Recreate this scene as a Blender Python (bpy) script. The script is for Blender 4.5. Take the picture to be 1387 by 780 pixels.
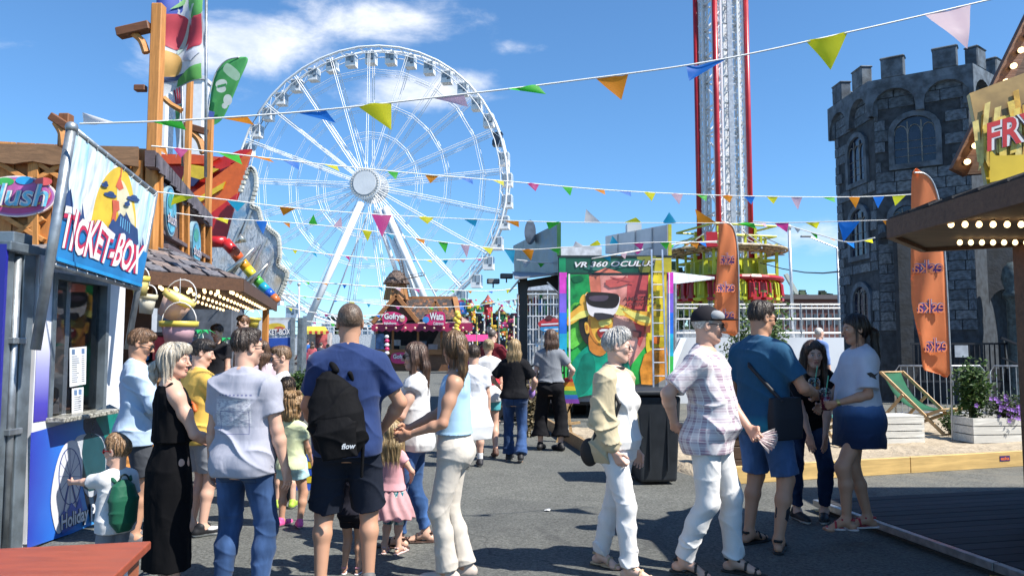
import bpy,math,random
import numpy as np
from mathutils import Vector,Matrix
R=math.radians
random.seed(7)
for o in list(bpy.data.objects):bpy.data.objects.remove(o)
SC=bpy.context.scene
C=SC.collection
# ---------------- camera, world, sun, exposure ----------------
H0=1.52;FPX=1040.25;PITCH=math.atan(77/1040.25)
cam_d=bpy.data.cameras.new('camera');cam_d.lens=27.0;cam_d.sensor_width=36.0
cam_d.clip_start=.05;cam_d.clip_end=6000
cam=bpy.data.objects.new('camera',cam_d);C.objects.link(cam)
cam.location=(0,0,H0);cam.rotation_euler=(R(90)+PITCH,0,0)
SC.camera=cam
_c,_s=math.cos(PITCH),math.sin(PITCH)
def ray(px,py):
 u=(px-693.5)/FPX;v=(390-py)/FPX
 return Vector((u,_c-v*_s,_s+v*_c))
def W(px,py,Y):
 d=ray(px,py);k=Y/d.y
 return Vector((d.x*k,Y,H0+d.z*k))
def G(px,py,z=0.0):
 d=ray(px,py);k=(z-H0)/d.z
 return Vector((d.x*k,d.y*k,z))
def onplane(px,py,p0,n):
 d=ray(px,py);o=Vector((0,0,H0))
 return o+d*((p0-o).dot(n)/d.dot(n))
SUN_EL=R(51.5);SUN_AZ=math.atan2(.90,-.435)
sd=Vector((math.sin(SUN_AZ)*math.cos(SUN_EL),math.cos(SUN_AZ)*math.cos(SUN_EL),math.sin(SUN_EL)))
sl=bpy.data.lights.new('sun','SUN');sl.energy=5.0;sl.angle=R(.53);sl.color=(1,.955,.88)
so=bpy.data.objects.new('sun',sl);C.objects.link(so);so.rotation_euler=sd.to_track_quat('Z','Y').to_euler()
so.location=sd*60
SC.view_settings.view_transform='Standard';SC.view_settings.look='None'
SC.view_settings.exposure=0.78;SC.view_settings.gamma=1;SC.view_settings.use_curve_mapping=False
SC.render.engine='CYCLES';SC.cycles.use_denoising=True
SC.cycles.max_bounces=6;SC.cycles.diffuse_bounces=2;SC.cycles.glossy_bounces=3;SC.cycles.transparent_max_bounces=12
SC.cycles.caustics_reflective=False;SC.cycles.caustics_refractive=False
wd=bpy.data.worlds.new('World');SC.world=wd;wd.use_nodes=True
class NT:
 def __init__(s,tree):s.t=tree;s.n=tree.nodes;s.l=tree.links
 def new(s,typ,**kw):
  n=s.n.new(typ)
  for k,v in kw.items():
   if k.startswith('_'):setattr(n,k[1:],v)
  return n
 def put(s,sock,v):
  if isinstance(v,bpy.types.NodeSocket):s.l.new(v,sock)
  elif isinstance(v,(tuple,list)) and sock.type=='RGBA' and len(v)==3:sock.default_value=(*v,1)
  else:sock.default_value=v
 def math(s,op,a,b=0.0,c=0.0,clamp=False):
  n=s.n.new('ShaderNodeMath');n.operation=op;n.use_clamp=clamp
  for i,v in enumerate((a,b,c)):s.put(n.inputs[i],v)
  return n.outputs[0]
 def mix(s,f,a,b,blend='MIX'):
  n=s.n.new('ShaderNodeMix');n.data_type='RGBA';n.blend_type=blend
  s.put(n.inputs[0],f);s.put(n.inputs[6],a);s.put(n.inputs[7],b);return n.outputs[2]
 def coord(s,which='Object'):return s.n.new('ShaderNodeTexCoord').outputs[which]
 def mapping(s,v,scale=(1,1,1),loc=(0,0,0),rot=(0,0,0)):
  n=s.n.new('ShaderNodeMapping');s.l.new(v,n.inputs[0])
  n.inputs[1].default_value=loc;n.inputs[2].default_value=rot;n.inputs[3].default_value=scale
  return n.outputs[0]
 def noise(s,v,scale,detail=3,rough=.55,dist=0.0):
  n=s.n.new('ShaderNodeTexNoise');s.l.new(v,n.inputs['Vector'])
  n.inputs['Scale'].default_value=scale;n.inputs['Detail'].default_value=detail
  n.inputs['Roughness'].default_value=rough;n.inputs['Distortion'].default_value=dist
  return n.outputs[0]
 def ramp(s,f,stops,interp='LINEAR'):
  n=s.n.new('ShaderNodeValToRGB');n.color_ramp.interpolation=interp;s.l.new(f,n.inputs[0])
  e=n.color_ramp.elements
  while len(e)<len(stops):e.new(.5)
  for k,(p,c) in enumerate(stops):e[k].position=p;e[k].color=(*c,1) if len(c)==3 else c
  return n.outputs[0]
 def sep(s,v):
  n=s.n.new('ShaderNodeSeparateXYZ');s.l.new(v,n.inputs[0]);return n.outputs
 def comb(s,x,y,z):
  n=s.n.new('ShaderNodeCombineXYZ')
  for i,v in enumerate((x,y,z)):s.put(n.inputs[i],v)
  return n.outputs[0]
 def smooth(s,x,lo,hi):
  n=s.n.new('ShaderNodeMapRange');n.interpolation_type='SMOOTHSTEP';s.put(n.inputs[0],x)
  n.inputs[1].default_value=lo;n.inputs[2].default_value=hi;return n.outputs[0]
def build_world():
 N=NT(wd.node_tree)
 for n in list(N.n):N.n.remove(n)
 sky=N.new('ShaderNodeTexSky',_sky_type='NISHITA');sky.sun_disc=False
 sky.sun_elevation=SUN_EL;sky.sun_rotation=SUN_AZ;sky.altitude=0
 sky.air_density=1.0;sky.dust_density=0.0;sky.ozone_density=4.0
 d=N.coord('Generated');x,y,z=N.sep(d)
 yy=N.math('MAXIMUM',y,.08);u=N.math('DIVIDE',x,yy);v=N.math('DIVIDE',z,yy)
 front=N.smooth(y,.05,.3)
 total=None
 for px,py,wx,wy,a in ((340,55,120,34,1.0),(505,28,95,26,.95),(430,5,60,14,.5),(560,125,70,22,.95),(640,110,35,14,.7),
       (695,66,32,10,.42),(1095,318,75,16,.75),(405,352,38,12,.5),(455,375,50,10,.35),
       (595,395,45,12,.5),(1180,372,40,10,.4),(215,62,60,22,.5),(880,330,60,8,.25)):
  dd=ray(px,py);cu,cv=dd.x/dd.y,dd.z/dd.y
  a_=N.math('MULTIPLY',N.math('SUBTRACT',u,cu),FPX/(wx*1.22));b_=N.math('MULTIPLY',N.math('SUBTRACT',v,cv),FPX/(wy*1.25))
  r2=N.math('ADD',N.math('MULTIPLY',a_,a_),N.math('MULTIPLY',b_,b_))
  g=N.math('MULTIPLY',N.math('EXPONENT',N.math('MULTIPLY',r2,-.8)),a)
  total=g if total is None else N.math('MAXIMUM',total,g)
 total=N.math('MULTIPLY',total,front)
 far=N.noise(N.mapping(d,(1.6,1.6,5),(3.1,.4,.2)),2.2,2)
 back=N.math('MULTIPLY',N.smooth(far,.56,.75),N.math('SUBTRACT',1.0,front))
 total=N.math('MAXIMUM',total,back)
 q=N.mapping(d,(1,1,2.0))
 n1=N.noise(q,7.5,8,.62,.25);n2=N.noise(q,3.2,4,.5)
 dens=N.math('ADD',total,N.math('MULTIPLY',N.math('SUBTRACT',n1,.5),1.7))
 mask=N.smooth(dens,.24,.98)
 mask=N.math('MULTIPLY',mask,N.math('MULTIPLY_ADD',n2,.3,.68,True))
 tint=N.mix(1.0,sky.outputs[0],N.mix(N.smooth(z,-.05,.42),(.62,.90,1.16),(.70,1.0,1.18)),'MULTIPLY')
 shade=N.mix(N.smooth(n1,.4,.62),(6.2,6.6,7.4),(8.2,8.25,8.4))
 col=N.mix(mask,tint,shade)
 bg=N.new('ShaderNodeBackground');N.put(bg.inputs[0],col);bg.inputs[1].default_value=.094
 out=N.new('ShaderNodeOutputWorld');N.l.new(bg.outputs[0],out.inputs[0])
build_world()
# ---------------- materials ----------------
MATS={}
def newmat(key):
 m=bpy.data.materials.new(key);m.use_nodes=True
 N=NT(m.node_tree);b=N.n['Principled BSDF']
 return m,N,b
def M(col,rough=.55,metal=0.0,var=.12,scale=6.0,bump=0.0,bscale=80.0,emit=0.0,spec=.5,stretch=(1,1,1),name=None,sheen=0,trans=0.0):
 key=repr((tuple(col),rough,metal,var,scale,bump,bscale,emit,spec,stretch,trans))
 if key in MATS:return MATS[key]
 m,N,b=newmat(name or 'material');co=N.coord()
 q=N.mapping(co,stretch) if stretch != (1,1,1) else co
 if var:
  n=N.noise(q,scale,4)
  dk=tuple(c*(1-var*1.6) for c in col);lt=tuple(min(1,c*(1+var)) for c in col)
  N.put(b.inputs['Base Color'],N.mix(N.smooth(n,.3,.7),dk,lt))
  N.put(b.inputs['Roughness'],N.math('MULTIPLY_ADD',n,.25,rough-.12,True))
 else:
  N.put(b.inputs['Base Color'],tuple(col));b.inputs['Roughness'].default_value=rough
 b.inputs['Metallic'].default_value=metal;b.inputs['Specular IOR Level'].default_value=spec
 if bump:
  bn=N.n.new('ShaderNodeBump');bn.inputs['Strength'].default_value=1;bn.inputs['Distance'].default_value=bump
  N.l.new(N.noise(q,bscale,3),bn.inputs['Height']);N.l.new(bn.outputs[0],b.inputs['Normal'])
 if emit:
  N.put(b.inputs['Emission Color'],tuple(col));b.inputs['Emission Strength'].default_value=emit
 if trans:
  t=N.n.new('ShaderNodeBsdfTranslucent');N.put(t.inputs[0],tuple(min(1,c*1.05) for c in col))
  mx=N.n.new('ShaderNodeMixShader');mx.inputs[0].default_value=trans
  N.l.new(b.outputs[0],mx.inputs[1]);N.l.new(t.outputs[0],mx.inputs[2]);N.l.new(mx.outputs[0],N.n['Material Output'].inputs[0])
 MATS[key]=m;return m
def wood(col,rough=.55,axis='x',dark=.45,gs=1.0):
 key=('wood',tuple(col),rough,axis,dark,gs)
 if key in MATS:return MATS[key]
 m,N,b=newmat('wood');co=N.coord()
 st={'x':(1.2,14,14),'y':(14,1.2,14),'z':(14,14,1.2)}[axis];st=tuple(s*gs for s in st)
 n=N.noise(N.mapping(co,st),2.2,5,.6,.6);n2=N.noise(co,2.5,2)
 f=N.math('ADD',N.math('MULTIPLY',n,.8),N.math('MULTIPLY',n2,.35))
 c=N.ramp(f,[(.3,tuple(x*dark for x in col)),(.52,tuple(x*.85 for x in col)),(.75,tuple(min(1,x*1.2) for x in col))])
 N.put(b.inputs['Base Color'],c);b.inputs['Roughness'].default_value=rough
 bn=N.n.new('ShaderNodeBump');bn.inputs['Distance'].default_value=.003;N.l.new(n,bn.inputs['Height']);N.l.new(bn.outputs[0],b.inputs['Normal'])
 MATS[key]=m;return m
def steel(col=(.5,.52,.53),rough=.42):
 return M(col,rough,.85,.16,9,.0004,120)
def glass(tint=(.8,.88,.9),rough=.02,mixin=.75):
 key=('glass',tint,rough,mixin)
 if key in MATS:return MATS[key]
 m,N,b=newmat('glass');N.n.remove(b)
 t=N.n.new('ShaderNodeBsdfTransparent');N.put(t.inputs[0],tint);g=N.n.new('ShaderNodeBsdfGlossy');g.inputs[1].default_value=rough
 fr=N.n.new('ShaderNodeFresnel');fr.inputs[0].default_value=1.5
 mx=N.n.new('ShaderNodeMixShader');f=N.math('MULTIPLY_ADD',fr.outputs[0],mixin,.05,True);N.l.new(f,mx.inputs[0])
 N.l.new(t.outputs[0],mx.inputs[1]);N.l.new(g.outputs[0],mx.inputs[2]);N.l.new(mx.outputs[0],N.n['Material Output'].inputs[0])
 MATS[key]=m;return m
# ---------------- objects ----------------
XF={}
def tag(o,label=None,cat=None,group=None,kind=None):
 for k,v in (('label',label),('category',cat),('group',group),('kind',kind)):
  if v:o[k]=v
 return o
def thing(name,label,cat,loc=(0,0,0),rz=0.0,group=None,kind=None):
 o=bpy.data.objects.new(name,None);C.objects.link(o);o.empty_display_size=.2
 o.location=loc;o.rotation_euler=(0,0,rz);XF[o.name]=Matrix.Translation(Vector(loc)) @ Matrix.Rotation(rz,4,'Z')
 return tag(o,label,cat,group,kind)
def link(name,me,parent=None,mat=None):
 o=bpy.data.objects.new(name,me);C.objects.link(o)
 if parent is not None:o.parent=parent;XF[o.name]=XF[parent.name]
 return o
def piece(name,me,parent,Mw):
 o=link(name,me,parent);o.matrix_basis=XF[parent.name].inverted() @ Mw;return o
def frame(o,x,y,z):
 m=Matrix.Identity(4)
 for i,a in enumerate((x,y,z)):m[0][i],m[1][i],m[2][i]=a
 m[0][3],m[1][3],m[2][3]=o;return m
class MB:
 def __init__(s):s.v=[];s.f=[];s.m=[];s.xf=None
 def add(s,vs,fs,mi=0):
  b=len(s.v);s.v+=[tuple(v) for v in vs];s.f+=[tuple(b+i for i in f) for f in fs];s.m+=[mi]*len(fs);return s
 def box(s,c,d,rz=0.0,mi=0,rot=None):
  x,y,z=d[0]/2,d[1]/2,d[2]/2;q=rot or Matrix.Rotation(rz,3,'Z');c=Vector(c)
  vs=[c+q @ Vector((i*x,j*y,k*z)) for k in (-1,1) for j in (-1,1) for i in (-1,1)]
  return s.add(vs,[(0,2,3,1),(4,5,7,6),(0,1,5,4),(2,6,7,3),(0,4,6,2),(1,3,7,5)],mi)
 def beam(s,a,b,w,h=None,mi=0,up=(0,0,1)):
  a,b=Vector(a),Vector(b);h=h or w;d=(b-a);L=d.length
  if L<1e-6:return s
  d /= L;up=Vector(up)
  if abs(d.dot(up))>.98:up=Vector((0,1,0)) if abs(d.y)<.9 else Vector((1,0,0))
  x=d.cross(up).normalized();y=x.cross(d)
  q=Matrix((d,x,y)).transposed()
  return s.box((a+b)/2,(L,w,h),mi=mi,rot=q)
 def tube(s,a,b,r,r2=None,n=8,mi=0,caps=True):
  a,b=Vector(a),Vector(b);r2=r if r2 is None else r2;d=b-a
  if d.length<1e-6:return s
  d.normalize();up=Vector((0,0,1)) if abs(d.z)<.95 else Vector((1,0,0))
  x=d.cross(up).normalized();y=x.cross(d);vs=[]
  for p,rr in ((a,r),(b,r2)):
   vs+=[p+(x*math.cos(2*math.pi*i/n)+y*math.sin(2*math.pi*i/n))*rr for i in range(n)]
  fs=[(i,(i+1) % n,n+(i+1) % n,n+i) for i in range(n)]
  if caps:fs+=[tuple(reversed(range(n))),tuple(range(n,2*n))]
  return s.add(vs,fs,mi)
 def path(s,pts,r,n=6,mi=0,closed=False):
  pts=[Vector(p) for p in pts];m=len(pts);vs=[];rr=r if isinstance(r,(list,tuple)) else [r]*m
  for i,p in enumerate(pts):
   d=(pts[(i+1) % m]-pts[i-1]) if (closed or 0<i<m-1) else (pts[1]-pts[0] if i==0 else pts[-1]-pts[-2])
   d=d.normalized() if d.length>1e-9 else Vector((0,0,1))
   up=Vector((0,0,1)) if abs(d.z)<.9 else Vector((1,0,0))
   x=d.cross(up).normalized();y=x.cross(d)
   vs+=[p+(x*math.cos(2*math.pi*k/n)+y*math.sin(2*math.pi*k/n))*rr[i] for k in range(n)]
  fs=[]
  for i in range(m if closed else m-1):
   j=(i+1) % m
   fs+=[(i*n+k,i*n+(k+1) % n,j*n+(k+1) % n,j*n+k) for k in range(n)]
  if not closed:fs+=[tuple(reversed(range(n))),tuple(range((m-1)*n,m*n))]
  return s.add(vs,fs,mi)
 def poly(s,pts,th,mi=0):
  pts=[Vector(p) for p in pts];th=Vector(th);n=len(pts)
  if th.length<1e-9:return s.add(pts,[tuple(range(n))],mi)
  return s.add(pts+[p+th for p in pts],[tuple(reversed(range(n))),tuple(range(n,2*n))]+[(i,(i+1) % n,n+(i+1) % n,n+i) for i in range(n)],mi)
 def lathe(s,prof,c=(0,0,0),n=16,mi=0,ax=None):
  c=Vector(c);q=ax or Matrix.Identity(3);vs=[]
  for r,z in prof:vs+=[c+q @ Vector((r*math.cos(2*math.pi*i/n),r*math.sin(2*math.pi*i/n),z)) for i in range(n)]
  fs=[(k*n+i,k*n+(i+1) % n,(k+1)*n+(i+1) % n,(k+1)*n+i) for k in range(len(prof)-1) for i in range(n)]
  if prof[0][0]>1e-4:fs.append(tuple(reversed(range(n))))
  if prof[-1][0]>1e-4:fs.append(tuple(range((len(prof)-1)*n,len(prof)*n)))
  return s.add(vs,fs,mi)
 def ball(s,c,r,n=10,mi=0):
  r=(r,r,r) if isinstance(r,(int,float)) else r;m=n//2;c=Vector(c)
  vs=[c+Vector((r[0]*math.sin(math.pi*j/m)*math.cos(2*math.pi*i/n),r[1]*math.sin(math.pi*j/m)*math.sin(2*math.pi*i/n),r[2]*math.cos(math.pi*j/m))) for j in range(m+1) for i in range(n)]
  return s.add(vs,[(j*n+i,(j+1)*n+i,(j+1)*n+(i+1) % n,j*n+(i+1) % n) for j in range(m) for i in range(n)],mi)
 def mesh(s,name,mats,smooth=False,inv=None):
  me=bpy.data.meshes.new(name);vs=s.v
  if inv is not None:vs=[tuple(inv @ Vector(v)) for v in vs]
  me.from_pydata(vs,[],s.f)
  for m in (mats if isinstance(mats,(list,tuple)) else [mats]):me.materials.append(m)
  if any(s.m):me.polygons.foreach_set('material_index',s.m)
  if smooth:me.polygons.foreach_set('use_smooth',[True]*len(s.f))
  me.update();return me
 def build(s,name,mats,parent=None,smooth=False,local=False,origin=None):
  """verts in world space; local=True: already in the parent's frame"""
  inv=None
  if parent is not None and not local:inv=XF[parent.name].inverted()
  if parent is None and origin is not None:inv=Matrix.Translation(-Vector(origin))
  o=link(name,s.mesh(name,mats,smooth,inv),parent)
  if parent is None:
   if origin is not None:o.location=origin
   XF[o.name]=Matrix.Translation(Vector(origin or (0,0,0)))
  return o
def bevel(o,w=.01,seg=2):
 b=o.modifiers.new('bevel','BEVEL');b.width=w;b.segments=seg;b.limit_method='ANGLE';return o
def spline(pts,n=6,closed=True):
 out=[];m=len(pts);P=[Vector(p) for p in pts]
 for i in range(m if closed else m-1):
  if closed:a,b,c,d=P[i-1],P[i],P[(i+1) % m],P[(i+2) % m]
  else:a,b,c,d=P[max(i-1,0)],P[i],P[i+1],P[min(i+2,m-1)]
  for k in range(n):
   t=k/n;out.append(.5*((2*b)+(c-a)*t+(2*a-5*b+4*c-d)*t*t+(3*b-a-3*c+d)*t**3))
 if not closed:out.append(P[-1])
 return out
class Art:
 def __init__(s,p0,n,step=.0012,base=.003):
  s.p0=Vector(p0);s.n=Vector(n).normalized();s.step=step;s.base=base;s.k=0;s.mb=MB();s.mats=[]
  if s.n.dot(Vector((0,0,H0))-s.p0)<0:s.n=-s.n
 def at(s,x,y,k=None):
  return onplane(x,y,s.p0,s.n)+s.n*(s.base+s.step*(s.k if k is None else k))
 def mat(s,m):
  if m not in s.mats:s.mats.append(m)
  return s.mats.index(m)
 def poly(s,pts,m,smooth=0):
  s.k+=1
  if smooth:pts=[(p.x,p.y) for p in spline([(x,y,0) for x,y in pts],smooth)]
  P=[s.at(x,y) for x,y in pts]
  s.mb.add(P,[tuple(range(len(P)))],s.mat(m));return s
 def ell(s,cx,cy,rx,ry,m,n=28,rot=0.0):
  ca,sa=math.cos(rot),math.sin(rot)
  return s.poly([(cx+rx*math.cos(a)*ca-ry*math.sin(a)*sa,cy+rx*math.cos(a)*sa+ry*math.sin(a)*ca) for a in [2*math.pi*i/n for i in range(n)]],m)
 def line(s,x0,y0,x1,y1,w,m):
  d=math.hypot(x1-x0,y1-y0);nx,ny=-(y1-y0)/d*w/2,(x1-x0)/d*w/2
  return s.poly([(x0+nx,y0+ny),(x1+nx,y1+ny),(x1-nx,y1-ny),(x0-nx,y0-ny)],m)
 def build(s,name,parent):return s.mb.build(name,s.mats,parent)
FONT_CACHE={}
def text_mesh(txt,bold=.02,shear=0.0,spacing=1.0,extrude=.0):
 """Lettering in the built-in font as a mesh about 1 unit high; returns verts, faces, width, height"""
 key=(txt,bold,shear,spacing,extrude)
 if key not in FONT_CACHE:
  cu=bpy.data.curves.new('lettering','FONT');cu.body=txt;cu.size=1;cu.offset=bold;cu.shear=shear;cu.space_character=spacing
  cu.resolution_u=3;cu.extrude=extrude;cu.fill_mode='BOTH' if extrude else 'FRONT'
  ob=bpy.data.objects.new('lettering',cu);C.objects.link(ob)
  bpy.context.view_layer.update()
  dg=bpy.context.evaluated_depsgraph_get();me=ob.evaluated_get(dg).to_mesh()
  v=np.array([tuple(x.co) for x in me.vertices]);f=[tuple(p.vertices) for p in me.polygons]
  ob.evaluated_get(dg).to_mesh_clear();bpy.data.objects.remove(ob);bpy.data.curves.remove(cu)
  lo,hi=v.min(0),v.max(0);v[:,0]-=lo[0];v[:,1]-=lo[1]
  FONT_CACHE[key]=(v,f,hi[0]-lo[0],hi[1]-lo[1])
 return FONT_CACHE[key]
def lettering(mb,txt,quad,mi=0,bold=.02,shear=0.0,lift=None,spacing=1.0,wave=None,extrude=0.0):
 """Write txt into a world quad (bottom-left, bottom-right, top-right, top-left)"""
 v,f,w,h=text_mesh(txt,bold,shear,spacing,extrude);a,b,c,d=[Vector(q) for q in quad];out=[]
 nrm=(b-a).cross(d-a).normalized();lf=lift or 0
 for x,y,z in v:
  s_,t_=x/w,y/h
  if wave:t_=wave(s_,t_)
  p=a*(1-s_)*(1-t_)+b*s_*(1-t_)+c*s_*t_+d*(1-s_)*t_
  out.append(p+nrm*(z*((d-a).length/h)+lf))
 mb.add(out,f,mi)
def art_text(A,txt,pix,m,**kw):
 """pix: four photo pixels bl, br, tr, tl on the plane of A"""
 A.k+=1;lettering(A.mb,txt,[A.at(*p) for p in pix],A.mat(m),**kw)
# ---------------- figures: distance fields turned into continuous surfaces ----------------
f32=np.float32
def V3(*a):return np.array(a,f32)
def smin(a,b,k):
 if k<=0:return np.minimum(a,b)
 h=np.maximum(k-np.abs(a-b),0)/k
 return np.minimum(a,b)-h*h*k*.25
class P:
 def __init__(s,kind,k=.02,sub=False,clip=None,**kw):
  s.kind=kind;s.k=k;s.sub=sub;s.clip=clip or [];s.__dict__.update(kw)
 def bounds(s):
  if s.kind=='cone':
   r=max(s.ra,s.rb);lo=np.minimum(s.a,s.b)-r;hi=np.maximum(s.a,s.b)+r
  elif s.kind=='ell':
   r=max(s.r);lo=s.c-r;hi=s.c+r
  elif s.kind=='loft':
   pts=np.array([s.o+s.W*t[0]+s.U*t[1]+s.V*t[2] for t in s.tab]);r=max(max(t[3],t[4]) for t in s.tab);lo=pts.min(0)-r;hi=pts.max(0)+r
  return lo,hi
 def d(s,X,Y,Z):
  if s.kind=='cone':
   ba=s.b-s.a;L2=max(float(ba @ ba),1e-9)
   px,py,pz=X-s.a[0],Y-s.a[1],Z-s.a[2]
   t=np.clip((px*ba[0]+py*ba[1]+pz*ba[2])/L2,0,1)
   if getattr(s,'flat',None) is not None:
    n,q=s.flat;dn=(px*n[0]+py*n[1]+pz*n[2])-t*float(ba @ n)
    ex,ey,ez=px-ba[0]*t,py-ba[1]*t,pz-ba[2]*t
    tot=ex*ex+ey*ey+ez*ez;v=np.sqrt(np.maximum(tot-dn*dn,0)+(dn*q)**2)-(s.ra+(s.rb-s.ra)*t)
   else:
    v=np.sqrt((px-ba[0]*t)**2+(py-ba[1]*t)**2+(pz-ba[2]*t)**2)-(s.ra+(s.rb-s.ra)*t)
  elif s.kind=='ell':
   px,py,pz=X-s.c[0],Y-s.c[1],Z-s.c[2]
   if getattr(s,'M',None) is not None:
    m=s.M;px,py,pz=px*m[0,0]+py*m[1,0]+pz*m[2,0],px*m[0,1]+py*m[1,1]+pz*m[2,1],px*m[0,2]+py*m[1,2]+pz*m[2,2]
   k0=np.sqrt((px/s.r[0])**2+(py/s.r[1])**2+(pz/s.r[2])**2)
   k1=np.sqrt((px/s.r[0]**2)**2+(py/s.r[1]**2)**2+(pz/s.r[2]**2)**2)+1e-6
   v=k0*(k0-1)/k1
  elif s.kind=='loft':
   px,py,pz=X-s.o[0],Y-s.o[1],Z-s.o[2]
   w=px*s.W[0]+py*s.W[1]+pz*s.W[2];u=px*s.U[0]+py*s.U[1]+pz*s.U[2];q=px*s.V[0]+py*s.V[1]+pz*s.V[2]
   T=np.array(s.tab,f32);ws=T[:,0]
   wf=w.ravel();I=lambda c:np.interp(wf,ws,T[:,c]).reshape(w.shape).astype(f32)
   cu,cv,ru,rv=I(1),I(2),I(3),I(4);p=getattr(s,'pw',2.3)
   a=np.abs((u-cu)/ru);b=np.abs((q-cv)/rv)
   g=(a**p+b**p)**(1/p);v=(g-1)*np.minimum(ru,rv)*(1-.0*a)
   over=np.maximum(np.maximum(ws[0]-w,w-ws[-1]),0)
   v=np.where(over>0,np.sqrt(np.maximum(v,0)**2+over**2),v)
  for c0,n in s.clip:
   v=np.maximum(v,(X-c0[0])*n[0]+(Y-c0[1])*n[1]+(Z-c0[2])*n[2])
  return v.astype(f32)
def cone(a,b,ra,rb=None,k=.02,**kw):return P('cone',k,a=np.array(a,f32),b=np.array(b,f32),ra=ra,rb=ra if rb is None else rb,**kw)
def ell(c,r,k=.02,**kw):return P('ell',k,c=np.array(c,f32),r=np.array(r,f32),**kw)
def surfnet(prims,h,disp=None,gclip=(),pad=.02):
 lo=np.min([p.bounds()[0] for p in prims if not p.sub],0)-pad;hi=np.max([p.bounds()[1] for p in prims if not p.sub],0)+pad
 n=np.maximum(np.ceil((hi-lo)/h).astype(int)+2,3)
 ax=[lo[i]+h*np.arange(n[i],dtype=f32) for i in range(3)]
 D=np.full(n,.4,f32)
 for p in prims:
  a,b=p.bounds();m=p.k+3*h+.012
  i0=np.clip(np.floor((a-m-lo)/h).astype(int),0,n-1);i1=np.clip(np.ceil((b+m-lo)/h).astype(int)+1,1,n)
  if np.any(i1<=i0):continue
  sl=tuple(slice(i0[i],i1[i]) for i in range(3))
  X,Y,Z=np.broadcast_arrays(ax[0][sl[0],None,None],ax[1][None,sl[1],None],ax[2][None,None,sl[2]])
  v=p.d(X,Y,Z)
  if p.sub:D[sl]=-smin(-D[sl],v,p.k)
  else:D[sl]=smin(D[sl],v,p.k)
 if disp is not None:
  idx=np.nonzero(np.abs(D)<.05)
  D[idx]+=disp(ax[0][idx[0]],ax[1][idx[1]],ax[2][idx[2]]).astype(f32)
 for c0,nn in gclip:
  D=np.maximum(D,((ax[0]-c0[0])*nn[0])[:,None,None]+((ax[1]-c0[1])*nn[1])[None,:,None]+((ax[2]-c0[2])*nn[2])[None,None,:]).astype(f32)
 S=D<0
 cs=[(i,j,k) for i in (0,1) for j in (0,1) for k in (0,1)]
 sub=lambda A,c:A[c[0]:n[0]-1+c[0],c[1]:n[1]-1+c[1],c[2]:n[2]-1+c[2]]
 cnt=sum(sub(S,c).astype(np.int8) for c in cs);act=(cnt>0) & (cnt<8)
 ijk=np.argwhere(act);N=len(ijk)
 if N==0:return np.zeros((0,3),f32),np.zeros((0,4),int)
 ids=np.full(act.shape,-1,np.int32);ids[act]=np.arange(N)
 val={c:D[ijk[:,0]+c[0],ijk[:,1]+c[1],ijk[:,2]+c[2]] for c in cs}
 pos=np.zeros((N,3),f32);num=np.zeros(N,f32)
 for a in cs:
  for d_ in range(3):
   if a[d_]==0:
    b=list(a);b[d_]=1;b=tuple(b);va,vb=val[a],val[b];cr=(va<0) != (vb<0)
    t=np.where(cr,va/np.where(cr,va-vb,1),0)
    pp=np.tile(np.array(a,f32),(N,1));pp[:,d_]+=t
    pos[cr]+=pp[cr];num[cr]+=1
 verts=(ijk+pos/num[:,None])*h+lo
 quads=[]
 for d_ in range(3):
  e,g=(d_+1) % 3,(d_+2) % 3
  s0=[slice(1,n[i]-1) for i in range(3)];s0[d_]=slice(0,n[d_]-1);s1=list(s0);s1[d_]=slice(1,n[d_])
  A,B=S[tuple(s0)],S[tuple(s1)];cr=np.argwhere(A != B);
  if not len(cr):continue
  off=np.array([s.start for s in s0]);base=cr+off;inside=A[tuple(cr.T)]
  def cell(de,dg):
   q=base.copy();q[:,e]+=de;q[:,g]+=dg;return ids[q[:,0],q[:,1],q[:,2]]
  q=np.stack([cell(-1,-1),cell(0,-1),cell(0,0),cell(-1,0)],1)
  q[~inside]=q[~inside][:,::-1];quads.append(q)
 return verts.astype(f32),np.concatenate(quads)
def npmesh(name,parts,mats,cols=None,smooth=True):
 vs=np.concatenate([v for v,q in parts]);o=0;qs=[]
 for v,q in parts:qs.append(q+o);o+=len(v)
 qs=np.concatenate(qs);me=bpy.data.meshes.new(name)
 me.vertices.add(len(vs));me.vertices.foreach_set('co',vs.astype(f32).ravel())
 me.loops.add(qs.size);me.loops.foreach_set('vertex_index',qs.astype(np.int32).ravel())
 me.polygons.add(len(qs));me.polygons.foreach_set('loop_start',np.arange(0,qs.size,4,dtype=np.int32))
 try:me.polygons.foreach_set('loop_total',np.full(len(qs),4,np.int32))
 except Exception:pass
 me.polygons.foreach_set('use_smooth',np.full(len(qs),smooth))
 if cols is not None:
  at=me.color_attributes.new('pigment','FLOAT_COLOR','POINT')
  at.data.foreach_set('color',np.concatenate([cols,np.ones((len(cols),1),f32)],1).astype(f32).ravel())
 for m in (mats if isinstance(mats,(list,tuple)) else [mats]):me.materials.append(m)
 me.update(calc_edges=True);me.validate();return me
def paint(vs,base,paints):
 c=np.tile(np.array(base,f32),(len(vs),1))
 X,Y,Z=vs[:,0],vs[:,1],vs[:,2]
 for p,col,soft in paints:
  w=np.clip(.5-p.d(X,Y,Z)/(2*soft),0,1)[:,None];c=c*(1-w)+np.array(col,f32)*w
 return c
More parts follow.
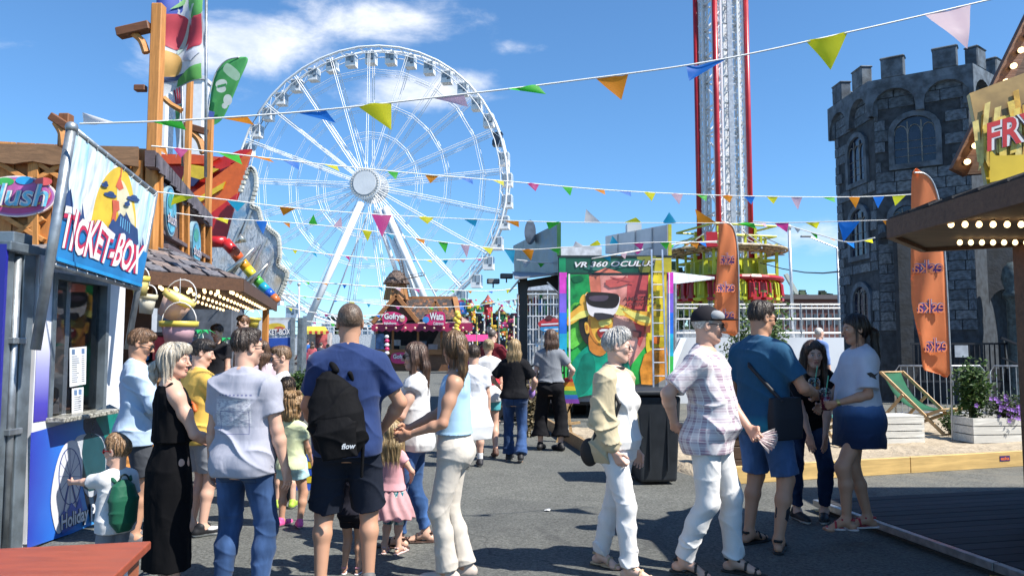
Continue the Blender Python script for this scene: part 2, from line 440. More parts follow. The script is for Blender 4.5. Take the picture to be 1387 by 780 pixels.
# ---------------- cloth, skin, hair materials ----------------
def pigment_mat(key,rough=.5,var=.10,spec=.4,bump=.0006,bscale=220,sss=0.0):
 k=('pig',key,rough,var,spec,bump,sss)
 if k in MATS:return MATS[k]
 m,N,b=newmat(key);a=N.n.new('ShaderNodeVertexColor');a.layer_name='pigment';co=N.coord()
 n=N.noise(co,26,4);n2=N.noise(co,7,2)
 f=N.math('ADD',N.math('MULTIPLY',N.math('SUBTRACT',n,.5),var*2.4),N.math('MULTIPLY_ADD',N.math('SUBTRACT',n2,.5),var*1.6,1.0))
 N.put(b.inputs['Base Color'],N.mix(1.0,a.outputs[0],N.comb(f,N.math('MULTIPLY_ADD',f,1.15,-.15),N.math('MULTIPLY_ADD',f,1.2,-.2)),'MULTIPLY'))
 b.inputs['Roughness'].default_value=rough;b.inputs['Specular IOR Level'].default_value=spec
 if sss:b.inputs['Subsurface Weight'].default_value=sss;b.inputs['Subsurface Radius'].default_value=(.012,.004,.002);b.inputs['Subsurface Scale'].default_value=1
 bn=N.n.new('ShaderNodeBump');bn.inputs['Distance'].default_value=bump;N.l.new(N.noise(co,bscale,2),bn.inputs['Height']);N.l.new(bn.outputs[0],b.inputs['Normal'])
 MATS[k]=m;return m
def cloth(col,rough=.85,pattern=None,fold=.010,weave=.0005,key=None,wear=.12):
 """pattern(N, co) -> colour socket"""
 k=('cloth',tuple(col),rough,key,fold,wear)
 if k in MATS:return MATS[k]
 m,N,b=newmat('cloth');co=N.coord()
 base=pattern(N,co) if pattern else None
 n=N.noise(N.mapping(co,(1,1,.6)),9,4,.55,.6);n2=N.noise(co,160,2)
 f=N.math('MULTIPLY_ADD',N.math('SUBTRACT',N.math('ADD',n,N.math('MULTIPLY',n2,.4)),.7),wear*2,1.0)
 fc=N.comb(f,f,f)
 N.put(b.inputs['Base Color'],N.mix(1.0,base if base else tuple(col),fc,'MULTIPLY'))
 b.inputs['Roughness'].default_value=rough;b.inputs['Specular IOR Level'].default_value=.25
 b.inputs['Sheen Weight'].default_value=.12 if max(col)>.06 else 0;b.inputs['Specular IOR Level'].default_value=.25 if max(col)>.06 else .12
 w=N.noise(N.mapping(co,(1.0,1.0,.7),rot=(.3,.5,.2)),8.5,2,.45,.7)
 w2=N.noise(N.mapping(co,(1.0,1.0,.35),rot=(-.5,.2,.4)),15,2,.4,.5)
 ridge=N.math('ADD',w,N.math('MULTIPLY',w2,.4))
 bn=N.n.new('ShaderNodeBump');bn.inputs['Distance'].default_value=fold*1.5;bn.inputs['Strength'].default_value=.8;N.l.new(ridge,bn.inputs['Height'])
 b2=N.n.new('ShaderNodeBump');b2.inputs['Distance'].default_value=weave;N.l.new(N.noise(co,420,1),b2.inputs['Height'])
 N.l.new(bn.outputs[0],b2.inputs['Normal']);N.l.new(b2.outputs[0],b.inputs['Normal'])
 MATS[k]=m;return m
def hairmat(col,light=None,z=1.0):
 k=('hair',tuple(col),light,z)
 if k in MATS:return MATS[k]
 m,N,b=newmat('hair');co=N.coord();light=light or tuple(min(1,c*2.0+.02) for c in col)
 n=N.noise(N.mapping(co,(1,1,.1*z)),95,3,.6,.3);n2=N.noise(co,11,2)
 c=N.ramp(N.math('ADD',N.math('MULTIPLY',n,.75),N.math('MULTIPLY',n2,.3)),[(.34,tuple(x*.5 for x in col)),(.52,col),(.7,light)])
 N.put(b.inputs['Base Color'],c);b.inputs['Roughness'].default_value=.42;b.inputs['Specular IOR Level'].default_value=.5
 bn=N.n.new('ShaderNodeBump');bn.inputs['Distance'].default_value=.005;N.l.new(n,bn.inputs['Height']);N.l.new(bn.outputs[0],b.inputs['Normal'])
 MATS[k]=m;return m
# ---------------- skeleton ----------------
def unit(v):v=np.array(v,float);return v/max(np.linalg.norm(v),1e-9)
def ik(a,b,l1,l2,pole):
 a,b=np.array(a,float),np.array(b,float);d=b-a;L=np.linalg.norm(d)
 mx=(l1+l2)*.999
 if L>mx:b=a+d/L*mx;d=b-a;L=mx
 x=(l1*l1-l2*l2+L*L)/(2*L);h=math.sqrt(max(l1*l1-x*x,0));e=d/L
 q=np.array(pole,float);q=q-e*(q @ e);q=unit(q)
 return a+e*x+q*h,b
class Skel:pass
SKIN=(.60,.36,.26);TAN=(.50,.27,.17);PALE=(.66,.43,.33)
def rotz(a):return np.array([[math.cos(a),-math.sin(a),0],[math.sin(a),math.cos(a),0],[0,0,1]])
def rotx(a):return np.array([[1,0,0],[0,math.cos(a),-math.sin(a)],[0,math.sin(a),math.cos(a)]])
def roty(a):return np.array([[math.cos(a),0,math.sin(a)],[0,1,0],[-math.sin(a),0,math.cos(a)]])
def skeleton(sex='m',fat=0.0,child=0.0,lean=0.0,side=0.0,hand=None,foot=None,look=(0,0,0),hip=(0,0,0),twist=0.0,H=1.75):
 """Local frame: facing +Y, right +X, heights for a 1.75 m figure. hand={'L':(x,y,z,pole)}, foot={'L':(x,y,z,toe_yaw)}"""
 S=Skel();S.sex=sex;S.fat=fat;S.child=child;S.s=H/1.75;c=child
 S.hs=1+.42*c
 hipz=.93-.12*c;nbz=1.47-.10*c;S.hipz=hipz;S.nbz=nbz
 hp=np.array([hip[0],hip[1],hipz+hip[2]]);S.pelvis=hp
 Wd=np.array([math.sin(side)*1.0,math.sin(lean),math.cos(lean)]);Wd=unit(Wd)
 Ud=rotz(twist) @ np.array([1,0,0]);Ud=unit(Ud-Wd*(Ud @ Wd));Vd=np.cross(Wd,Ud)
 S.W,S.U,S.V=Wd,Ud,Vd;S.tl=nbz-hipz
 tp=lambda u,v,w:hp+Ud*u+Vd*v+Wd*w
 S.tp=tp;S.neck=tp(0,-.015,S.tl)
 sw=(.168 if sex=='m' else .148)*(1-.12*c)*(1+.12*fat)
 S.sw=sw
 S.sh={k:tp(sg*sw,-.02,S.tl-.085) for k,sg in (('L',-1),('R',1))}
 top=S.tl+(1.75-nbz) ;S.headc=S.neck+Wd*(1.75-nbz-.115*S.hs)+Vd*.02
 if abs(lean)>.3:
  d2=unit(Wd*.55+np.array([0,0,.6]));S.headc=S.neck+d2*(1.75-nbz-.115*S.hs)+np.array([0,.03,0])
 yaw,pit,rol=look;base=np.stack([Ud,Vd,Wd],1)
 if abs(lean)>.3:base=np.stack([Ud,np.cross([0,0,1],Ud),[0,0,1]],1)
 S.HR=base @ rotz(yaw) @ rotx(pit) @ roty(rol)
 al=(.285+.25)*(1-.10*c)
 S.el={};S.wr={}
 hand=hand or {}
 for k,sg in (('L',-1),('R',1)):
  x,y,z,pole=hand.get(k,(sg*(sw+.07),.04,hipz-.09,(sg*.4,-1,0)))[:4]
  S.el[k],S.wr[k]=ik(S.sh[k],(x,y,z),al*.53,al*.47,pole)
 S.hip={k:hp+np.array([math.cos(twist*.4)*sg*.088,math.sin(twist*.4)*sg*.088,-.03]) for k,sg in (('L',-1),('R',1))}
 S.kn={};S.an={};S.toe={};foot=foot or {}
 l1=(hipz-.03-.08)*.51;l2=(hipz-.03-.08)*.505
 for k,sg in (('L',-1),('R',1)):
  f=foot.get(k,(sg*.10,0,0,sg*.2));f=tuple(f)+(0.0,)*(5-len(f));an=(f[0],f[1],.085+f[2])
  S.kn[k],S.an[k]=ik(S.hip[k],an,l1,l2,(math.sin(-f[3])*1.0,1,0))
  S.toe[k]=np.array([S.an[k][0]-math.sin(-f[3])*-.17*1.0,S.an[k][1]+math.cos(f[3])*.17,S.an[k][2]-.055-f[4]])
  S.toe[k][0]=S.an[k][0]+math.sin(f[3])*.17
 S.fr={k:unit((S.toe[k]-S.an[k])*np.array([1,1,0])) for k in 'LR'}
 return S
def torso_tab(S,off=0.0,lo=None,hi=None,hang=0.0,extra=None):
 m=S.sex=='m';f=S.fat;t=S.tl/.54
 T=[(-.13,0,-.005,.12,.095),(-.05,0,-.012,.163 if m else .168,.118),(.03,0,-.006,.160 if m else .166,.115),(.12,0,.0,.146 if m else .128,.102),(.20,0,.0,.148 if m else .122,.103 if m else .095),
  (.32,0,.0,.170 if m else .146,.118 if m else .105),(.42,0,-.005,.178 if m else .150,.112 if m else .098),(.485,0,-.015,.150 if m else .125,.088),(.525,0,-.02,.095,.07),(.56,0,-.02,.06,.058)]
 if S.child:T=[(w,u,v+(.012 if .05<w<.25 else 0),ru*.97,rv*1.02) if not .05<w<.25 else (w,u,.012,max(ru,.138),.112) for w,u,v,ru,rv in T]
 if f:T=[(w,u,v+(.045*f if 0<w<.3 else 0),ru*(1+(.16*f if w<.35 else .08*f)),rv*(1+(.42*f if 0<w<.3 else .15*f))) for w,u,v,ru,rv in T]
 out=[]
 for w,u,v,ru,rv in T:
  q=(ru,rv)
  if hang and w<.32:q=(max(ru,.170*hang*(1 if m else .86)),max(rv,.112*hang))
  out.append((w*t if w>0 else w,u,v,q[0]+off,q[1]+off))
 if lo is not None:
  ws=[o[0] for o in out];lo_row=tuple(float(np.interp(lo,ws,[o[i] for o in out])) for i in range(5));out=[(lo,)+lo_row[1:]]+[o for o in out if o[0]>lo+.005]
 if hi is not None:
  ws=[o[0] for o in out];r=tuple(float(np.interp(hi,ws,[o[i] for o in out])) for i in range(5));out=[o for o in out if o[0]<hi-.005]+[(hi,)+r[1:]]
 return out
def loft(S,tab,k=.04,**kw):return P('loft',k,o=S.pelvis.astype(f32),U=S.U.astype(f32),V=S.V.astype(f32),W=S.W.astype(f32),tab=tab,**kw)
def hpt(S,p):return S.headc+S.HR @ (np.array(p)*S.hs)
def hell(S,c,r,k=.02,**kw):return ell(hpt(S,c),np.array(r)*S.hs,k*S.hs,M=S.HR.astype(f32),**kw)
def hcone(S,a,b,ra,rb=None,k=.02,**kw):return cone(hpt(S,a),hpt(S,b),ra*S.hs,(ra if rb is None else rb)*S.hs,k*S.hs,**kw)
def hclip(S,p,n):return (hpt(S,p).astype(f32),(S.HR @ unit(n)).astype(f32))
def head_prims(S):
 old=1 if not S.child else .55;m=S.sex=='m'
 L=[hell(S,(0,-.012,.03),(.073,.093,.086)),hell(S,(0,.022,-.035),(.057,.066,.078),.03),hell(S,(0,.06,-.095),(.024 if m else .019,.02,.018),.03),
  hcone(S,(0,-.022,-.05),tuple((S.HR.T @ (S.neck-S.headc))/S.hs),.054 if m else .046,(.062 if m else .05),.025)]
 for sg in (-1,1):
  L+=[hcone(S,(sg*.046,.002,-.06),(sg*.017,.057,-.096),.017 if m else .014,.013,.03),hell(S,(sg*.037,.062,-.02),(.022,.022,.024),.025)]
 L+=[hcone(S,(-.034,.079,.021),(.034,.079,.021),.013 if m else .010,None,.018)]
 for sg in (-1,1):L.append(hell(S,(sg*.030,.098,.004),(.016,.013,.009),.012,sub=True))
 for sg in (-1,1):L.append(hell(S,(sg*.030,.079,.004),(.0125,.0125,.0115),.003))
 n=.85 if S.child else 1
 L+=[hcone(S,(0,.086,.012),(0,.088+.023*n,-.027),.0075,.0115*(1 if m else .9),.014)]
 for sg in (-1,1):L.append(hell(S,(sg*.011,.096,-.033),(.008,.009,.007),.008))
 L+=[hell(S,(0,.085,-.056),(.023,.013,.0055),.006),hell(S,(0,.083,-.068),(.019,.013,.0065),.006),hell(S,(0,.099,-.0615),(.022,.006,.0018),.004,sub=True)]
 for sg in (-1,1):
  L+=[hell(S,(sg*.076,-.008,-.003),(.010,.021,.033),.008),hell(S,(sg*.085,-.002,.0),(.006,.011,.018),.006,sub=True)]
 return L
def head_paints(S,skin,brow=(.10,.06,.04),iris=(.08,.06,.05),lip=None,stubble=None,scalp=None):
 lip=lip or tuple(np.array(skin)*np.array((.95,.62,.62)));L=[]
 L.append((hell(S,(0,.09,-.06),(.10,.035,.06)),tuple(np.array(skin)*np.array((1.02,.92,.9))),.03*S.hs))
 if stubble:L.append((hell(S,(0,.055,-.075),(.066,.06,.042)),tuple(np.array(skin)*(1-stubble)+np.array((.09,.07,.06))*stubble),.012*S.hs))
 if scalp:L.append((hell(S,(0,-.03,.045),(.09,.098,.085),clip=[hclip(S,(0,.078,.062),(0,.68,-.73))]),scalp,.01*S.hs))
 L+=[(hell(S,(0,.088,-.0565),(.0235,.02,.005)),lip,.002),(hell(S,(0,.085,-.068),(.019,.02,.0058)),lip,.002)]
 L.append((hell(S,(0,.09,-.0615),(.022,.02,.0014)),(.12,.04,.035),.001))
 for sg in (-1,1):
  L.append((hell(S,(sg*.030,.086,.004),(.0125,.012,.006)),(.75,.72,.68),.0012))
  L.append((hell(S,(sg*.030,.092,.004),(.0056,.01,.0058)),iris,.0012))
  L.append((hell(S,(sg*.030,.088,.0098),(.0145,.014,.0022)),(.05,.035,.03),.0015))
  L.append((hell(S,(sg*.032,.088,.0245),(.018,.02,.0042)),brow,.003))
  L.append((hell(S,(sg*.011,.104,-.039),(.004,.006,.003)),(.16,.07,.05),.0015))
 return L
def hand_prims(S,k,curl=.35,spread=.12,palm=None,dirn=None,sc=1.0,pinch=False):
 sg=-1 if k=='L' else 1;w=S.wr[k];fa=unit(w-S.el[k]);d=unit(dirn) if dirn is not None else fa
 n=np.array(palm if palm is not None else (-sg,.15,0),float);n=unit(n-d*(n @ d))
 t=np.cross(d,n)*sg*-1
 if palm is None and t[1]<0:t=-t
 sc *=(1-.12*S.child)*(1 if S.sex=='m' else .92);L=[cone(w-fa*.05,w,.026*sc,.023*sc,.015),cone(w,w+d*.02*sc,.023*sc,.022*sc,.015)]
 kn=[]
 for i,o in enumerate((.030,.010,-.010,-.029)):
  b=w+d*(.088-.006*abs(i-1))*sc+t*o*sc;kn.append(b);L.append(cone(w+t*o*.55*sc+d*.015,b,.0145*sc,.0115*sc,.014))
 tips=[]
 for i,(b,ln) in enumerate(zip(kn,(.072,.080,.074,.058))):
  sp=(1.5-i)*spread;p=b;a=curl*(.55+.08*i);dd=d+t*sp*.5
  for j,(q,r0,r1) in enumerate(((.45,.0095,.0088),(.31,.0088,.008),(.24,.008,.0068))):
   dj=unit(dd*math.cos(a)+n*math.sin(a));e=p+dj*ln*q*sc;L.append(cone(p,e,r0*sc,r1*sc,.004));p=e;a+=curl*(1.15,.9,.7)[j]
  tips.append(p)
 th=w+d*.022*sc+t*.022*sc;a=unit(t*.8+d*.75+n*(.25+.5*curl));e=th+a*.045*sc;L.append(cone(th,e,.0145*sc,.0115*sc,.012))
 a2=unit(t*(.25-.5*curl)+d*.9+n*(.25+.75*curl));e2=e+a2*.032*sc;L+=[cone(e,e2,.0112*sc,.0095*sc,.005),cone(e2,e2+unit(a2+n*.2*curl)*.022*sc,.0095*sc,.0075*sc,.004)]
 S.grip=getattr(S,'grip',{});S.grip[k]=w+d*.085*sc+n*.032*sc;S.hd=getattr(S,'hd',{});S.hd[k]=(d,n,t)
 return L
def body_prims(S,foot=True):
 m=S.sex=='m';c=S.child;th=1+.12*S.fat
 L=[loft(S,torso_tab(S,-.004),.03)]+[cone(S.tp(sg*.02,-.04,S.tl+.02),S.tp(sg*.12,-.03,S.tl-.06),.032,.036,.04) for sg in (-1,1)]
 b=1.0 if m else .86
 if c:b *=1.0
 for k in 'LR':
  sh,el,wr=S.sh[k],S.el[k],S.wr[k]
  L+=[cone(S.tp(0,-.02,S.tl-.03),sh,.055*b,.056*b,.05),cone(sh,el,.052*b*th,.040*b,.03),ell(sh*.55+el*.45+S.V*.006,(.047*b*th,.05*b*th,.05*b),.04)]
  mid=el*.72+wr*.28
  L+=[cone(el,mid,.040*b,.043*b,.02),cone(mid,wr,.043*b,.0255*b,.02)]
  hp,kn,an=S.hip[k],S.kn[k],S.an[k];g=(1.0 if m else .98)*(1+.05*c)
  L+=[cone(hp,kn,.088*g*th,.055*g,.03)]
  ax=unit(an-kn);back=-unit(np.cross(np.cross(ax,S.fr[k]),ax));cm=kn+(an-kn)*.33
  L+=[cone(kn,kn+(an-kn)*.12,.053*g,.050*g,.03),cone(kn+back*.005,cm+back*.014,.047*g,.054*g,.03),cone(cm+back*.012,an,.053*g,.034*g,.03),ell(kn+np.array([0,.02,0]),(.04*g,.035*g,.05*g),.03)]
  if foot:
   f=S.fr[k];a0=an-np.array([0,0,.015]);he=an-f*.045-np.array([0,0,.048])
   L+=[cone(an,a0,.034,.036,.02),cone(he,he+f*.02,.030,.030,.02),cone(a0+f*.02,S.toe[k]-f*.035,.038,.022,.03),cone(S.toe[k]-f*.06+np.cross(f,[0,0,1])*.018,S.toe[k]+np.cross(f,[0,0,1])*.016,.018,.014,.02),cone(S.toe[k]-f*.06-np.cross(f,[0,0,1])*.018,S.toe[k]-f*.02-np.cross(f,[0,0,1])*.03,.018,.013,.02)]
 return L
def foldfn(amp=.008,f=(7,7,15),seed=0.0,zones=(),vertical=0.0):
 """cloth relief: warped ridges; zones = (z, half height, gain) where cloth bunches"""
 def fn(X,Y,Z):
  a=np.sin(X*f[0]+2.1*np.sin(Z*7+seed)+seed*1.7)+np.sin(Y*f[1]-1.7*np.sin(Z*6.1+X*5+seed*2)+.6)
  cr=lambda q:(1-np.abs(np.sin(q)))**3*1.6-.35
  m1=.5+.5*np.sin(Z*9+a*1.3+seed*4);r=.18+cr(Z*f[2]+a*.8+X*7+seed*3.1)*m1+cr(Z*f[2]*.7-X*13+Y*9+a*.6+seed)*(1-m1)*1.1
  v=np.sin(np.arctan2(Y,X)*11+2*np.sin(Z*9+seed))
  g=np.ones_like(Z)*.55
  for z,hh,gain in zones:g=g+gain*np.exp(-((Z-z)/hh)**2)
  return-amp*(g*r*(1-vertical)+vertical*v)
 return fn
# ---------------- garments (lists of primitives in the skeleton's units) ----------------
def top_prims(S,off=.016,hem=-.10,sleeve=.55,loose=1.0,neck=None,hang=1.0,tank=False,arm_r=1.0,collar=False,crop=None,clipneck=.0):
 b=1.0 if S.sex=='m' else .86;lo=hem;tab=torso_tab(S,off,lo=lo,hi=S.tl-.01+clipneck,hang=hang)
 tab=[(w,u,v,ru+(.016*min(1,max(0,(.16-w)/.1))),rv+(.018*min(1,max(0,(.16-w)/.1)))) for w,u,v,ru,rv in tab]
 hp=S.tp(0,0,hem);L=[];th=1+.12*S.fat
 L.append(loft(S,tab,.04,clip=[(hp.astype(f32),(-S.W).astype(f32)),(S.tp(0,-.02,S.tl+clipneck).astype(f32),(S.W+S.V*.35).astype(f32))]))
 for k in 'LR':
  sh,el,wr=S.sh[k],S.el[k],S.wr[k]
  if not tank:L.append(cone(S.tp(0,-.02,S.tl-.045),sh,.045*b+off,.052*b+off,.05,clip=[(S.tp(0,-.02,S.tl+.005).astype(f32),(S.W+S.V*.35).astype(f32))]))
  else:
   sg=-1 if k=='L' else 1
   L.append(cone(S.tp(sg*.075,-.035,S.tl-.02),S.tp(sg*.095,.04,S.tl-.13),.028,.04,.03));L.append(cone(S.tp(sg*.075,-.035,S.tl-.02),S.tp(sg*.09,-.06,S.tl-.14),.028,.04,.03))
  if sleeve and not tank:
   t=min(sleeve,1.0);e=sh+(el-sh)*t;n=unit(el-sh)
   fl=1 if sleeve<=1 else 0
   L.append(cone(sh,e+n*.05*fl,.052*b*th+off*arm_r,(.044*b+off*arm_r*1.35) if fl else .042*b+off,.035,clip=[(e.astype(f32),n.astype(f32))] if fl else []))
   if sleeve>1:
    t2=sleeve-1;e2=el+(wr-el)*t2;n2=unit(wr-el)
    L.append(cone(el,e2+n2*.03,.043*b+off,.030*b+off,.03,clip=[(e2.astype(f32),n2.astype(f32))]))
 if hem<.02:
  for sg in (-1,1):L.append(ell(S.tp(sg*.07,-.058,-.035),np.array((.087,.080,.085))+off+.008,.05,clip=[(hp.astype(f32),(-S.W).astype(f32))]))
 if not tank:
  for sg in (-1,1):L.append(cone(S.tp(sg*.03,-.04,S.tl+.012),S.tp(sg*.12,-.03,S.tl-.055),.034*b+off*.5,.036*b+off*.6,.04,clip=[(S.tp(0,-.02,S.tl+.02).astype(f32),(S.W+S.V*.45).astype(f32))]))
 if collar:
  for sg in (-1,1):L.append(cone(S.tp(sg*.05,-.055,S.tl+.03),S.tp(sg*.045,.05,S.tl-.035),.014,.018,.012));
  L.append(cone(S.tp(-.05,-.06,S.tl+.03),S.tp(.05,-.06,S.tl+.03),.014,.014,.012))
 return L
def leg_prims(S,off=.012,end=2.0,waist=.10,flare=0.0,loose=1.0,hips=1.0,seat=.0):
 """trousers or shorts: end 1 = knee, 2 = ankle"""
 th=1+.12*S.fat;tab=[(w,u,v,ru*hips,rv*hips) for w,u,v,ru,rv in torso_tab(S,off,lo=-.12,hi=waist)]
 wp=S.tp(0,0,waist)
 L=[loft(S,tab,.04,clip=[(wp.astype(f32),S.W.astype(f32))])]
 if S.sex=='f':
  for sg in (-1,1):L.append(ell(S.tp(sg*.07,-.062,-.035),(.08+off,.072+off,.085),.05))
 else:
  for sg in (-1,1):L.append(ell(S.tp(sg*.07,-.055,-.04),(.08+off,.068+off,.08),.05))
 for k in 'LR':
  hp,kn,an=S.hip[k],S.kn[k],S.an[k];t=min(end,1.0);n=unit(kn-hp);e=hp+(kn-hp)*t
  r0=.088*th+off;r1=.056+off*loose*1.15
  cl=[(e.astype(f32),n.astype(f32))] if end<=1 else []
  L.append(cone(hp,e+n*(.05 if end<=1 else 0),r0,r0+(r1-r0)*t+(flare if end<=1 else 0),.04,clip=cl))
  if end>1:
   t2=end-1;n2=unit(an-kn);e2=kn+(an-kn)*t2;cm=kn+(an-kn)*min(.36,t2*.6)-S.fr[k]*.013
   L.append(cone(kn,cm,r1,max(.055+off*loose,r1*.96),.03));L.append(cone(cm,e2+n2*.03,max(.055+off*loose,r1*.96),.037+off*loose+flare+(1-t2)*.012,.03,clip=[(e2.astype(f32),n2.astype(f32))]))
 return L
def shoe_prims(S,k,h=.05,r=.042):
 f=S.fr[k];a=S.an[k];s=np.cross(f,[0,0,1]);he=a-f*.05-np.array([0,0,.04]);to=S.toe[k]
 return [cone(he,to-f*.02+np.array([0,0,.006]),.042,.036,.02,flat=((s).astype(f32),1.0)),cone(to-f*.06-s*.012,to+f*.012,.040,.030,.02),cone(a-f*.012,a-f*.012-np.array([0,0,.03]),r+.004,.044,.02),
   cone(a+f*.01-np.array([0,0,.012]),to-f*.05,.036,.030,.02)]
def sandal_prims(S,k):
 f=S.fr[k];a=S.an[k];s=np.cross(f,[0,0,1]);z=np.array([0,0,1.0]);g=S.toe[k][2]-.018;to=S.toe[k]
 base=np.array([a[0],a[1],0])
 L=[]
 for p0,p1,r in ((a-f*.055,a+f*.06,.036),(a+f*.05,to+f*.012,.043)):
  q0,q1=p0.copy(),p1.copy();q0[2]=S.an[k][2]-.083;q1[2]=to[2]-.028
  L.append(cone(q0+z*.004,q1+z*.004,r,r,.01,flat=(z.astype(f32),2.6)))
 for t,rr in ((.5,.044),(.88,.042)):
  c=a*(1-t)+to*t;L.append(cone(c-s*rr*.9-z*.018,c-s*rr*.4+z*.022*(1.25-t),.0085,.0085,.006,));L.append(cone(c-s*rr*.4+z*.022*(1.25-t),c+s*rr*.4+z*.022*(1.25-t),.0085,.0085,.006));L.append(cone(c+s*rr*.4+z*.022*(1.25-t),c+s*rr*.9-z*.018,.0085,.0085,.006))
 L.append(cone(a-f*.05-s*.02-z*.0,a-f*.05+s*.02-z*.0,.009,.009,.01));L.append(cone(a-f*.05-s*.02,a+f*.035-s*.03+z*.0,.008,.008,.008));L.append(cone(a-f*.05+s*.02,a+f*.035+s*.03,.008,.008,.008));L.append(cone(a+f*.035-s*.03,a+f*.045+s*.03,.008,.008,.008))
 return L
def hair_prims(S,style,length=.25,vol=1.0):
 L=[];v=.012*vol
 face=hclip(S,(0,.080,.066),(0,.70,-.71));
 cap=lambda g,cl:hell(S,(0,-.014,.034),(.073+g,.092+g,.086+g),.02,clip=cl)
 if style=='buzz':L=[cap(.004,[hclip(S,(0,.076,.066),(0,.62,-.78))])]
 elif style=='short':L=[cap(.009,[hclip(S,(0,.082,.066),(0,.70,-.71))]),hell(S,(0,.02,.09),(.062,.07,.04*vol),.03),hell(S,(0,.062,.088),(.045,.03,.02*vol),.02)]
 elif style=='fade':L=[cap(.003,[hclip(S,(0,.080,.066),(0,.66,-.75))]),hell(S,(0,-.005,.085),(.056,.088,.046*vol),.02),hell(S,(0,.055,.095),(.042,.035,.024*vol),.02)]
 elif style=='bob':
  L=[cap(.014,[hclip(S,(0,.080,.058),(0,.82,-.57))]),hell(S,(0,-.045,.0),(.085,.07,.11),.03)]
  for sg in (-1,1):L+=[hcone(S,(sg*.068,.0,.05),(sg*.076,-.02,-.06),.03,.024,.03),hcone(S,(sg*.04,.07,.085),(sg*.07,.03,.045),.022,.024,.03)]
  L+=[hell(S,(0,.055,.095),(.05,.04,.03),.03)]
 elif style in ('long','longback','half'):
  L=[cap(.013,[hclip(S,(0,.080,.060),(0,.80,-.6))]),hell(S,(0,-.03,.01),(.082,.078,.10),.03)]
  z=-length/S.hs
  for u,sp,r0,r1 in ((-.055,1.25,.036,.02),(-.02,1.1,.042,.024),(.02,1.1,.042,.024),(.055,1.25,.036,.02)):
   a=hpt(S,(u,-.062,.0));b=hpt(S,(u*sp,-.085,-.10));c=S.headc+S.HR @ np.array([u*sp*S.hs,-.07*S.hs,0])+np.array([0,-.03,-length]);c=c if abs(S.W[2])>.8 else c
   L+=[cone(a,b,r0*S.hs,r0*S.hs,.03),cone(b,c,r0*S.hs,r1*S.hs*.8,.03)]
  if style != 'longback':
   for sg in (-1,1):
    a=hpt(S,(sg*.062,.035,.06));b=hpt(S,(sg*.084,.012,-.03));c=b+np.array([0,.0,-length*.85])+S.U*sg*.012+S.V*.02
    L+=[cone(a,b,.024*S.hs,.024*S.hs,.03),cone(b,c,.026*S.hs,.014*S.hs,.03)]
 elif style=='ponytail':
  L=[cap(.012,[hclip(S,(0,.082,.064),(0,.74,-.67))]),hell(S,(0,-.05,.0),(.072,.055,.085),.03)]
  a=hpt(S,(0,-.115,-.005));b=hpt(S,(0,-.155,-.05));c=b+np.array([0,0,-length])+S.HR @ np.array([0,.01-.10*max(0,length-.22),0])
  L+=[hell(S,(0,-.108,0),(.026,.026,.024),.015),cone(a,b,.024*S.hs,.032*S.hs,.02),cone(b,(b+c)/2,.032*S.hs,.03*S.hs,.02),cone((b+c)/2,c,.03*S.hs,.008*S.hs,.02)]
 elif style=='bun':
  L=[cap(.010,[hclip(S,(0,.082,.064),(0,.72,-.69))]),hell(S,(0,-.10,.055),(.045,.042,.042),.012)]
 elif style=='curly':
  L=[cap(.024,[hclip(S,(0,.076,.052),(0,.84,-.54))]),hell(S,(0,-.03,.02),(.10,.10,.115),.03),hell(S,(0,-.06,-.07),(.095,.07,.08),.03)]
  rr=random.Random(3)
  for i in range(46):
   a=rr.uniform(.9,5.4)+math.pi/2;z=rr.uniform(-.13,.13);q=math.sqrt(max(.2,1-((z-.02)/.17)**2))
   L.append(hell(S,(.103*q*math.cos(a),-.02+.108*q*math.sin(a)*(1 if math.sin(a)<0 else .6),z),(.02,.02,.02),.006))
 return L
def hairfold(S,amp=.004,fr=34):
 c=S.headc.astype(f32);r=S.HR.astype(f32)
 def fn(X,Y,Z):
  px,py,pz=X-c[0],Y-c[1],Z-c[2];x=px*r[0,0]+py*r[1,0]+pz*r[2,0];y=px*r[0,1]+py*r[1,1]+pz*r[2,1];z=px*r[0,2]+py*r[1,2]+pz*r[2,2]
  a=np.arctan2(y+.02,x)
  return-amp*(np.sin(a*fr*.5+np.sin(z*22)*1.6+np.sin(a*5)*2)+.6*np.sin(a*fr+z*16+1.3))
 return fn
class Fig:pass
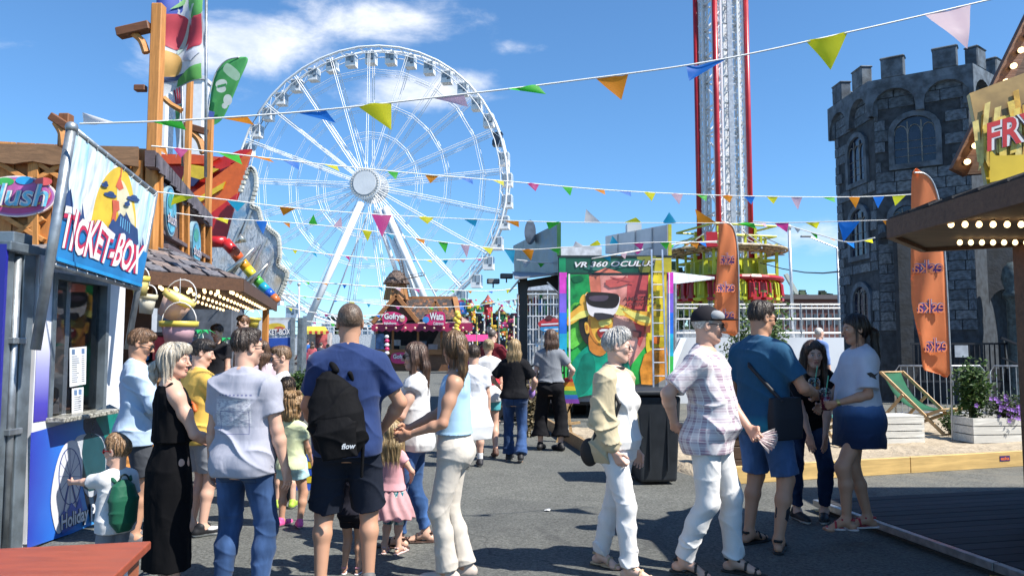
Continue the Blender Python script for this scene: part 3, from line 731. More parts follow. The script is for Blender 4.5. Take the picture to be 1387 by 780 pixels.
def person(label,px,py,top,heading,sex='m',skin=SKIN,pose=None,fat=0.0,child=0.0,vox=None,hands=None,group=None,base_z=0.0,brow=(.10,.06,.04),lip=None,stubble=None,scalp=None,bare=True,Y=None):
 """px, py: where the figure stands in the photo; top: its highest skull pixel"""
 g=G(px,py,base_z) if Y is None else Vector((W(px,400,Y).x,Y,base_z))
 ztop=W(px,top,g.y).z-base_z;pose=dict(pose or {});lean=pose.get('lean',0)
 H=pose.pop('H',ztop)
 S=skeleton(sex=sex,fat=fat,child=child,H=H,**pose);F=Fig();F.S=S;F.s=H/1.75;F.skin=skin
 v=(vox or max(.0055,min(.02,g.y*.0011)))/F.s;F.v=v
 parts=[];cols=[];sk=np.array(skin,f32)
 a=surfnet(body_prims(S,bare),v*1.15);pb=[]
 if bare:
  for k in 'LR':pb.append((ell(S.toe[k]+S.fr[k]*.012,(.04,.02,.02)),tuple(np.array(skin)*np.array((1.0,.85,.82))),.01))
 for k in 'LR':pb.append((ell(S.el[k],(.035,)*3),tuple(np.array(skin)*np.array((1.0,.86,.84))),.03));pb.append((ell(S.kn[k],(.045,)*3),tuple(np.array(skin)*np.array((1.0,.87,.84))),.03))
 parts.append(a);cols.append(paint(a[0],skin,pb))
 a=surfnet(head_prims(S),max(v*.5,.0042));parts.append(a);cols.append(paint(a[0],skin,head_paints(S,skin,brow,lip=lip,stubble=stubble,scalp=scalp)))
 hands=hands or {}
 for k in 'LR':
  a=surfnet(hand_prims(S,k,**hands.get(k,{})),max(v*.52,.0042));parts.append(a);cols.append(paint(a[0],tuple(np.array(skin)*np.array((1.02,.94,.92))),[]))
 parts=[(p[0]*F.s,p[1]) for p in parts]
 me=npmesh('person',parts,pigment_mat('skin',.48,.05,.4,.0006),np.concatenate(cols))
 o=link('person',me);o.location=g;o.rotation_euler=(0,0,heading);XF[o.name]=Matrix.Translation(g) @ Matrix.Rotation(heading,4,'Z')
 tag(o,label,'person',group);F.o=o;F.loc=g;F.X=XF[o.name]
 return F
def wear(F,name,prims,mat,fold=None,vox=1.0,colour=None,paints=None,label=None,gclip=(),parent=None,pig=None):
 v=F.v*vox;a=surfnet(prims,v,fold,gclip);
 if not len(a[0]):return None
 cols=None
 if colour is not None:cols=paint(a[0],colour,paints or []);mat=mat or pigment_mat(*(pig or ('shoe',.6,.06,.4,.0005)))
 o=link(name,npmesh(name,[(a[0]*F.s,a[1])],mat,cols),parent or F.o)
 if label:o['label']=label
 return o
def shoes(F,upper,sole=(.75,.75,.73),accent=None,name='shoe'):
 S=F.S
 for k in 'LR':
  g=float(S.an[k][2]-.085);to=S.toe[k];low=min(g,float(to[2]-.03))
  tilt=unit(np.array([0,0,1.0])*.17+(-S.fr[k])*(to[2]-.03-g)*0)
  pn=[(P('loft',0,o=np.array([0,0,0],f32),U=V3(1,0,0),V=V3(0,1,0),W=V3(0,0,1),tab=[(g-.2,0,0,9,9),(g+.024,0,0,9,9)]),sole,.003)]
  if accent:pn.append((ell((S.an[k]+to)/2+np.array([0,0,.012]),(.06,.06,.016)),accent,.004))
  wear(F,name,shoe_prims(S,k),None,vox=.75,colour=upper,paints=pn,gclip=[(V3(0,0,g+.001),V3(0,0,-1))])
def sandals(F,strap=(.03,.03,.035),sole=None):
 for k in 'LR':
  S=F.S;g=float(S.an[k][2]-.083)
  wear(F,'sandal',sandal_prims(S,k),None,vox=.6,colour=strap,paints=[(P('loft',0,o=np.array([0,0,0],f32),U=V3(1,0,0),V=V3(0,1,0),W=V3(0,0,1),tab=[(g-.2,0,0,9,9),(g+.014,0,0,9,9)]),sole or strap,.002)],gclip=[(V3(0,0,g),V3(0,0,-1))])
def loose(F,o,down,n=260,seed=1):
 """locks of hair lying over the hair mass, tips standing free"""
 from mathutils.kdtree import KDTree
 me=o.data;N=len(me.vertices);co=np.empty(N*3,f32);me.vertices.foreach_get('co',co);co=co.reshape(-1,3);no=np.empty(N*3,f32);me.vertices.foreach_get('normal',no);no=no.reshape(-1,3)
 kd=KDTree(N);rg_=random.Random(seed)
 for i,c in enumerate(co):kd.insert(c,i)
 kd.balance();S=F.S;s=F.s*S.hs;cr=Vector(hpt(S,(0,-.035,.12))*F.s);vs=[];fs=[];L=(.030 if down else .007)*s;k=7 if down else 5;wd=.0017*s
 zl,zh=float(co[:,2].min()),float(co[:,2].max());iR=Matrix(S.HR.tolist()).transposed();hc=Vector(S.headc*F.s)
 for _ in range(n):
  i=rg_.randrange(N)
  while co[i][2]<zl+(zh-zl)*.32:i=rg_.randrange(N)
  p=Vector(co[i]);nn=Vector(no[i]);b=len(vs);off=rg_.uniform(.0003,.0038)*s;jit=Vector((rg_.gauss(0,.25),rg_.gauss(0,.25),rg_.gauss(0,.12)))
  for j in range(k+1):
   rad=p-cr;hz=Vector((rad.x,rad.y,rad.z*.6));hz=hz.normalized() if hz.length>1e-5 else Vector((0,1,0));f=min(1,rad.length/(.16*s)) if down else .25
   d=hz*(1-f)+Vector((0,0,-1))*f+jit*(.35 if down else 1.0);d-=nn*d.dot(nn);d=d.normalized() if d.length>1e-5 else Vector((0,0,-1));sd_=d.cross(nn).normalized();w=wd*(1-.8*(j/k)**2)
   lh=iR @ (p-hc)/s
   if lh.y>.045 and lh.z<.055 and j:break
   q=p+nn*(off*(1+.2*j));vs+=[q-sd_*w,q+sd_*w]
   if j:fs.append((b+2*j-2,b+2*j-1,b+2*j+1,b+2*j))
   p2=p+d*L;c,ii,dist=kd.find(p2)
   if dist<.012*s:p=c;nn=(nn*.5+Vector(no[ii])).normalized()
   else:p=p+Vector((0,0,-L*.8));nn=Vector((nn.x,nn.y,0)).normalized() if abs(nn.z)<.9 else nn
 m_=MB();m_.add(vs,fs);q=m_.build('loose_hair',list(me.materials),o,True,local=True);q['kind']='stuff'
def hair(F,style,col,length=.25,vol=1.0,light=None,amp=.0026,fr=34,vox=.62):
 pr=hair_prims(F.S,style,length,vol)
 f=hairfold(F.S,amp,fr) if style != 'buzz' else None
 o=wear(F,'hair',pr,hairmat(col,light,1.0 if style not in ('buzz','fade','short','curly') else 5.0),f,vox=vox)
 if style != 'buzz' and F.loc.y<12:loose(F,o,style not in ('fade','short','curly','bun'),800 if style not in ('fade','short') else 750)
 return o
def headxf(F):S=F.S;return lambda p:Vector(hpt(S,p)*F.s)
def glasses(F,frame=(.02,.02,.02),lens=(.012,.012,.015),up=False,label=None,thick=.0028):
 h=headxf(F);mb=MB();dz=.0 if not up else .078;dy=0.0 if not up else-.018;tl=0 if not up else .6
 for sg in (-1,1):
  pts=[(sg*(.031+.024*math.cos(a)),.103+dy-.012*abs(math.cos(a)*.5+.5)*1.0+tl*.02*math.sin(a),.003+dz+.0185*math.sin(a)) for a in [2*math.pi*i/14 for i in range(14)]]
  mb.path([h(p) for p in pts],thick*F.s,5,0,True);mb.add([h(p) for p in pts],[tuple(range(14))],1)
  mb.path([h((sg*.055,.093+dy,.008+dz)),h((sg*.072,.06+dy,.010+dz)),h((sg*.080,.0,.010+dz*.8)),h((sg*.079,-.02,-.0+dz*.8))],thick*F.s,5,0)
 mb.path([h((-.010,.105+dy,.008+dz)),h((0,.108+dy,.011+dz)),h((.010,.105+dy,.008+dz))],thick*F.s,5,0)
 o=mb.build('sunglasses',[M(frame,.25,0,0),M(lens,.06,0,0,spec=.8)],F.o,True,local=True)
 if label:o['label']=label
 return o
def cap(F,col,brim=None,patch=None,back=False):
 S=F.S;sg=-1 if back else 1
 pr=[hell(S,(0,-.012,.036),(.087,.105,.100),.01,clip=[hclip(S,(0,0,.032),(0,.08,-1))])]
 br=[hell(S,(0,sg*.128,.048),(.074,.072,.007),.01)]
 wear(F,'cap',pr+br,cloth(col,.8,fold=.001),vox=.6)
 if patch:
  pp=[hell(S,(sg2*.045,.05,.062),(.048,.055,.042),.01,clip=[hclip(S,(0,0,.045),(0,0,-1))]) for sg2 in (-1,1)]
  wear(F,'cap_panel',pp,cloth(patch,.8,fold=.001),vox=.6)
def band(F,k,t=.97,col=(.02,.02,.02),r=.032,w=.012,name='watch',metal=0):
 S=F.S;c=S.el[k]*(1-t)+S.wr[k]*t;n=unit(S.wr[k]-S.el[k]);rr=r*(1 if S.sex=='m' else .9)
 wear(F,name,[cone(c-n*.03,c+n*.03,rr,rr,.001,clip=[((c+n*w).astype(f32),n.astype(f32)),((c-n*w).astype(f32),(-n).astype(f32))])],M(col,.35,metal,.05),vox=.5)
def wpt(F,p):return F.X @ Vector(np.array(p,float)*F.s)
# ---------------- ground ----------------
def asphalt():
 m,N,b=newmat('asphalt');co=N.coord()
 big=N.noise(co,.35,4,.6,.5);mid=N.noise(co,2.6,4);fine=N.noise(co,42,4,.8);grit=N.noise(co,150,2,.7)
 tone=N.math('ADD',N.math('MULTIPLY',mid,.4),N.math('MULTIPLY',big,.6));c=N.ramp(tone,[(.36,(.098,.101,.093)),(.52,(.122,.125,.114)),(.66,(.150,.153,.138))])
 gr_=N.n.new('ShaderNodeTexVoronoi');gr_.inputs['Scale'].default_value=58;N.l.new(co,gr_.inputs['Vector']);gv=N.sep(gr_.outputs['Color'])[0]
 grain=N.math('ADD',N.math('MULTIPLY',N.smooth(N.math('ADD',N.math('MULTIPLY',fine,.75),N.math('MULTIPLY',grit,.25)),.38,.62),.62),N.math('MULTIPLY',gv,.55))
 gf=N.math('MULTIPLY_ADD',grain,1.05,.40);c=N.mix(1.0,c,N.comb(gf,gf,gf),'MULTIPLY')
 light=N.smooth(N.noise(N.mapping(co,(1,.55,1),(4,2,0)),1.1,6,.75,.8),.62,.74);c=N.mix(N.math('MULTIPLY',light,N.math('MULTIPLY',gv,.45)),c,(.24,.24,.21))
 sx=N.sep(N.mapping(co,(.16,.11,1),(.3,.2,0),(0,0,.35)));cell=N.n.new('ShaderNodeTexWhiteNoise');cell.noise_dimensions='2D';N.l.new(N.comb(N.math('FLOOR',N.math('ADD',sx[0],N.math('MULTIPLY',mid,.03))),N.math('FLOOR',sx[1]),0.0),cell.inputs['Vector'])
 c=N.mix(N.math('MULTIPLY',N.smooth(cell.outputs[0],.74,.76),.22),c,(.062,.064,.066))
 gum=N.n.new('ShaderNodeTexVoronoi');gum.inputs['Scale'].default_value=2.4;N.l.new(co,gum.inputs['Vector']);c=N.mix(N.math('MULTIPLY',N.math('SUBTRACT',1,N.smooth(gum.outputs['Distance'],.03,.055)),.6),c,(.045,.045,.047))
 oil=N.smooth(N.noise(N.mapping(co,(1,.7,1),(7,3,0)),.9,4,.6,1.2),.60,.72);c=N.mix(N.math('MULTIPLY',oil,.45),c,(.055,.056,.056))
 x,y,z=N.sep(co)
 dust=N.math('MULTIPLY',N.smooth(x,2.0,4.5),N.math('MULTIPLY',N.smooth(N.noise(co,1.7,5,.7),.40,.62),.4))
 c=N.mix(dust,c,(.26,.24,.19))
 v=N.n.new('ShaderNodeTexVoronoi');v.feature='DISTANCE_TO_EDGE';v.inputs['Scale'].default_value=.13
 wv=N.n.new('ShaderNodeVectorMath');wv.operation='ADD';N.l.new(co,wv.inputs[0])
 nn=N.n.new('ShaderNodeTexNoise');nn.inputs['Scale'].default_value=1.3;N.l.new(co,nn.inputs['Vector']);N.l.new(nn.outputs['Color'],wv.inputs[1])
 N.l.new(wv.outputs[0],v.inputs['Vector'])
 crack=N.math('MULTIPLY',N.math('SUBTRACT',1,N.smooth(v.outputs[0],.0,.0022)),.45)
 c=N.mix(crack,c,(.03,.03,.03))
 N.put(b.inputs['Base Color'],c);b.inputs['Roughness'].default_value=.9;b.inputs['Specular IOR Level'].default_value=.3
 bn=N.n.new('ShaderNodeBump');bn.inputs['Distance'].default_value=.006;N.l.new(N.math('ADD',fine,grit),bn.inputs['Height']);N.l.new(bn.outputs[0],b.inputs['Normal'])
 return m
mb=MB();nx=24
mb.add([(-2500,-40,0),(2500,-40,0),(2500,3500,0),(-2500,3500,0)],[(0,1,2,3)])
g_=mb.build('ground',asphalt());g_['kind']='structure'
EDGE=[G(976,657),G(1387,631)];ed=(EDGE[1]-EDGE[0]).normalized();en=Vector((-ed.y,ed.x,0));EDGE[1]=EDGE[0]+ed*8.2
def sand_mat():
 m,N,b=newmat('sand');co=N.coord();n=N.noise(co,3,5,.65);g=N.noise(co,160,2)
 N.put(b.inputs['Base Color'],N.ramp(N.math('ADD',N.math('MULTIPLY',n,.7),N.math('MULTIPLY',g,.3)),[(.35,(.30,.24,.165)),(.6,(.47,.39,.28))]));b.inputs['Roughness'].default_value=.95
 bn=N.n.new('ShaderNodeBump');bn.inputs['Distance'].default_value=.05;N.l.new(N.noise(co,11,5,.6),bn.inputs['Height']);N.l.new(bn.outputs[0],b.inputs['Normal']);return m
mb=MB();nu,nv=70,50;vs=[]
for j in range(nv+1):
 for i in range(nu+1):
  p=EDGE[0]+ed*(8.2*i/nu)+en*(.07+5.3*j/nv)
  h=.07+.03*math.sin(p.x*3.1+math.sin(p.y*2.3)*2)*math.sin(p.y*2.7+1)+random.uniform(0,.018)
  if i in (0,nu) or j==nv:h=-.02
  vs.append((p.x,p.y,h))
mb.add(vs,[(j*(nu+1)+i,j*(nu+1)+i+1,(j+1)*(nu+1)+i+1,(j+1)*(nu+1)+i) for j in range(nv) for i in range(nu)])
sd_=mb.build('sand',sand_mat(),smooth=True);sd_['kind']='structure'
pine=wood((.62,.42,.16),.6,'x',.72,.6)
t=thing('timber_edging','yellow pine boards set on edge holding back the sand','edging',EDGE[0],math.atan2(ed.y,ed.x))
x=0.0
for L in (2.6,3.0,2.58):
 m_=MB();m_.box((x+L/2,.03,.095),(L-.006,.055,.19));bevel(m_.build('board',pine,t,local=True),.004,1);x+=L
red=M((.55,.05,.04),.5,var=.05);dkb=M((.05,.02,.12),.5,var=0)
for px,py in ((1133,637),(1361,621)):
 p=onplane(px,py,EDGE[0],en);k=(p-EDGE[0]).dot(ed)
 m_=MB();m_.box((k,-.0005,.11),(.165,.004,.065),mi=0)
 lettering(m_,'eska',[Vector((k-.07,-.004,.09)),Vector((k+.07,-.004,.09)),Vector((k+.07,-.004,.132)),Vector((k-.07,-.004,.132))],1,.03)
 m_.build('sticker',[dkb,M((.75,.16,.05),.5,var=.05)],t,local=True)
D0,D1=G(1106,691),G(1342,779);dl=(D1-D0).normalized();D1=D0+dl*4.2;dr=(G(1387,676)-D0).normalized();DW=5.0
deck_m=[wood((.030,.030,.036),.8,'x',.6),wood((.024,.025,.030),.8,'x',.6),wood((.036,.035,.040),.8,'x',.6)]
t=thing('deck','dark plank deck with pale metal edge strip before the chip stall','deck',D0,0)
q=[D0,D1,D1+dr*DW,D0+dr*DW]
mb=MB();mb.poly([p+dl*.03*s+dr*.03+Vector((0,0,.004)) for p,s in zip(q,(1,-1,-1,1))],(0,0,.070));mb.build('base_frame',M((.05,.05,.05),.7),t)
n=28
for i in range(n):
 a=D0+dl*(4.2*i/n+.004)+dr*.03;b=D0+dl*(4.2*(i+1)/n-.006)+dr*.03;z=Vector((0,0,.076+random.uniform(0,.003)))
 m_=MB();m_.poly([a+z,b+z,b+z+dr*DW,a+z+dr*DW],(0,0,.024));m_.build('plank',deck_m[i % 3 if i % 5 else 1],t)
alu=M((.42,.43,.44),.38,.8,.15,14)
for k in range(2):
 a=D0+dl*(2.1*k+.004);b=D0+dl*(2.1*(k+1)-.004);m_=MB();m_.beam(a+Vector((0,0,.075))-dr*.012,b+Vector((0,0,.075))-dr*.012,.055,.055);bevel(m_.build('edge_strip',alu,t),.004,1)
for k in (.02,2.1,4.1):
 m_=MB();p=D0+dl*k+dr*.06;m_.box((p.x,p.y,.0),(.16,.10,.01));m_.build('footing',pine,t)
for px,py,s_,lab in ((467,676,.05,'crumpled white paper scrap on asphalt beside the tall man legs'),(742,692,.035,'small white paper scrap on asphalt left of the old woman'),(608,668,.03,'tiny torn paper scrap on asphalt right of beige trousers')):
 p=G(px,py);m_=MB();rs=random.Random(px);vs=[(p.x+s_*math.cos(a)*rs.uniform(.6,1.2),p.y+s_*math.sin(a)*rs.uniform(.6,1.2),.006+rs.uniform(0,s_*.5)) for a in [6.28*i/7 for i in range(7)]]
 m_.add(vs+[(p.x,p.y,.01+s_*.4)],[(i,(i+1) % 7,7) for i in range(7)]);tag(m_.build('paper_scrap',M((.6,.6,.58),.7),origin=(p.x,p.y,0)),lab,'litter')
# ---------------- bulbs shared by the stalls ----------------
bulb_glass=M((1.0,.68,.33),.3,var=0,emit=2.3,name='lit_bulb');brass=M((.10,.07,.04),.4,.5)
_b=MB();_b.lathe([(.010,0),(.014,-.012),(.027,-.030),(.030,-.048),(.024,-.066),(.010,-.076),(0,-.078)],n=8);BULB=_b.mesh('bulb',bulb_glass,True)
_b=MB();_b.lathe([(.019,.02),(.019,-.006),(.014,-.012)],n=8);SOCK=_b.mesh('socket',brass)
def bulb(parent,p,down=(0,0,-1),sc=1.0):
 z=-Vector(down).normalized();x=z.orthogonal().normalized();y=z.cross(x);Mw=frame(Vector(p),x*sc,y*sc,z*sc)
 o=piece('bulb',BULB,parent,Mw);s=link('socket',SOCK,o);return o
bark=wood((.17,.075,.035),.6,'x',.4);barkd=wood((.13,.065,.034),.65,'x',.45);tar=M((.035,.035,.04),.8,var=.3,scale=14,bump=.002,bscale=60)
# ---------------- chip stall on the right ----------------
KA=W(1205,298,5.75);KB=W(1251,338,6.6);EZ=2.33;KA.z=KB.z=EZ;kd=Vector((.62,-.36,0)).normalized()
KD=Vector((3.02,1.0,EZ));KC=KB+kd*4.2;KE=Vector((5.0,4.9,3.05));KE2=Vector((5.2,1.5,3.05))
t=thing('chip_stall','brown timber chip stall with dark shingle canopy and rows of lit bulbs','food stall',(5.0,6.6,0),0)
mb=MB();up=Vector((0,0,.13))
mb.add([KA+up,KD+up,KE2,KE],[(0,1,2,3)]);mb.add([KA+up,KE,KB+up],[(0,1,2)]);mb.add([KB+up,KE,KC+up],[(0,1,2)]);mb.add([KD+up,KC+up,KE2],[(0,1,2)]);mb.add([KE,KE2,KC+up],[(0,1,2)])
mb.build('roof',tar,t)
kin=(KD-KA).normalized()
def shingle_rows(parent,a,b,apexa,apexb,rows,wd,mats,th=.014,maxn=90):
 """overlapping shingles on a slope: eave a-b, ridge apexa-apexb"""
 n=0;me=[]
 for m_ in mats:
  q=MB();q.box((0,0,0),(wd*.96,1.0,th));me.append(q.mesh('shingle',m_))
 for r in range(rows):
  f0,f1=r/rows,(r+1.18)/rows;p0,p1=a.lerp(apexa,f0),b.lerp(apexb,f0);q0=a.lerp(apexa,min(f1,1));L=(p1-p0).length;k=max(1,int(L/wd));d=(p1-p0)/L
  s=a.lerp(apexa,f1)-a.lerp(apexa,f0);s=s-d*(s.dot(d));sl_=s.length;s=s/sl_;nn=d.cross(s);nn=nn if nn.z>0 else-nn
  for i in range(k):
   if n>=maxn:return
   c=p0+d*(L*(i+.5+(.25 if r % 2 else 0))/k)+s*(sl_*.5)+nn*(th*1.1+random.uniform(0,.006))
   if (r % 2) and i==k-1:continue
   piece('shingle',random.choice(me),parent,frame(c,d,s*sl_,(nn+s*-.10).normalized()));n+=1
dk_sh=[M((.045,.043,.045),.8,var=.3,scale=20,bump=.002),M((.06,.052,.048),.8,var=.3,scale=20,bump=.002),M((.032,.032,.036),.8,var=.3,scale=20,bump=.002)]
shingle_rows(t,KA+up,KA+up+kin*2.4,KE,KE+kin*1.4,8,.26,dk_sh,.018,70)
shingle_rows(t,KB+up,KA+up,KE,KE,8,.26,dk_sh,.018,40)
for a,b in ((KA,KD),(KA,KB),(KB,KC)):
 m_=MB();m_.beam(a+Vector((0,0,.06)),b+Vector((0,0,.06)),.05,.14);m_.build('fascia',barkd,t)
m_=MB();ins=lambda p:p+Vector((0,0,.02));m_.add([ins(KA),ins(KB),ins(KC),ins(KD)],[(0,1,2,3)]);m_.build('soffit',wood((.13,.085,.05),.7,'x',.6),t)
for r_,n_,x_ in ((0,9,1288),(1,9,1300)):
 for i in range(n_):p=W(x_+(19 if r_==0 else 15)*i,300 if r_==0 else 327,5.05 if r_==0 else 5.95);bulb(t,Vector((p.x,p.y,EZ+.015)),sc=.66)
kf=(KC-KB).normalized()
pp=W(1384,400,6.1);m_=MB();m_.box((pp.x+.07,6.1,1.16),(.16,.16,2.32));bevel(m_.build('post',bark,t),.01,1)
m_=MB();m_.box((7.3,5.6,1.7),(4.0,3.2,3.4));m_.build('unseen_stall_body',bark,t)  # unseen block right of view, placed and sized for the shadow it casts
m_=MB();m_.box((5.0,3.2,.55),(.5,3.4,1.1));m_.box((4.95,3.2,1.12),(.7,3.6,.05));m_.build('counter',bark,t)
ga,gb=W(1297,234,5.4),W(1392,38,5.4);gd=(gb-ga).normalized();gb=ga+gd*1.5
m_=MB();m_.beam(ga,gb,.115,.05,up=(0,1,0));m_.beam(gb,gb+Vector((gd.x,0,-gd.z))*1.5,.115,.05,up=(0,1,0));m_.build('gable_board',bark,t)
m_=MB();m_.poly([ga+Vector((.1,.06,0)),gb+Vector((0,.06,-.1)),gb+Vector((gd.x*1.4,.06,-gd.z*1.4))],(0,.06,0));m_.build('gable_wall',barkd,t)
for i in range(11):bulb(t,ga+gd*(.07+.13*i)+Vector((0,-.035,0)),(0,-1,0),.72)
fs=thing('chips_sign','yellow chips sign with red FRY lettering over a heap of chips','sign',W(1362,245,5.2),0)
p0=W(1313,127,5.2);n0=Vector((-.20,-1,.08)).normalized();A=Art(p0,n0)
qs=[onplane(x,y,p0,n0) for x,y in ((1313,127),(1520,50),(1540,205),(1337,250))]
m_=MB();m_.poly(qs,-A.n*-.0-A.n*.05);m_.build('board',M((.62,.50,.20),.5,var=.1),fs)
yl=M((.84,.56,.03),.5,var=.1,scale=3);A.poly([(1313,127),(1520,50),(1540,205),(1337,250)],M((.46,.28,.09),.5,var=.3,scale=3))
A.poly([(1324,192),(1531,120),(1540,205),(1337,250)],yl)
fr=[M((.90,.58,.10),.5,var=.2,scale=18),M((.78,.42,.05),.5,var=.2,scale=18),M((.93,.66,.20),.5,var=.2,scale=18)]
rr=random.Random(5)
for i in range(34):
 x=1322+rr.uniform(0,170);b=238-(x-1322)*.28;top=150-(x-1322)*.36+rr.uniform(-12,26);w=rr.uniform(7,10);s=rr.uniform(-14,10)
 A.poly([(x,b-rr.uniform(0,22)),(x+w,b-rr.uniform(0,22)),(x+w+s,top),(x+s,top+3)],fr[i % 3])
A.poly([(1337,205)]+[(1345+i*12,214+10*math.sin(i/15*math.pi)-i*2.4) for i in range(16)]+[(1540,205),(1337,250)],yl)
blk=M((.03,.02,.02),.5,var=0);whm=M((.8,.78,.74),.5,var=0);rdm=M((.62,.03,.03),.45,var=.05)
for m_2,b_ in ((blk,.10),(whm,.065),(rdm,.02)):art_text(A,'FRYTKI',((1333,209),(1470,172),(1470,132),(1333,171)),m_2,bold=b_)
A.build('print',fs)
# ---------------- castle tower of the ghost ride ----------------
st_c=[(.092,.118,.148),(.075,.098,.125),(.112,.135,.158),(.062,.082,.104)]
stone=[M(c,.75,var=.35,scale=4,bump=.006,bscale=26) for c in st_c];mortar=M((.036,.045,.056),.9,var=.3)
PB,PA,PC=Vector((10.08,21,0)),Vector((9.99,23.3,0)),Vector((11.95,19.7,0));PD,PE=Vector((13.8,21.2,0)),Vector((12.6,24.6,0))
t=thing('castle_tower','dark blue grey stone castle tower with battlements and leaded windows','tower',(11.8,23.2,0))
ring=[PB,PC,PD,PE,PA];cen=sum(ring,Vector())/5
mb=MB();mb.poly([p for p in ring],(0,0,8.78));mb.build('wall',mortar,t)
STN={}
for k,m_ in enumerate(stone):
 q=MB();q.box((0,0,0),(1,1,1));me=q.mesh('stone',m_);STN[k]=me
def arch_window(parent,c,d,w,h,n,bars=3,frm=None,gl=None):
 """arched leaded window: frame ring, dark glass, tracery"""
 up=Vector((0,0,1));frm=frm or stone[2];P2=lambda x,z,o:c+d*x+up*z+n*o
 prof=[(-w/2,-h/2),(w/2,-h/2)]+[(w/2*math.cos(a),h/2-w*.45+w*.45*math.sin(a)) for a in [math.pi*i/10 for i in range(11)]]
 fw=MB();sc_=lambda x,z,s:(x*(1+s/w*2),z*(1+s/h*2));L=len(prof)
 o1=[P2(*sc_(x,z,.14),.09) for x,z in prof];i1=[P2(x,z,.09) for x,z in prof];o0=[P2(*sc_(x,z,.14),0) for x,z in prof];i0=[P2(x,z,-.03) for x,z in prof]
 fw.add(o1+i1+o0+i0,[(i,(i+1) % L,L+(i+1) % L,L+i) for i in range(L)]+[(i,2*L+i,2*L+(i+1) % L,(i+1) % L) for i in range(L)]+[(L+i,L+(i+1) % L,3*L+(i+1) % L,3*L+i) for i in range(L)])
 win=fw.build('window',frm,parent);g=MB();g.add([P2(x,z,.012) for x,z in prof],[tuple(range(L))]);g.build('pane',gl or M((.012,.016,.035),.12,var=.2,spec=.7),win)
 b=MB()
 for i in range(1,bars):x=-w/2+w*i/bars;b.tube(P2(x,-h/2,.03),P2(x,h/2-.12*w,.03),.018,n=5)
 for i in range(bars):
  x0=-w/2+w*i/bars;b.path([P2(x0+w/bars*(.5-.5*math.cos(a)),h*.12+w/bars*.8*math.sin(a),.03) for a in [math.pi*j/6 for j in range(7)]],.016,5)
 for i in range(1,4):b.tube(P2(-w/2,-h/2+i*h*.16,.03),P2(w/2,-h/2+i*h*.16,.03),.006,n=4)
 b.build('tracery',M((.16,.16,.15),.6,var=.2),win)
wins=[]
def face(a,b,z0,z1,rows,ncol,wl,rng,zrow=.285):
 d=(b-a).normalized();L=(b-a).length;n=Vector((d.y,-d.x,0));n=n if (a-cen).dot(n)>0 else-n;k=0
 r=0;z=z0
 while z<z1-.1:
  h=zrow*rng.uniform(.85,1.1);x=-rng.uniform(0,.3)
  while x<L:
   w=rng.uniform(.36,.64);x0,x1=max(x,0),min(x+w,L)
   if x1-x0>.10 and not any(x1>wx-ww/2-.12 and x0<wx+ww/2+.12 and z+h>wz-wh/2-.1 and z<wz+wh/2+.12 for wx,wz,ww,wh in wl):
    pr=rng.uniform(.02,.055)
    o=piece('stone',STN[rng.choice((0,0,1,1,2,3))],t,frame(a+d*((x0+x1)/2)+n*(pr/2)+Vector((0,0,z+h/2)),d*(x1-x0-.022),n*pr,Vector((0,0,h-.022))));k+=1
   x+=w
  z+=h
 for wx,wz,ww,wh in wl:arch_window(t,a+d*wx+Vector((0,0,wz)),d,ww,wh,n,frm=stone[1])
 return k
def zz(py,Y):return W(0,py,Y).z
rg=random.Random(11)
wf=[(1.0,zz(190,20.5),1.0,1.28),(.75,zz(300,20.5),.7,.9)]
n1=face(PB,PC,1.9,8.6,20,5,wf,rg);wl2=[(.95,zz(217,22),.95,1.3),(.95,zz(315,22),.95,1.35),(.95,zz(412,22),.9,1.0)]
wl2=[(((PB-PA).length-x),z,w,h) for x,z,w,h in wl2];n2=face(PA,PB,1.9,8.6,20,4,wl2,rg)
def off(p,o):return cen+(p-cen)*(1+o/(p-cen).length)
mb=MB();co_=[off(p,.22) for p in ring];mb.poly([p+Vector((0,0,8.62)) for p in co_],(0,0,.20));mb.build('parapet',stone[0],t)
for i in range(5):
 a,b=co_[i],co_[(i+1) % 5];L=(b-a).length;d=(b-a)/L;n=Vector((d.y,-d.x,0));n=n if (a-cen).dot(n)>0 else-n;na=max(2,round(L/1.25));q=MB();w=L/na
 for j in range(na):
  x0=j*w;pts=[(x0,.0)]+[(x0+w/2-(w/2-.10)*math.cos(aa),-.62+.52*math.sin(aa)) for aa in [math.pi*k/8 for k in range(9)]]+[(x0+w,0)]
  pts=[(x0,0),(x0,-.8),(x0+.10,-.8)]+pts[1:-1]+[(x0+w-.10,-.8),(x0+w,-.8),(x0+w,0)]
  q.poly([a+d*x+Vector((0,0,8.62+z)) for x,z in pts],-n*.26)
 q.build('arch_course',stone[1],t)
 nm=max(2,round(L/1.12))
 for j in range(nm):
  x=L*(j+.5)/nm;m_=MB();c=a+d*x-n*.16+Vector((0,0,8.82+.27));q3=Matrix((d,-n,Vector((0,0,1)))).transposed();m_.box(c,(.58,.32,.54),rot=q3);m_.box(c+Vector((0,0,.29)),(.63,.37,.06),rot=q3);bevel(m_.build('merlon',stone[(i+j) % 3],t),.03,1)
t=thing('ghost_ride','dark stone ghost ride front with arched openings and balcony rail','ride',(15.0,21.5,0))
mb=MB();dk=M((.016,.020,.026),.85,var=.4,scale=3,bump=.01,bscale=12);a,b=Vector((10.2,20.2,0)),Vector((19,20.2,0))
op=[(10.55,12.0,1.0,2.95,0),(12.55,13.6,.9,3.0,1),(14.0,15.2,.9,3.4,1),(16.2,17.4,.9,3.3,1)]
xs=10.2
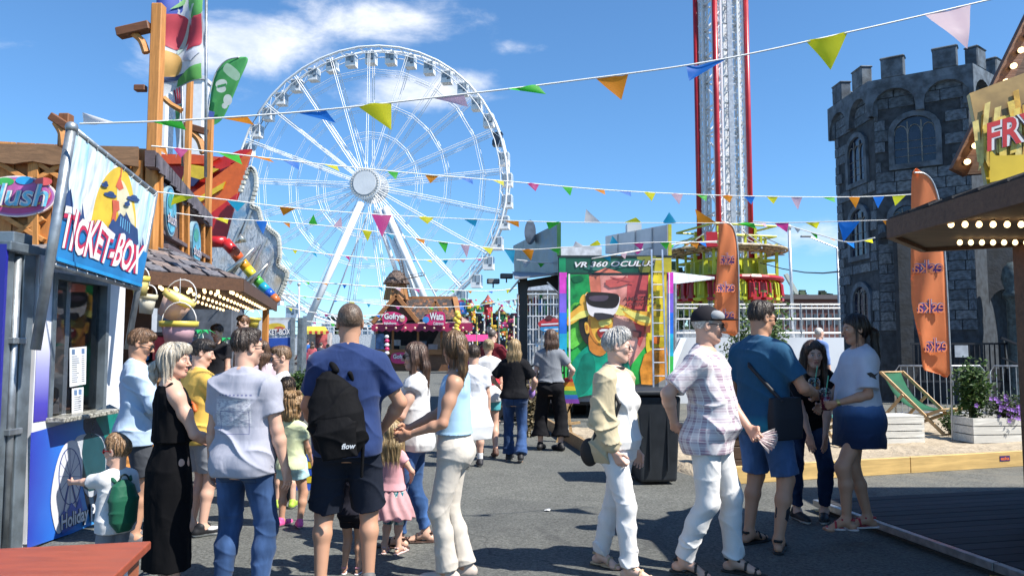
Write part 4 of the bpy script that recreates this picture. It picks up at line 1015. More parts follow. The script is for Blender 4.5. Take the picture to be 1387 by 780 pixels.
for x0,x1,z0,z1,ar in op:
 mb.box(((xs+x0)/2,20.3,2.2),(x0-xs,.22,4.4));top=[(x1,4.4),(x0,4.4)]
 arc=[(x0,z1-.5 if ar else z1)]+([((x0+x1)/2-(x1-x0)/2*math.cos(aa),z1-.5+.5*math.sin(aa)) for aa in [math.pi*k/8 for k in range(1,8)]] if ar else [])+[(x1,z1-.5 if ar else z1)]
 mb.poly([Vector((x,20.19,z)) for x,z in top+arc],(0,.22,0));mb.box(((x0+x1)/2,20.3,z0/2),(x1-x0,.22,z0));xs=x1
mb.box(((xs+19)/2,20.3,2.2),(19-xs,.22,4.4));mb.build('wall',dk,t)
m_=MB();m_.box((14.6,22.6,2.0),(8.6,.1,4.0));m_.build('interior',M((.008,.008,.010),.9,var=0),t)
m_=MB();m_.box((14.6,20.9,4.5),(9.0,1.5,.15));m_.build('ceiling',dk,t)
for x in (15.75,18.0):
 m_=MB();m_.lathe([(.26,0),(.26,.2),(.19,.3),(.17,2.6),(.2,2.66),(.25,2.72),(.25,2.82),(.19,2.9),(.27,3.2),(.22,3.45),(.1,3.6),(0,3.62)],(x-3.05,19.4,0),14);m_.build('column',M((.05,.075,.08),.6,var=.4,scale=9,bump=.006),t,True)
m_=MB()
for i in range(60):x=10.2+i*.13;m_.box((x,19.6,1.05),(.025,.025,.95))
m_.box((14,19.6,1.55),(7.7,.04,.05));m_.box((14,19.6,.6),(7.7,.04,.05));rl=m_.build('railing',M((.02,.02,.024),.5,.4),t)
m_=MB();m_.beam((12.2,19.2,1.7),(14.6,18.9,.65),.05);m_.beam((12.2,19.2,1.2),(14.6,18.9,.15),.04);m_.build('stair_rail',M((.025,.025,.03),.5,.4),t)
m_=MB();m_.box((11.4,19.55,1.36),(.34,.02,.30));m_.build('notice',M((.35,.38,.42),.6),t)
t=thing('castle_wall','low stone castle wall with battlements right of the tower','wall',(16,24.5,0));m_=MB();m_.box((17,25,3.4),(7,.5,6.8));m_.build('wall',stone[1],t)
for i in range(5):m_=MB();m_.box((14.1+1.2*i,25,7.1),(.7,.5,.6));m_.build('merlon',stone[2],t)
# ---------------- crowd barriers ----------------
galv=M((.40,.41,.42),.45,.75,.15,10)
def barrier(c,rz,L,label):
 t=thing('crowd_barrier',label,'barrier',c,rz,'galvanised crowd barriers behind the beach bar');m_=MB()
 pts=[(-L/2,0,.12),(-L/2,0,.98),(-L/2+.1,0,1.1),(L/2-.1,0,1.1),(L/2,0,.98),(L/2,0,.12)];m_.path(pts,.02,6);m_.tube((-L/2,0,.16),(L/2,0,.16),.018,n=6);m_.build('frame',galv,t,True,local=True)
 q=MB();q.tube((0,0,.16),(0,0,1.1),.0085,n=5);me=q.mesh('bar',galv);k=int(L/.125)
 for i in range(1,k):o=link('bar',me,t);o.location=(-L/2+L*i/k,0,0)
 for s in (-1,1):m_=MB();m_.beam((s*(L/2-.25),-.3,.02),(s*(L/2-.25),.3,.02),.05,.02);m_.beam((s*(L/2-.25),0,.02),(s*(L/2-.25),0,.16),.03);m_.build('foot',galv,t,local=True)
 return t
x0,x1=W(1211,487,15.6),W(1333,487,15.6);L=x1.x-x0.x
barrier(((x0.x+x1.x)/2,15.6,0),0,L,'galvanised crowd barrier directly behind the green deck chair')
barrier((x1.x+.06+L/2,15.5,0),-.04,L,'galvanised crowd barrier behind the flowering planter at the right')
# ---------------- deck chairs ----------------
beech=wood((.55,.36,.17),.5,'y',.7)
def deckchair(c,rz,col,label,flip=1):
 t=thing('deck_chair',label,'deck chair',c,rz,'deck chairs on the sand');w=.29
 for s in (-1,1):
  m_=MB();m_.beam((s*w,.62,.02),(s*w,-.48,.98),.05,.028,up=(1,0,0));m_.build('back_rail',beech,t,local=True)
  m_=MB();m_.beam((s*(w-.04),-.42,.02),(s*(w-.04),.58,.42),.05,.028,up=(1,0,0));m_.build('seat_rail',beech,t,local=True)
  m_=MB();m_.beam((s*(w+.04),-.05,.62),(s*(w+.04),-.55,.10),.045,.025,up=(1,0,0));m_.build('prop',beech,t,local=True)
 m_=MB()
 for y,z,k in ((.62,.03,w),(-.48,.98,w+.03),(-.42,.03,w),(.58,.42,w),(-.55,.11,w+.04)):m_.tube((-k,y,z),(k,y,z),.016,n=8)
 m_.build('cross_bar',beech,t,True,local=True)
 m_=MB();n=16;vs=[];P0,P1=Vector((0,-.48,.98)),Vector((0,.58,.42))
 for i in range(n+1):
  f=i/n;p=P0.lerp(P1,f);sag=-.30*math.sin(math.pi*f**.75);y,z=p.y-.02*math.sin(f*3.1),p.z+sag
  for s in (-1,-.33,.33,1):vs.append((s*(w-.055),y,z-.02*(1-abs(s))))
 m_.add(vs,[(i*4+j,i*4+j+1,i*4+4+j+1,i*4+4+j) for i in range(n) for j in range(3)])
 o=m_.build('sling',M(col,.8,var=.12,scale=5,trans=.08),t,True,local=True);sdf=o.modifiers.new('solid','SOLIDIFY');sdf.thickness=.004
 return t
p=G(1246,590);deckchair((p.x,p.y,.07),R(-152),(.005,.10,.045),'dark green deck chair beside the white crate table')
p=G(1108,604);deckchair((p.x,p.y,.07),R(-150),(.10,.38,.33),'pale turquoise deck chair behind the bending girl')
# ---------------- white crates and planters ----------------
whw=wood((.66,.65,.60),.6,'x',.86)
def crate(name,label,cat,c,rz,sx,sy,sz,n,group=None,soil=False):
 t=thing(name,label,cat,c,rz,group);h=sz/n
 for i in range(n):
  for sg in (-1,1):
   m_=MB();m_.box((0,sg*(sy/2-.01),h*(i+.5)),(sx,.02,h-.014));m_.build('slat',whw,t,local=True)
   m_=MB();m_.box((sg*(sx/2-.01),0,h*(i+.5)),(.02,sy-.044,h-.014));m_.build('slat',whw,t,local=True)
 for a in (-1,1):
  for b in (-1,1):m_=MB();m_.box((a*(sx/2-.045),b*(sy/2-.045),sz/2-.005),(.045,.045,sz-.02));m_.build('corner_post',whw,t,local=True)
 if soil:m_=MB();m_.box((0,0,sz-.08),(sx-.06,sy-.06,.06));m_.build('soil',M((.03,.022,.015),.95,var=.4,scale=30,bump=.01),t,local=True)
 else:
  k=5
  for i in range(k):m_=MB();m_.box((0,-sy/2+sy*(i+.5)/k,sz+.008),(sx,sy/k-.012,.018));m_.build('top_slat',whw,t,local=True)
 return t
p=G(1229,608);crate('crate_table','low white slatted crate table on sand beside green deck chair','crate',(p.x-.05,p.y+.26,.06),R(8),.62,.5,.40,4)
p=G(1207,585);crate('crate_table','white slatted crate table half hidden behind girl in dip dyed dress','crate',(p.x-.3,p.y+.9,.06),R(5),.55,.5,.40,4)
p=G(1352,606);PL=(p.x+.35,p.y+.30,.06);crate('planter','white slatted planter box holding leafy plants and purple flowers','planter',PL,R(6),1.5,.5,.38,3,soil=True)
def leaf_mats(cols):return [M(c,.55,var=.25,scale=9,trans=.35) for c in cols]
def shrub(name,label,c,rx,ry,rz_,n,cols,leaf=.05,flowers=None,stems=8,seed=1,cat='plant',parent=None):
 rg=random.Random(seed);t=parent or thing(name,label,cat,c);c=Vector(c);mats=leaf_mats(cols);fol=MB();stm=MB()
 tips=[]
 for i in range(stems):
  a=rg.uniform(0,6.28);e=c+Vector((rx*.8*math.cos(a)*rg.random(),ry*.8*math.sin(a)*rg.random(),rz_*rg.uniform(.6,1.0)));b=c+Vector(((e.x-c.x)*.25,(e.y-c.y)*.25,0))
  mid=b.lerp(e,.5)+Vector((rg.uniform(-.04,.04),rg.uniform(-.04,.04),.05));stm.path([b,mid,e],[.008,.006,.003],5);tips+=[b.lerp(e,f) for f in (.35,.5,.65,.8,.9,1)]
 for i in range(n):
  b=rg.choice(tips);p=b+Vector((rg.gauss(0,rx*.22),rg.gauss(0,ry*.22),rg.gauss(0,rz_*.12)))
  if p.z<c.z:p.z=c.z+rg.random()*.1
  d=Vector((rg.gauss(0,1),rg.gauss(0,1),rg.gauss(.1,.6))).normalized();w=d.orthogonal().normalized();w.rotate(Matrix.Rotation(rg.uniform(-.6,.6),3,d));L=leaf*rg.uniform(.6,1.3)
  nn=d.cross(w)*L*.12;fol.add([p,p+d*L*.5+w*L*.3+nn,p+d*L,p+d*L*.5-w*L*.3+nn,p+d*L*.5],[(0,1,4),(1,2,4),(2,3,4),(3,0,4)],rg.randrange(len(mats)))
 stm.build('stem',M((.10,.11,.04),.7),t);o=fol.build('foliage',mats,t);o['kind']='stuff'
 if flowers:
  q=MB()
  for i in range(flowers[1]):
   p=rg.choice(tips)+Vector((rg.gauss(0,rx*.3),rg.gauss(-ry*.3,ry*.3),rg.gauss(0,.05)))
   for k in range(5):a=6.28*k/5;d=Vector((math.cos(a),-.35,math.sin(a)));s=Vector((-math.sin(a),0,math.cos(a)));q.add([p,p+d*.025+s*.014,p+d*.04,p+d*.025-s*.014],[(0,1,2,3)])
  q.build('flowers',M(flowers[0],.6,var=.15),t)['kind']='stuff'
 return t
gr=[(.05,.11,.022),(.075,.15,.03),(.035,.08,.02),(.11,.17,.04)]
shrub('potted_shrub','bushy green shrub growing at the left end of the planter',(PL[0]-.55,PL[1]-.02,.36),.34,.26,.80,1500,gr,.075,None,14,4)
shrub('petunia','purple flowering petunia in the middle of the white planter',(PL[0]-.05,PL[1]-.12,.36),.32,.22,.36,800,[(.06,.10,.03),(.04,.07,.03),(.10,.12,.05)],.06,((.30,.14,.52),46),12,9)
shrub('herb','trailing leafy herb at the right end of the planter',(PL[0]+.45,PL[1]-.1,.36),.35,.25,.46,800,gr,.055,None,12,12)
p=G(1303,600);shrub('low_plant','small plant in a dark pot left of the planter',(p.x,p.y+.3,.10),.22,.2,.36,420,[(.09,.15,.03),(.06,.10,.025)],.06,None,8,15)
for k,(px,py,top,Yp,lab) in enumerate(((1008,560,418,14.5,'slender green bamboo shrub behind the man in the teal shirt'),(1052,560,425,14.2,'loose leafy shrub between teal shirted man and bending girl'))):
 b=W(px,py,Yp);b.z=0;h=zz(top,Yp);shrub('tall_shrub',lab,b,.42,.35,h,1000,[(.10,.18,.04),(.07,.13,.03),(.15,.22,.07)],.09,None,11,30+k)
# ---------------- orange feather flags ----------------
def feather_flag(label,base,outline,texts,Y,col=(.94,.34,.13),group='orange feather flags of the beach bar',pole_pts=None,prints=True,name='feather_flag',seed=0,letters='eska'):
 b=W(base[0],base[1],Y);b.z=.05;t=thing(name,label,'flag',b,0,group)
 out=[(p.x,p.y) for p in spline([(x,y,0) for x,y in outline],5)]
 ys=sorted(set([y for x,y in out]));y0,y1=min(ys),max(ys);nr=60;nc=8;vs=[]
 def span(y):
  xs=[]
  for i in range(len(out)):
   (xa,ya),(xb,yb)=out[i],out[(i+1) % len(out)]
   if (ya-y)*(yb-y)<=0 and ya != yb:xs.append(xa+(xb-xa)*(y-ya)/(yb-ya))
  return (min(xs),max(xs)) if len(xs)>1 else None
 wob=lambda f,g:Y+.05*math.sin(g*5+f*3+seed)*(1-f)+.03*math.sin(g*13+f*7+seed)*(1-f)+.10*(1-f)*math.sin(g*2.5)
 for j in range(nr+1):
  y=y0+.3+(y1-y0-.6)*j/nr;s=span(y)
  for i in range(nc+1):f=i/nc;vs.append(W(s[0]+(s[1]-s[0])*f,y,wob(f,j/nr)))
 m_=MB();m_.add(vs,[(j*(nc+1)+i,j*(nc+1)+i+1,(j+1)*(nc+1)+i+1,(j+1)*(nc+1)+i) for j in range(nr) for i in range(nc)])
 o=m_.build('cloth',M(col,.6,var=.06,scale=2,trans=.42),t,True);sf=o.modifiers.new('solid','SOLIDIFY');sf.thickness=.003;sf.offset=0
 pl=pole_pts or [(base[0],base[1]),out[0]];pth=spline([(x,y,0) for x,y in pl],6,False)
 m_=MB();pw=[W(q.x,q.y,Y) for q in pth];m_.path(pw,.013,7);m_.build('pole',M((.5,.5,.5),.4,.6),t,True)
 if prints:
  for (xa,ya,xb,yb) in texts:
   q=MB()
   for mi,bb,lf in ((0,.085,.035),(1,.055,.040),(3,.0,.046)):
    ym=(ya+yb)/2;cor=[]
    for x,y in ((xb,yb),(xa,yb),(xa,ya),(xb,ya)):
     s=span(y);f=(x-s[0])/(s[1]-s[0]);cor.append(W(x,y,wob(f,(y-y0)/(y1-y0))-lf))
    lettering(q,letters,cor,mi,bb,0,0)
   q.build('lettering',[M((.75,.72,.70),.6,var=0),M((.09,.03,.20),.6,var=0),M((.09,.03,.20),.6,var=0),M((.80,.24,.10),.6,var=0)],t)
 return t
feather_flag('tall orange feather flag with mirrored purple lettering beside the green deck chair',(1290,603),[(1236,234),(1252,236),(1264,250),(1273,285),(1279,350),(1284,430),(1287,506),(1268,505),(1251,500),(1247,468),(1238,428),(1234,395),(1234,320)],
 [(1236,352,1278,370),(1242,405,1280,424),(1252,457,1283,477)],11.9,pole_pts=[(1290,603),(1288,506),(1281,360),(1274,285),(1265,250),(1253,236),(1238,234)])
feather_flag('orange feather flag rising behind the old man in the cap',(999,600),[(974,303),(985,301),(994,312),(999,345),(1000,395),(1000,450),(985,452),(966,445),(968,405),(971,360),(973,325)],
 [(975,342,996,359),(970,381,996,396),(968,418,996,434)],14.2,pole_pts=[(1000,590),(1001,450),(1000,350),(995,313),(986,302),(975,302)],seed=2)
# ---------------- ticket box on the left ----------------
XF_=-3.57;TBY0,TBY1=5.45,7.08
def facept(px,py,off=0.0):return onplane(px,py,Vector((XF_+off,0,0)),Vector((1,0,0)))
zt=2.2
grey_st=M((.20,.24,.27),.45,.55,.2,6,.0006,60);galv2=M((.36,.39,.41),.42,.7,.18,8,.0006,70)
wht=M((.72,.72,.74),.4,var=.04)
t=thing('ticket_box','blue printed ticket booth with window counter and grey steel frame','ticket booth',(-4.8,6.2,0))
ys=[onplane(x,470,Vector((XF_,0,0)),Vector((1,0,0))).y for x in (48,68,145,167)]
zc=.945;zw=2.08
mb=MB();mb.box((-4.9,6.26,1.1),(2.56,.06,2.1));mb.box((-6.15,6.27,1.1),(.06,1.6,2.1));mb.box((-4.9,TBY1-.03,1.1),(2.6,.06,2.1))
mb.box((XF_-.04,(ys[0]+ys[3])/2,zc/2+.03),(.08,ys[3]-ys[0],zc-.06));mb.box((XF_-.04,(ys[0]+ys[1])/2,(zc+zt)/2),(.08,ys[1]-ys[0],zt-zc));mb.box((XF_-.04,(ys[2]+ys[3])/2,(zc+zt)/2),(.08,ys[3]-ys[2],zt-zc))
mb.box((XF_-.04,(ys[1]+ys[2])/2,(zw+zt)/2),(.08,ys[2]-ys[1],zt-zw));mb.box((-4.85,6.27,.03),(2.5,1.6,.06));mb.build('wall',wht,t)
mb=MB();mb.box((-4.9,6.27,zt+.03),(2.62,1.7,.06));bevel(mb.build('roof',grey_st,t),.01)
def grad_mat():
 m,N,b=newmat('pillar_print');co=N.coord();x,y,z=N.sep(co);n=N.noise(co,3,2)
 f=N.math('MULTIPLY_ADD',n,.05,N.math('DIVIDE',N.math('SUBTRACT',z,.95),1.0))
 N.put(b.inputs['Base Color'],N.ramp(f,[(.0,(.040,.025,.30)),(.16,(.07,.06,.42)),(.42,(.33,.33,.62)),(.62,(.66,.66,.72))]));b.inputs['Roughness'].default_value=.3;return m
mb=MB();mb.add([(XF_+.004,ys[0]+.01,zc),(XF_+.004,ys[1]-.005,zc),(XF_+.004,ys[1]-.005,zt),(XF_+.004,ys[0]+.01,zt)],[(0,1,2,3)])
mb.build('pillar_print',grad_mat(),t)
def blue_print():
 m,N,b=newmat('panel_print');co=N.coord();x,y,z=N.sep(co);n=N.noise(co,2.4,3)
 f=N.math('ADD',N.math('DIVIDE',N.math('SUBTRACT',y,-.95),1.9),N.math('MULTIPLY',n,.12))
 N.put(b.inputs['Base Color'],N.ramp(f,[(.05,(.018,.016,.22)),(.30,(.03,.035,.36)),(.52,(.03,.16,.62)),(.75,(.05,.30,.70))]));b.inputs['Roughness'].default_value=.28;return m
A=Art((XF_,6,0),(1,0,0));bp=blue_print();nav=M((.012,.035,.075),.3,var=.1);teal=M((.01,.20,.17),.3,var=.1);dt=M((.015,.07,.09),.3,var=.1);pw=M((.70,.70,.74),.35,var=.03);lb=M((.10,.22,.62),.3,var=.08)
A.poly([(41,586),(163,552),(163,700),(36,742)],bp)
A.poly([(112,569),(163,555),(163,697),(128,708),(118,690),(112,650),(124,610)],nav,3)
A.poly([(128,566),(163,556),(163,640),(148,610),(138,585)],teal)
A.poly([(100,596),(120,587),(136,592),(143,620),(136,660),(118,672),(106,640)],M((.50,.53,.58),.35,var=.05),4)
A.poly([(112,592),(112,660),(138,655),(141,610),(132,590)],dt,3)
A.poly([(95,596),(107,605),(110,640),(100,690),(84,716),(77,722),(72,712),(67,680),(72,640),(82,608)],pw,4)
wl=M((.06,.10,.30),.4,var=0)
for k in range(36):
 a0,a1=2*math.pi*k/36,2*math.pi*(k+1)/36;cx,cy,rx,ry=93,645,15,38
 A.k+=0;A.line(cx+rx*math.cos(a0),cy+ry*math.sin(a0),cx+rx*math.cos(a1),cy+ry*math.sin(a1),1.3,wl);A.k-=1
 if k % 3==0:A.line(cx,cy,cx+rx*math.cos(a0),cy+ry*math.sin(a0),.6,wl);A.k-=1
A.k+=1
A.line(93,645,84,694,1.8,wl);A.line(93,645,102,684,1.8,wl)
A.poly([(78,700),(84,690),(88,694),(94,680),(101,688),(106,672),(110,690),(114,700),(82,724)],M((.05,.13,.50),.35,var=.1))
for m_2,b_ in ((nav,.09),(M((.80,.80,.82),.3,var=0),.025)):
 art_text(A,'Holiday',((80,724),(117,708),(117,684),(80,697)),m_2,bold=b_);art_text(A,'Park',((120,706),(143,698),(143,675),(120,683)),m_2,bold=b_)
A.line(80,734,118,717,2.6,pw)
A.build('panel_print',t)
mb=MB();f_=.05;yA,yB=ys[1],ys[2]
for y in (yA+.02,yB-.03):mb.box((XF_-.03,y,(zc+zw)/2),(.09,f_,zw-zc))
mb.box((XF_-.03,(yA+yB)/2,zw-.02),(.085,yB-yA-.1,.05));wn=mb.build('window',grey_st,t)
mb=MB();mb.add([(XF_-.05,yA+.04,zc+.02),(XF_-.05,yB-.05,zc+.02),(XF_-.05,yB-.05,zw-.04),(XF_-.05,yA+.04,zw-.04)],[(0,1,2,3)]);mb.build('pane',glass((.62,.66,.68),.02,.75),wn)
mb=MB();mb.box((XF_-.02,(yA+yB)/2,zc+.0),(.34,yB-yA+.04,.035));bevel(mb.build('counter',M((.34,.33,.28),.3,var=.5,scale=40),t),.006)
mb=MB();mb.box((-4.5,6.2,1.6),(.05,1.3,1.6));mb.build('curtain',M((.14,.15,.16),.8,var=.6,scale=7),t)
for z in (1.35,1.6,1.85):
 mb=MB();mb.box((-4.32,6.15,z),(.3,1.0,.02))
 for i in range(9):mb.box((-4.3,5.75+.11*i,z+.07),(.08,.07,.10+.05*((i*7) % 3)),mi=1+(i % 4))
 mb.build('shelf',[M((.12,.12,.12)),M((.25,.1,.08)),M((.08,.12,.2)),M((.35,.33,.3)),M((.03,.03,.03))],t)
mb=MB();mb.lathe([(.0,0),(.17,.02),(.20,.35),(.15,.55),(0,.6)],(-3.95,5.98,.9),14);mb.build('chair_back',M((.10,.105,.11),.6),t,True)
for (x0,y0,x1,y1,nl,lab) in ((94,471,117,524,13,'list'),(97,526,113,562,7,'list')):
 a=Art((XF_-.045,6,0),(1,0,0),.0008,.001);a.poly([(x0,y0),(x1,y0-2),(x1-1,y1-4),(x0,y1)],M((.72,.73,.74),.5,var=.05))
 ink=M((.16,.18,.22),.6,var=0);rgn=random.Random(nl);a.k+=1
 a.poly([(x0+3,y0+2),(x0+7,y0+2),(x0+7,y0+9),(x0+3,y0+9)],M((.12,.2,.34),.5));a.k-=1;a.poly([(x1-7,y0+1),(x1-3,y0+1),(x1-3,y0+8),(x1-7,y0+8)],M((.12,.2,.34),.5));a.k-=1
 for i in range(nl):yy=y0+12+i*(y1-y0-16)/nl;a.line(x0+3,yy,x0+3+rgn.uniform(6,11),yy-.6,.9,ink);a.k-=1;a.line(x1-7,yy-1.2,x1-3,yy-1.6,.9,ink);a.k-=1
 a.build('price_list',t)
mb=MB();mb.beam((XF_-.06,yA+.10,zc+.03),(XF_-.16,yA+.26,zc+.23),.16,.03);bevel(mb.build('card_terminal',M((.02,.02,.022),.35),t),.006)
def pipe(t,a,b,r=.026,name='pipe',mat=None,n=10):m_=MB();m_.tube(a,b,r,n=n);return m_.build(name,mat or galv2,t,True)
for (x,y,sx,sy) in ((-3.62,5.665,.10,.13),(-3.66,5.475,.13,.10)):
 mb=MB();mb.box((x,y,1.10),(sx,sy,2.20));bevel(mb.build('corner_post',grey_st,t),.008)
mb=MB();mb.box((-3.65,5.57,1.10),(.03,.09,2.19));mb.build('corner_web',grey_st,t)
mb=MB();mb.box((-3.64,5.56,2.22),(.20,.34,.07));mb.box((-3.66,5.62,2.30),(.12,.22,.08));bevel(mb.build('corner_casting',grey_st,t),.01)
pipe(t,(-3.60,5.56,.02),(-3.60,5.56,2.16),.030)
for z in (.9,1.55,2.2):mb=MB();mb.box((-3.59,5.57,z),(.07,.15,.045));bevel(mb.build('clamp',galv2,t),.006)
mb=MB();mb.box((-4.62,5.40,1.15),(2.1,.025,2.16));mb.build('front_panel',blue_print(),t)
# ---------------- tilted banner on pipes ----------------
NT_,FT_,NB_=W(97,173,5.5),W(210,262,6.8),W(67,357,5.5)
bn_=(FT_-NT_).cross(NB_-NT_).normalized();FB_=onplane(187,391,NT_,bn_)
t=thing('ticket_banner','TICKET-BOX banner with domes and blue city laced to tilted pipes','banner',(-3.4,6.1,1.6))
ext=lambda a,b,k:b+(b-a)*k
pipe(t,ext(NB_,NT_,.03),ext(NT_,NB_,.62),.036);pipe(t,NT_,FT_,.024);pipe(t,FT_,ext(FT_,FB_,.62),.026);pipe(t,NB_+(FB_-NB_)*-.02,FB_,.024)
mb=MB();mb.ball(NT_,.045,12);mb.build('pipe_cap',galv2,t,True)
A=Art(NT_,bn_,.0012,.012)
def sky_print():
 m,N,b=newmat('banner_print');co=N.coord();n=N.noise(N.mapping(co,(2,7,.6)),1.6,3)
 N.put(b.inputs['Base Color'],N.ramp(n,[(.36,(.30,.60,.75)),(.52,(.62,.72,.76)),(.62,(.74,.74,.72))]));b.inputs['Roughness'].default_value=.5
 w=N.noise(N.mapping(co,(1,2.5,.7)),3.2,2);bb=N.n.new('ShaderNodeBump');bb.inputs['Distance'].default_value=.05;N.l.new(w,bb.inputs['Height']);N.l.new(bb.outputs[0],b.inputs['Normal']);return m
A.poly([(100,180),(208,266),(186,388),(70,352)],sky_print())
ylw=M((.74,.50,.05),.5,var=.1);rd2=M((.62,.13,.07),.5,var=.1);nv2=M((.03,.07,.20),.5,var=.1);bl2=M((.02,.20,.48),.5,var=.12,scale=3);pale=M((.72,.66,.45),.5,var=.1);lbl=M((.16,.46,.70),.5,var=.1)
A.poly([(121,318),(124,285),(132,255),(145,234),(160,226),(172,238),(179,268),(182,300),(178,325),(150,330)],ylw,4)
A.poly([(158,246),(166,248),(176,275),(180,305),(172,318),(160,300),(156,270)],pale,4)
A.poly([(160,237),(162,246),(165,255),(159,258),(154,252)],rd2);A.line(162,226,161,240,1.2,rd2)
A.poly([(149,270),(158,272),(159,284),(155,286),(152,310),(146,308),(150,286)],rd2)
for cx,cy,rx in ((146,264,9),(177,269,9),(138,250,5),(168,276,4)):A.ell(cx,cy,rx,3,nv2,rot=.25);A.ell(cx+1,cy-2.5,rx*.5,2.6,nv2,rot=.25)
A.poly([(142,306),(148,296),(152,300),(158,288),(164,294),(166,286),(173,302),(182,310),(183,330),(170,340),(146,326)],nv2)
for x in range(0,5):A.line(159+x*3,293+x*2,158+x*3,306+x*2.4,1.0,lbl);A.k-=1
A.k+=1
A.poly([(78,297),(100,306),(125,315),(150,322),(195,342),(186,388),(70,352),(72,330)],bl2)
A.poly([(82,280),(84,262),(90,255),(93,275),(93,284)],nv2);A.poly([(100,308),(104,290),(106,274),(108,292),(112,312)],nv2);A.poly([(186,335),(188,320),(190,334)],nv2)
wv_=lambda s,t:t+.07*math.sin(s*20)*(.3+t)
for m_2,b_ in ((nv2,.11),(M((.55,.03,.09),.5,var=0),.075),(M((.78,.78,.78),.5,var=.05),.02)):
 art_text(A,'TICKET-BOX',((73,335),(181,372),(192,334),(82,277)),m_2,bold=b_,wave=wv_,shear=.12)
A.poly([(70,352),(186,388),(187,384),(71,347)],M((.02,.28,.62),.5,var=.1))
A.build('print',t)
mb=MB();b4=[onplane(x,y,NT_,bn_)+A.n*.006 for x,y in ((100,180),(208,266),(186,388),(70,352))];mb.poly(b4,A.n*-.003);mb.build('sheet',M((.6,.6,.6),.6,trans=.2),t)
mb=MB()
for f in [i/9 for i in range(10)]:
 for a,b,c,d in ((NT_,FT_,b4[0],b4[1]),(NB_,FB_,b4[3],b4[2])):p=a.lerp(b,f*.96+.02);q=c.lerp(d,f*.96+.02);mb=MB();mb.path([p+A.n*.03,q+A.n*.012,p-A.n*.03],.005,4);mb.build('lacing_tie',M((.7,.7,.68),.7),t)
# ---------------- red brown table corner ----------------
z=.75;q=[G(205,732,z),G(152,782,z),Vector((-1.28,2.05,z)),Vector((-2.6,1.9,z)),G(-120,748,z),G(0,743,z)]
t=thing('table','red brown wooden table corner in the left foreground','table',(-1.9,2.5,0));tm=M((.30,.065,.030),.42,var=.10,scale=4,stretch=(1,5,1))
mb=MB();mb.poly([q[0],q[1],q[2],q[3],q[4]],(0,0,-.032));bevel(mb.build('table_top',tm,t),.005)
mb=MB();ins_=[p*.94+Vector((-1.9,2.5,z))*.06-Vector((0,0,.036)) for p in (q[0],q[1],q[2],q[3],q[4])];mb.poly(ins_,(0,0,-.085));mb.build('apron',M((.36,.11,.05),.5,var=.1),t)
for p in (q[0],q[2],q[3],q[4]):c=p.lerp(Vector((-1.9,2.45,z)),.22);mb=MB();mb.box((c.x,c.y,.36),(.06,.06,.70));mb.build('leg',M((.03,.03,.03),.4),t)
mb=MB();e0,e1=ins_[0],ins_[1];c=e0.lerp(e1,.42);d=(e1-e0).normalized();n_=Vector((-d.y,d.x,0));n_=n_ if n_.x>0 else-n_;mb.poly([c+n_*.003+d*s*.03+Vector((0,0,zz_)) for s,zz_ in ((-1,-.06),(1,-.06),(1,-.02),(-1,-.02))],n_*.001);mb.build('sticker',wht,t)
# ---------------- slush stall ----------------
Q=W(204,400,10.0);Q.z=0;fl=Vector((-.977,-.213,0));fs_=Vector((-.213,.977,0));nf=Vector((.213,-.977,0));ns=Vector((.977,.213,0))
ob=wood((.56,.24,.06),.55,'z',.5);ob2=wood((.46,.18,.045),.55,'z',.5);obx=wood((.54,.23,.06),.55,'x',.5);purp=wood((.135,.10,.105),.7,'x',.6);drk=wood((.10,.045,.02),.6,'x',.5)
t=thing('slush_stall','timber slush drink stall with shingled canopy, bulbs and oval slush signs','food stall',(-5.5,12,0))
def onf(px,py,o=0.0):return onplane(px,py,Q+nf*o,nf)
def ons(px,py,o=0.0):return onplane(px,py,Q+ns*o,ns)
zb,zt2=2.3,4.1
qq=MB();qq.box((0,0,0),(.21,.03,zt2-zb));pm=[qq.mesh('plank',m_) for m_ in (ob,ob2)]
for i in range(24):c=Q+fl*(.22+.222*i)+Vector((0,0,(zb+zt2)/2))-nf*random.uniform(.02,.03);piece('plank',random.choice(pm),t,frame(c,fl,-nf,Vector((0,0,1))))
mb=MB();mb.poly([Q-nf*.06+Vector((0,0,0)),Q+fl*6-nf*.06,Q+fl*6-nf*.06+Vector((0,0,4.0)),Q-nf*.06+Vector((0,0,4.0))],-nf*.05);mb.build('wall',drk,t)
up1=onf(-30,194,.12);tops=[(x,194+5*(x+30)/230) for x in range(-60,200,13)]
mb=MB();mb.poly([onf(x,y,.14) for x,y in tops]+[onf(x,y+25+2.2*math.sin(x*.11),.14) for x,y in reversed(tops)],-nf*.05);mb.build('fascia',wood((.20,.11,.055),.7,'x',.6),t)
def pbeam(a,b,w,name,mat,o,wl=None,pl=onf):m_=MB();m_.beam(pl(*a,o),pl(*b,o),w,.06,up=(0,0,1));bevel(m_.build(name,mat,t),.006,1)
for a,b in (((52,222),(90,246)),((88,222),(20,262)),((0,222),(48,250)),((150,222),(190,248)),((5,293),(60,326)),((60,296),(0,330)),((110,290),(160,322)),((160,290),(110,322))):pbeam(a,b,.11,'brace',obx,.035)
for x in (46,120,188):pbeam((x,218),(x,335),.13,'upright',ob,.06)
A=Art(Q+nf*.10,nf,.004,.0);mg=M((.50,.06,.22),.4,var=.08);cre=M((.78,.66,.62),.4,var=.05);lbu=M((.16,.50,.66),.4,var=.15,scale=12)
mb=MB();mb.poly([onf(22+54*math.cos(a),266+28*math.sin(a),.10) for a in [2*math.pi*i/28 for i in range(28)]],-nf*.05);mb.build('sign_board',cre,t)
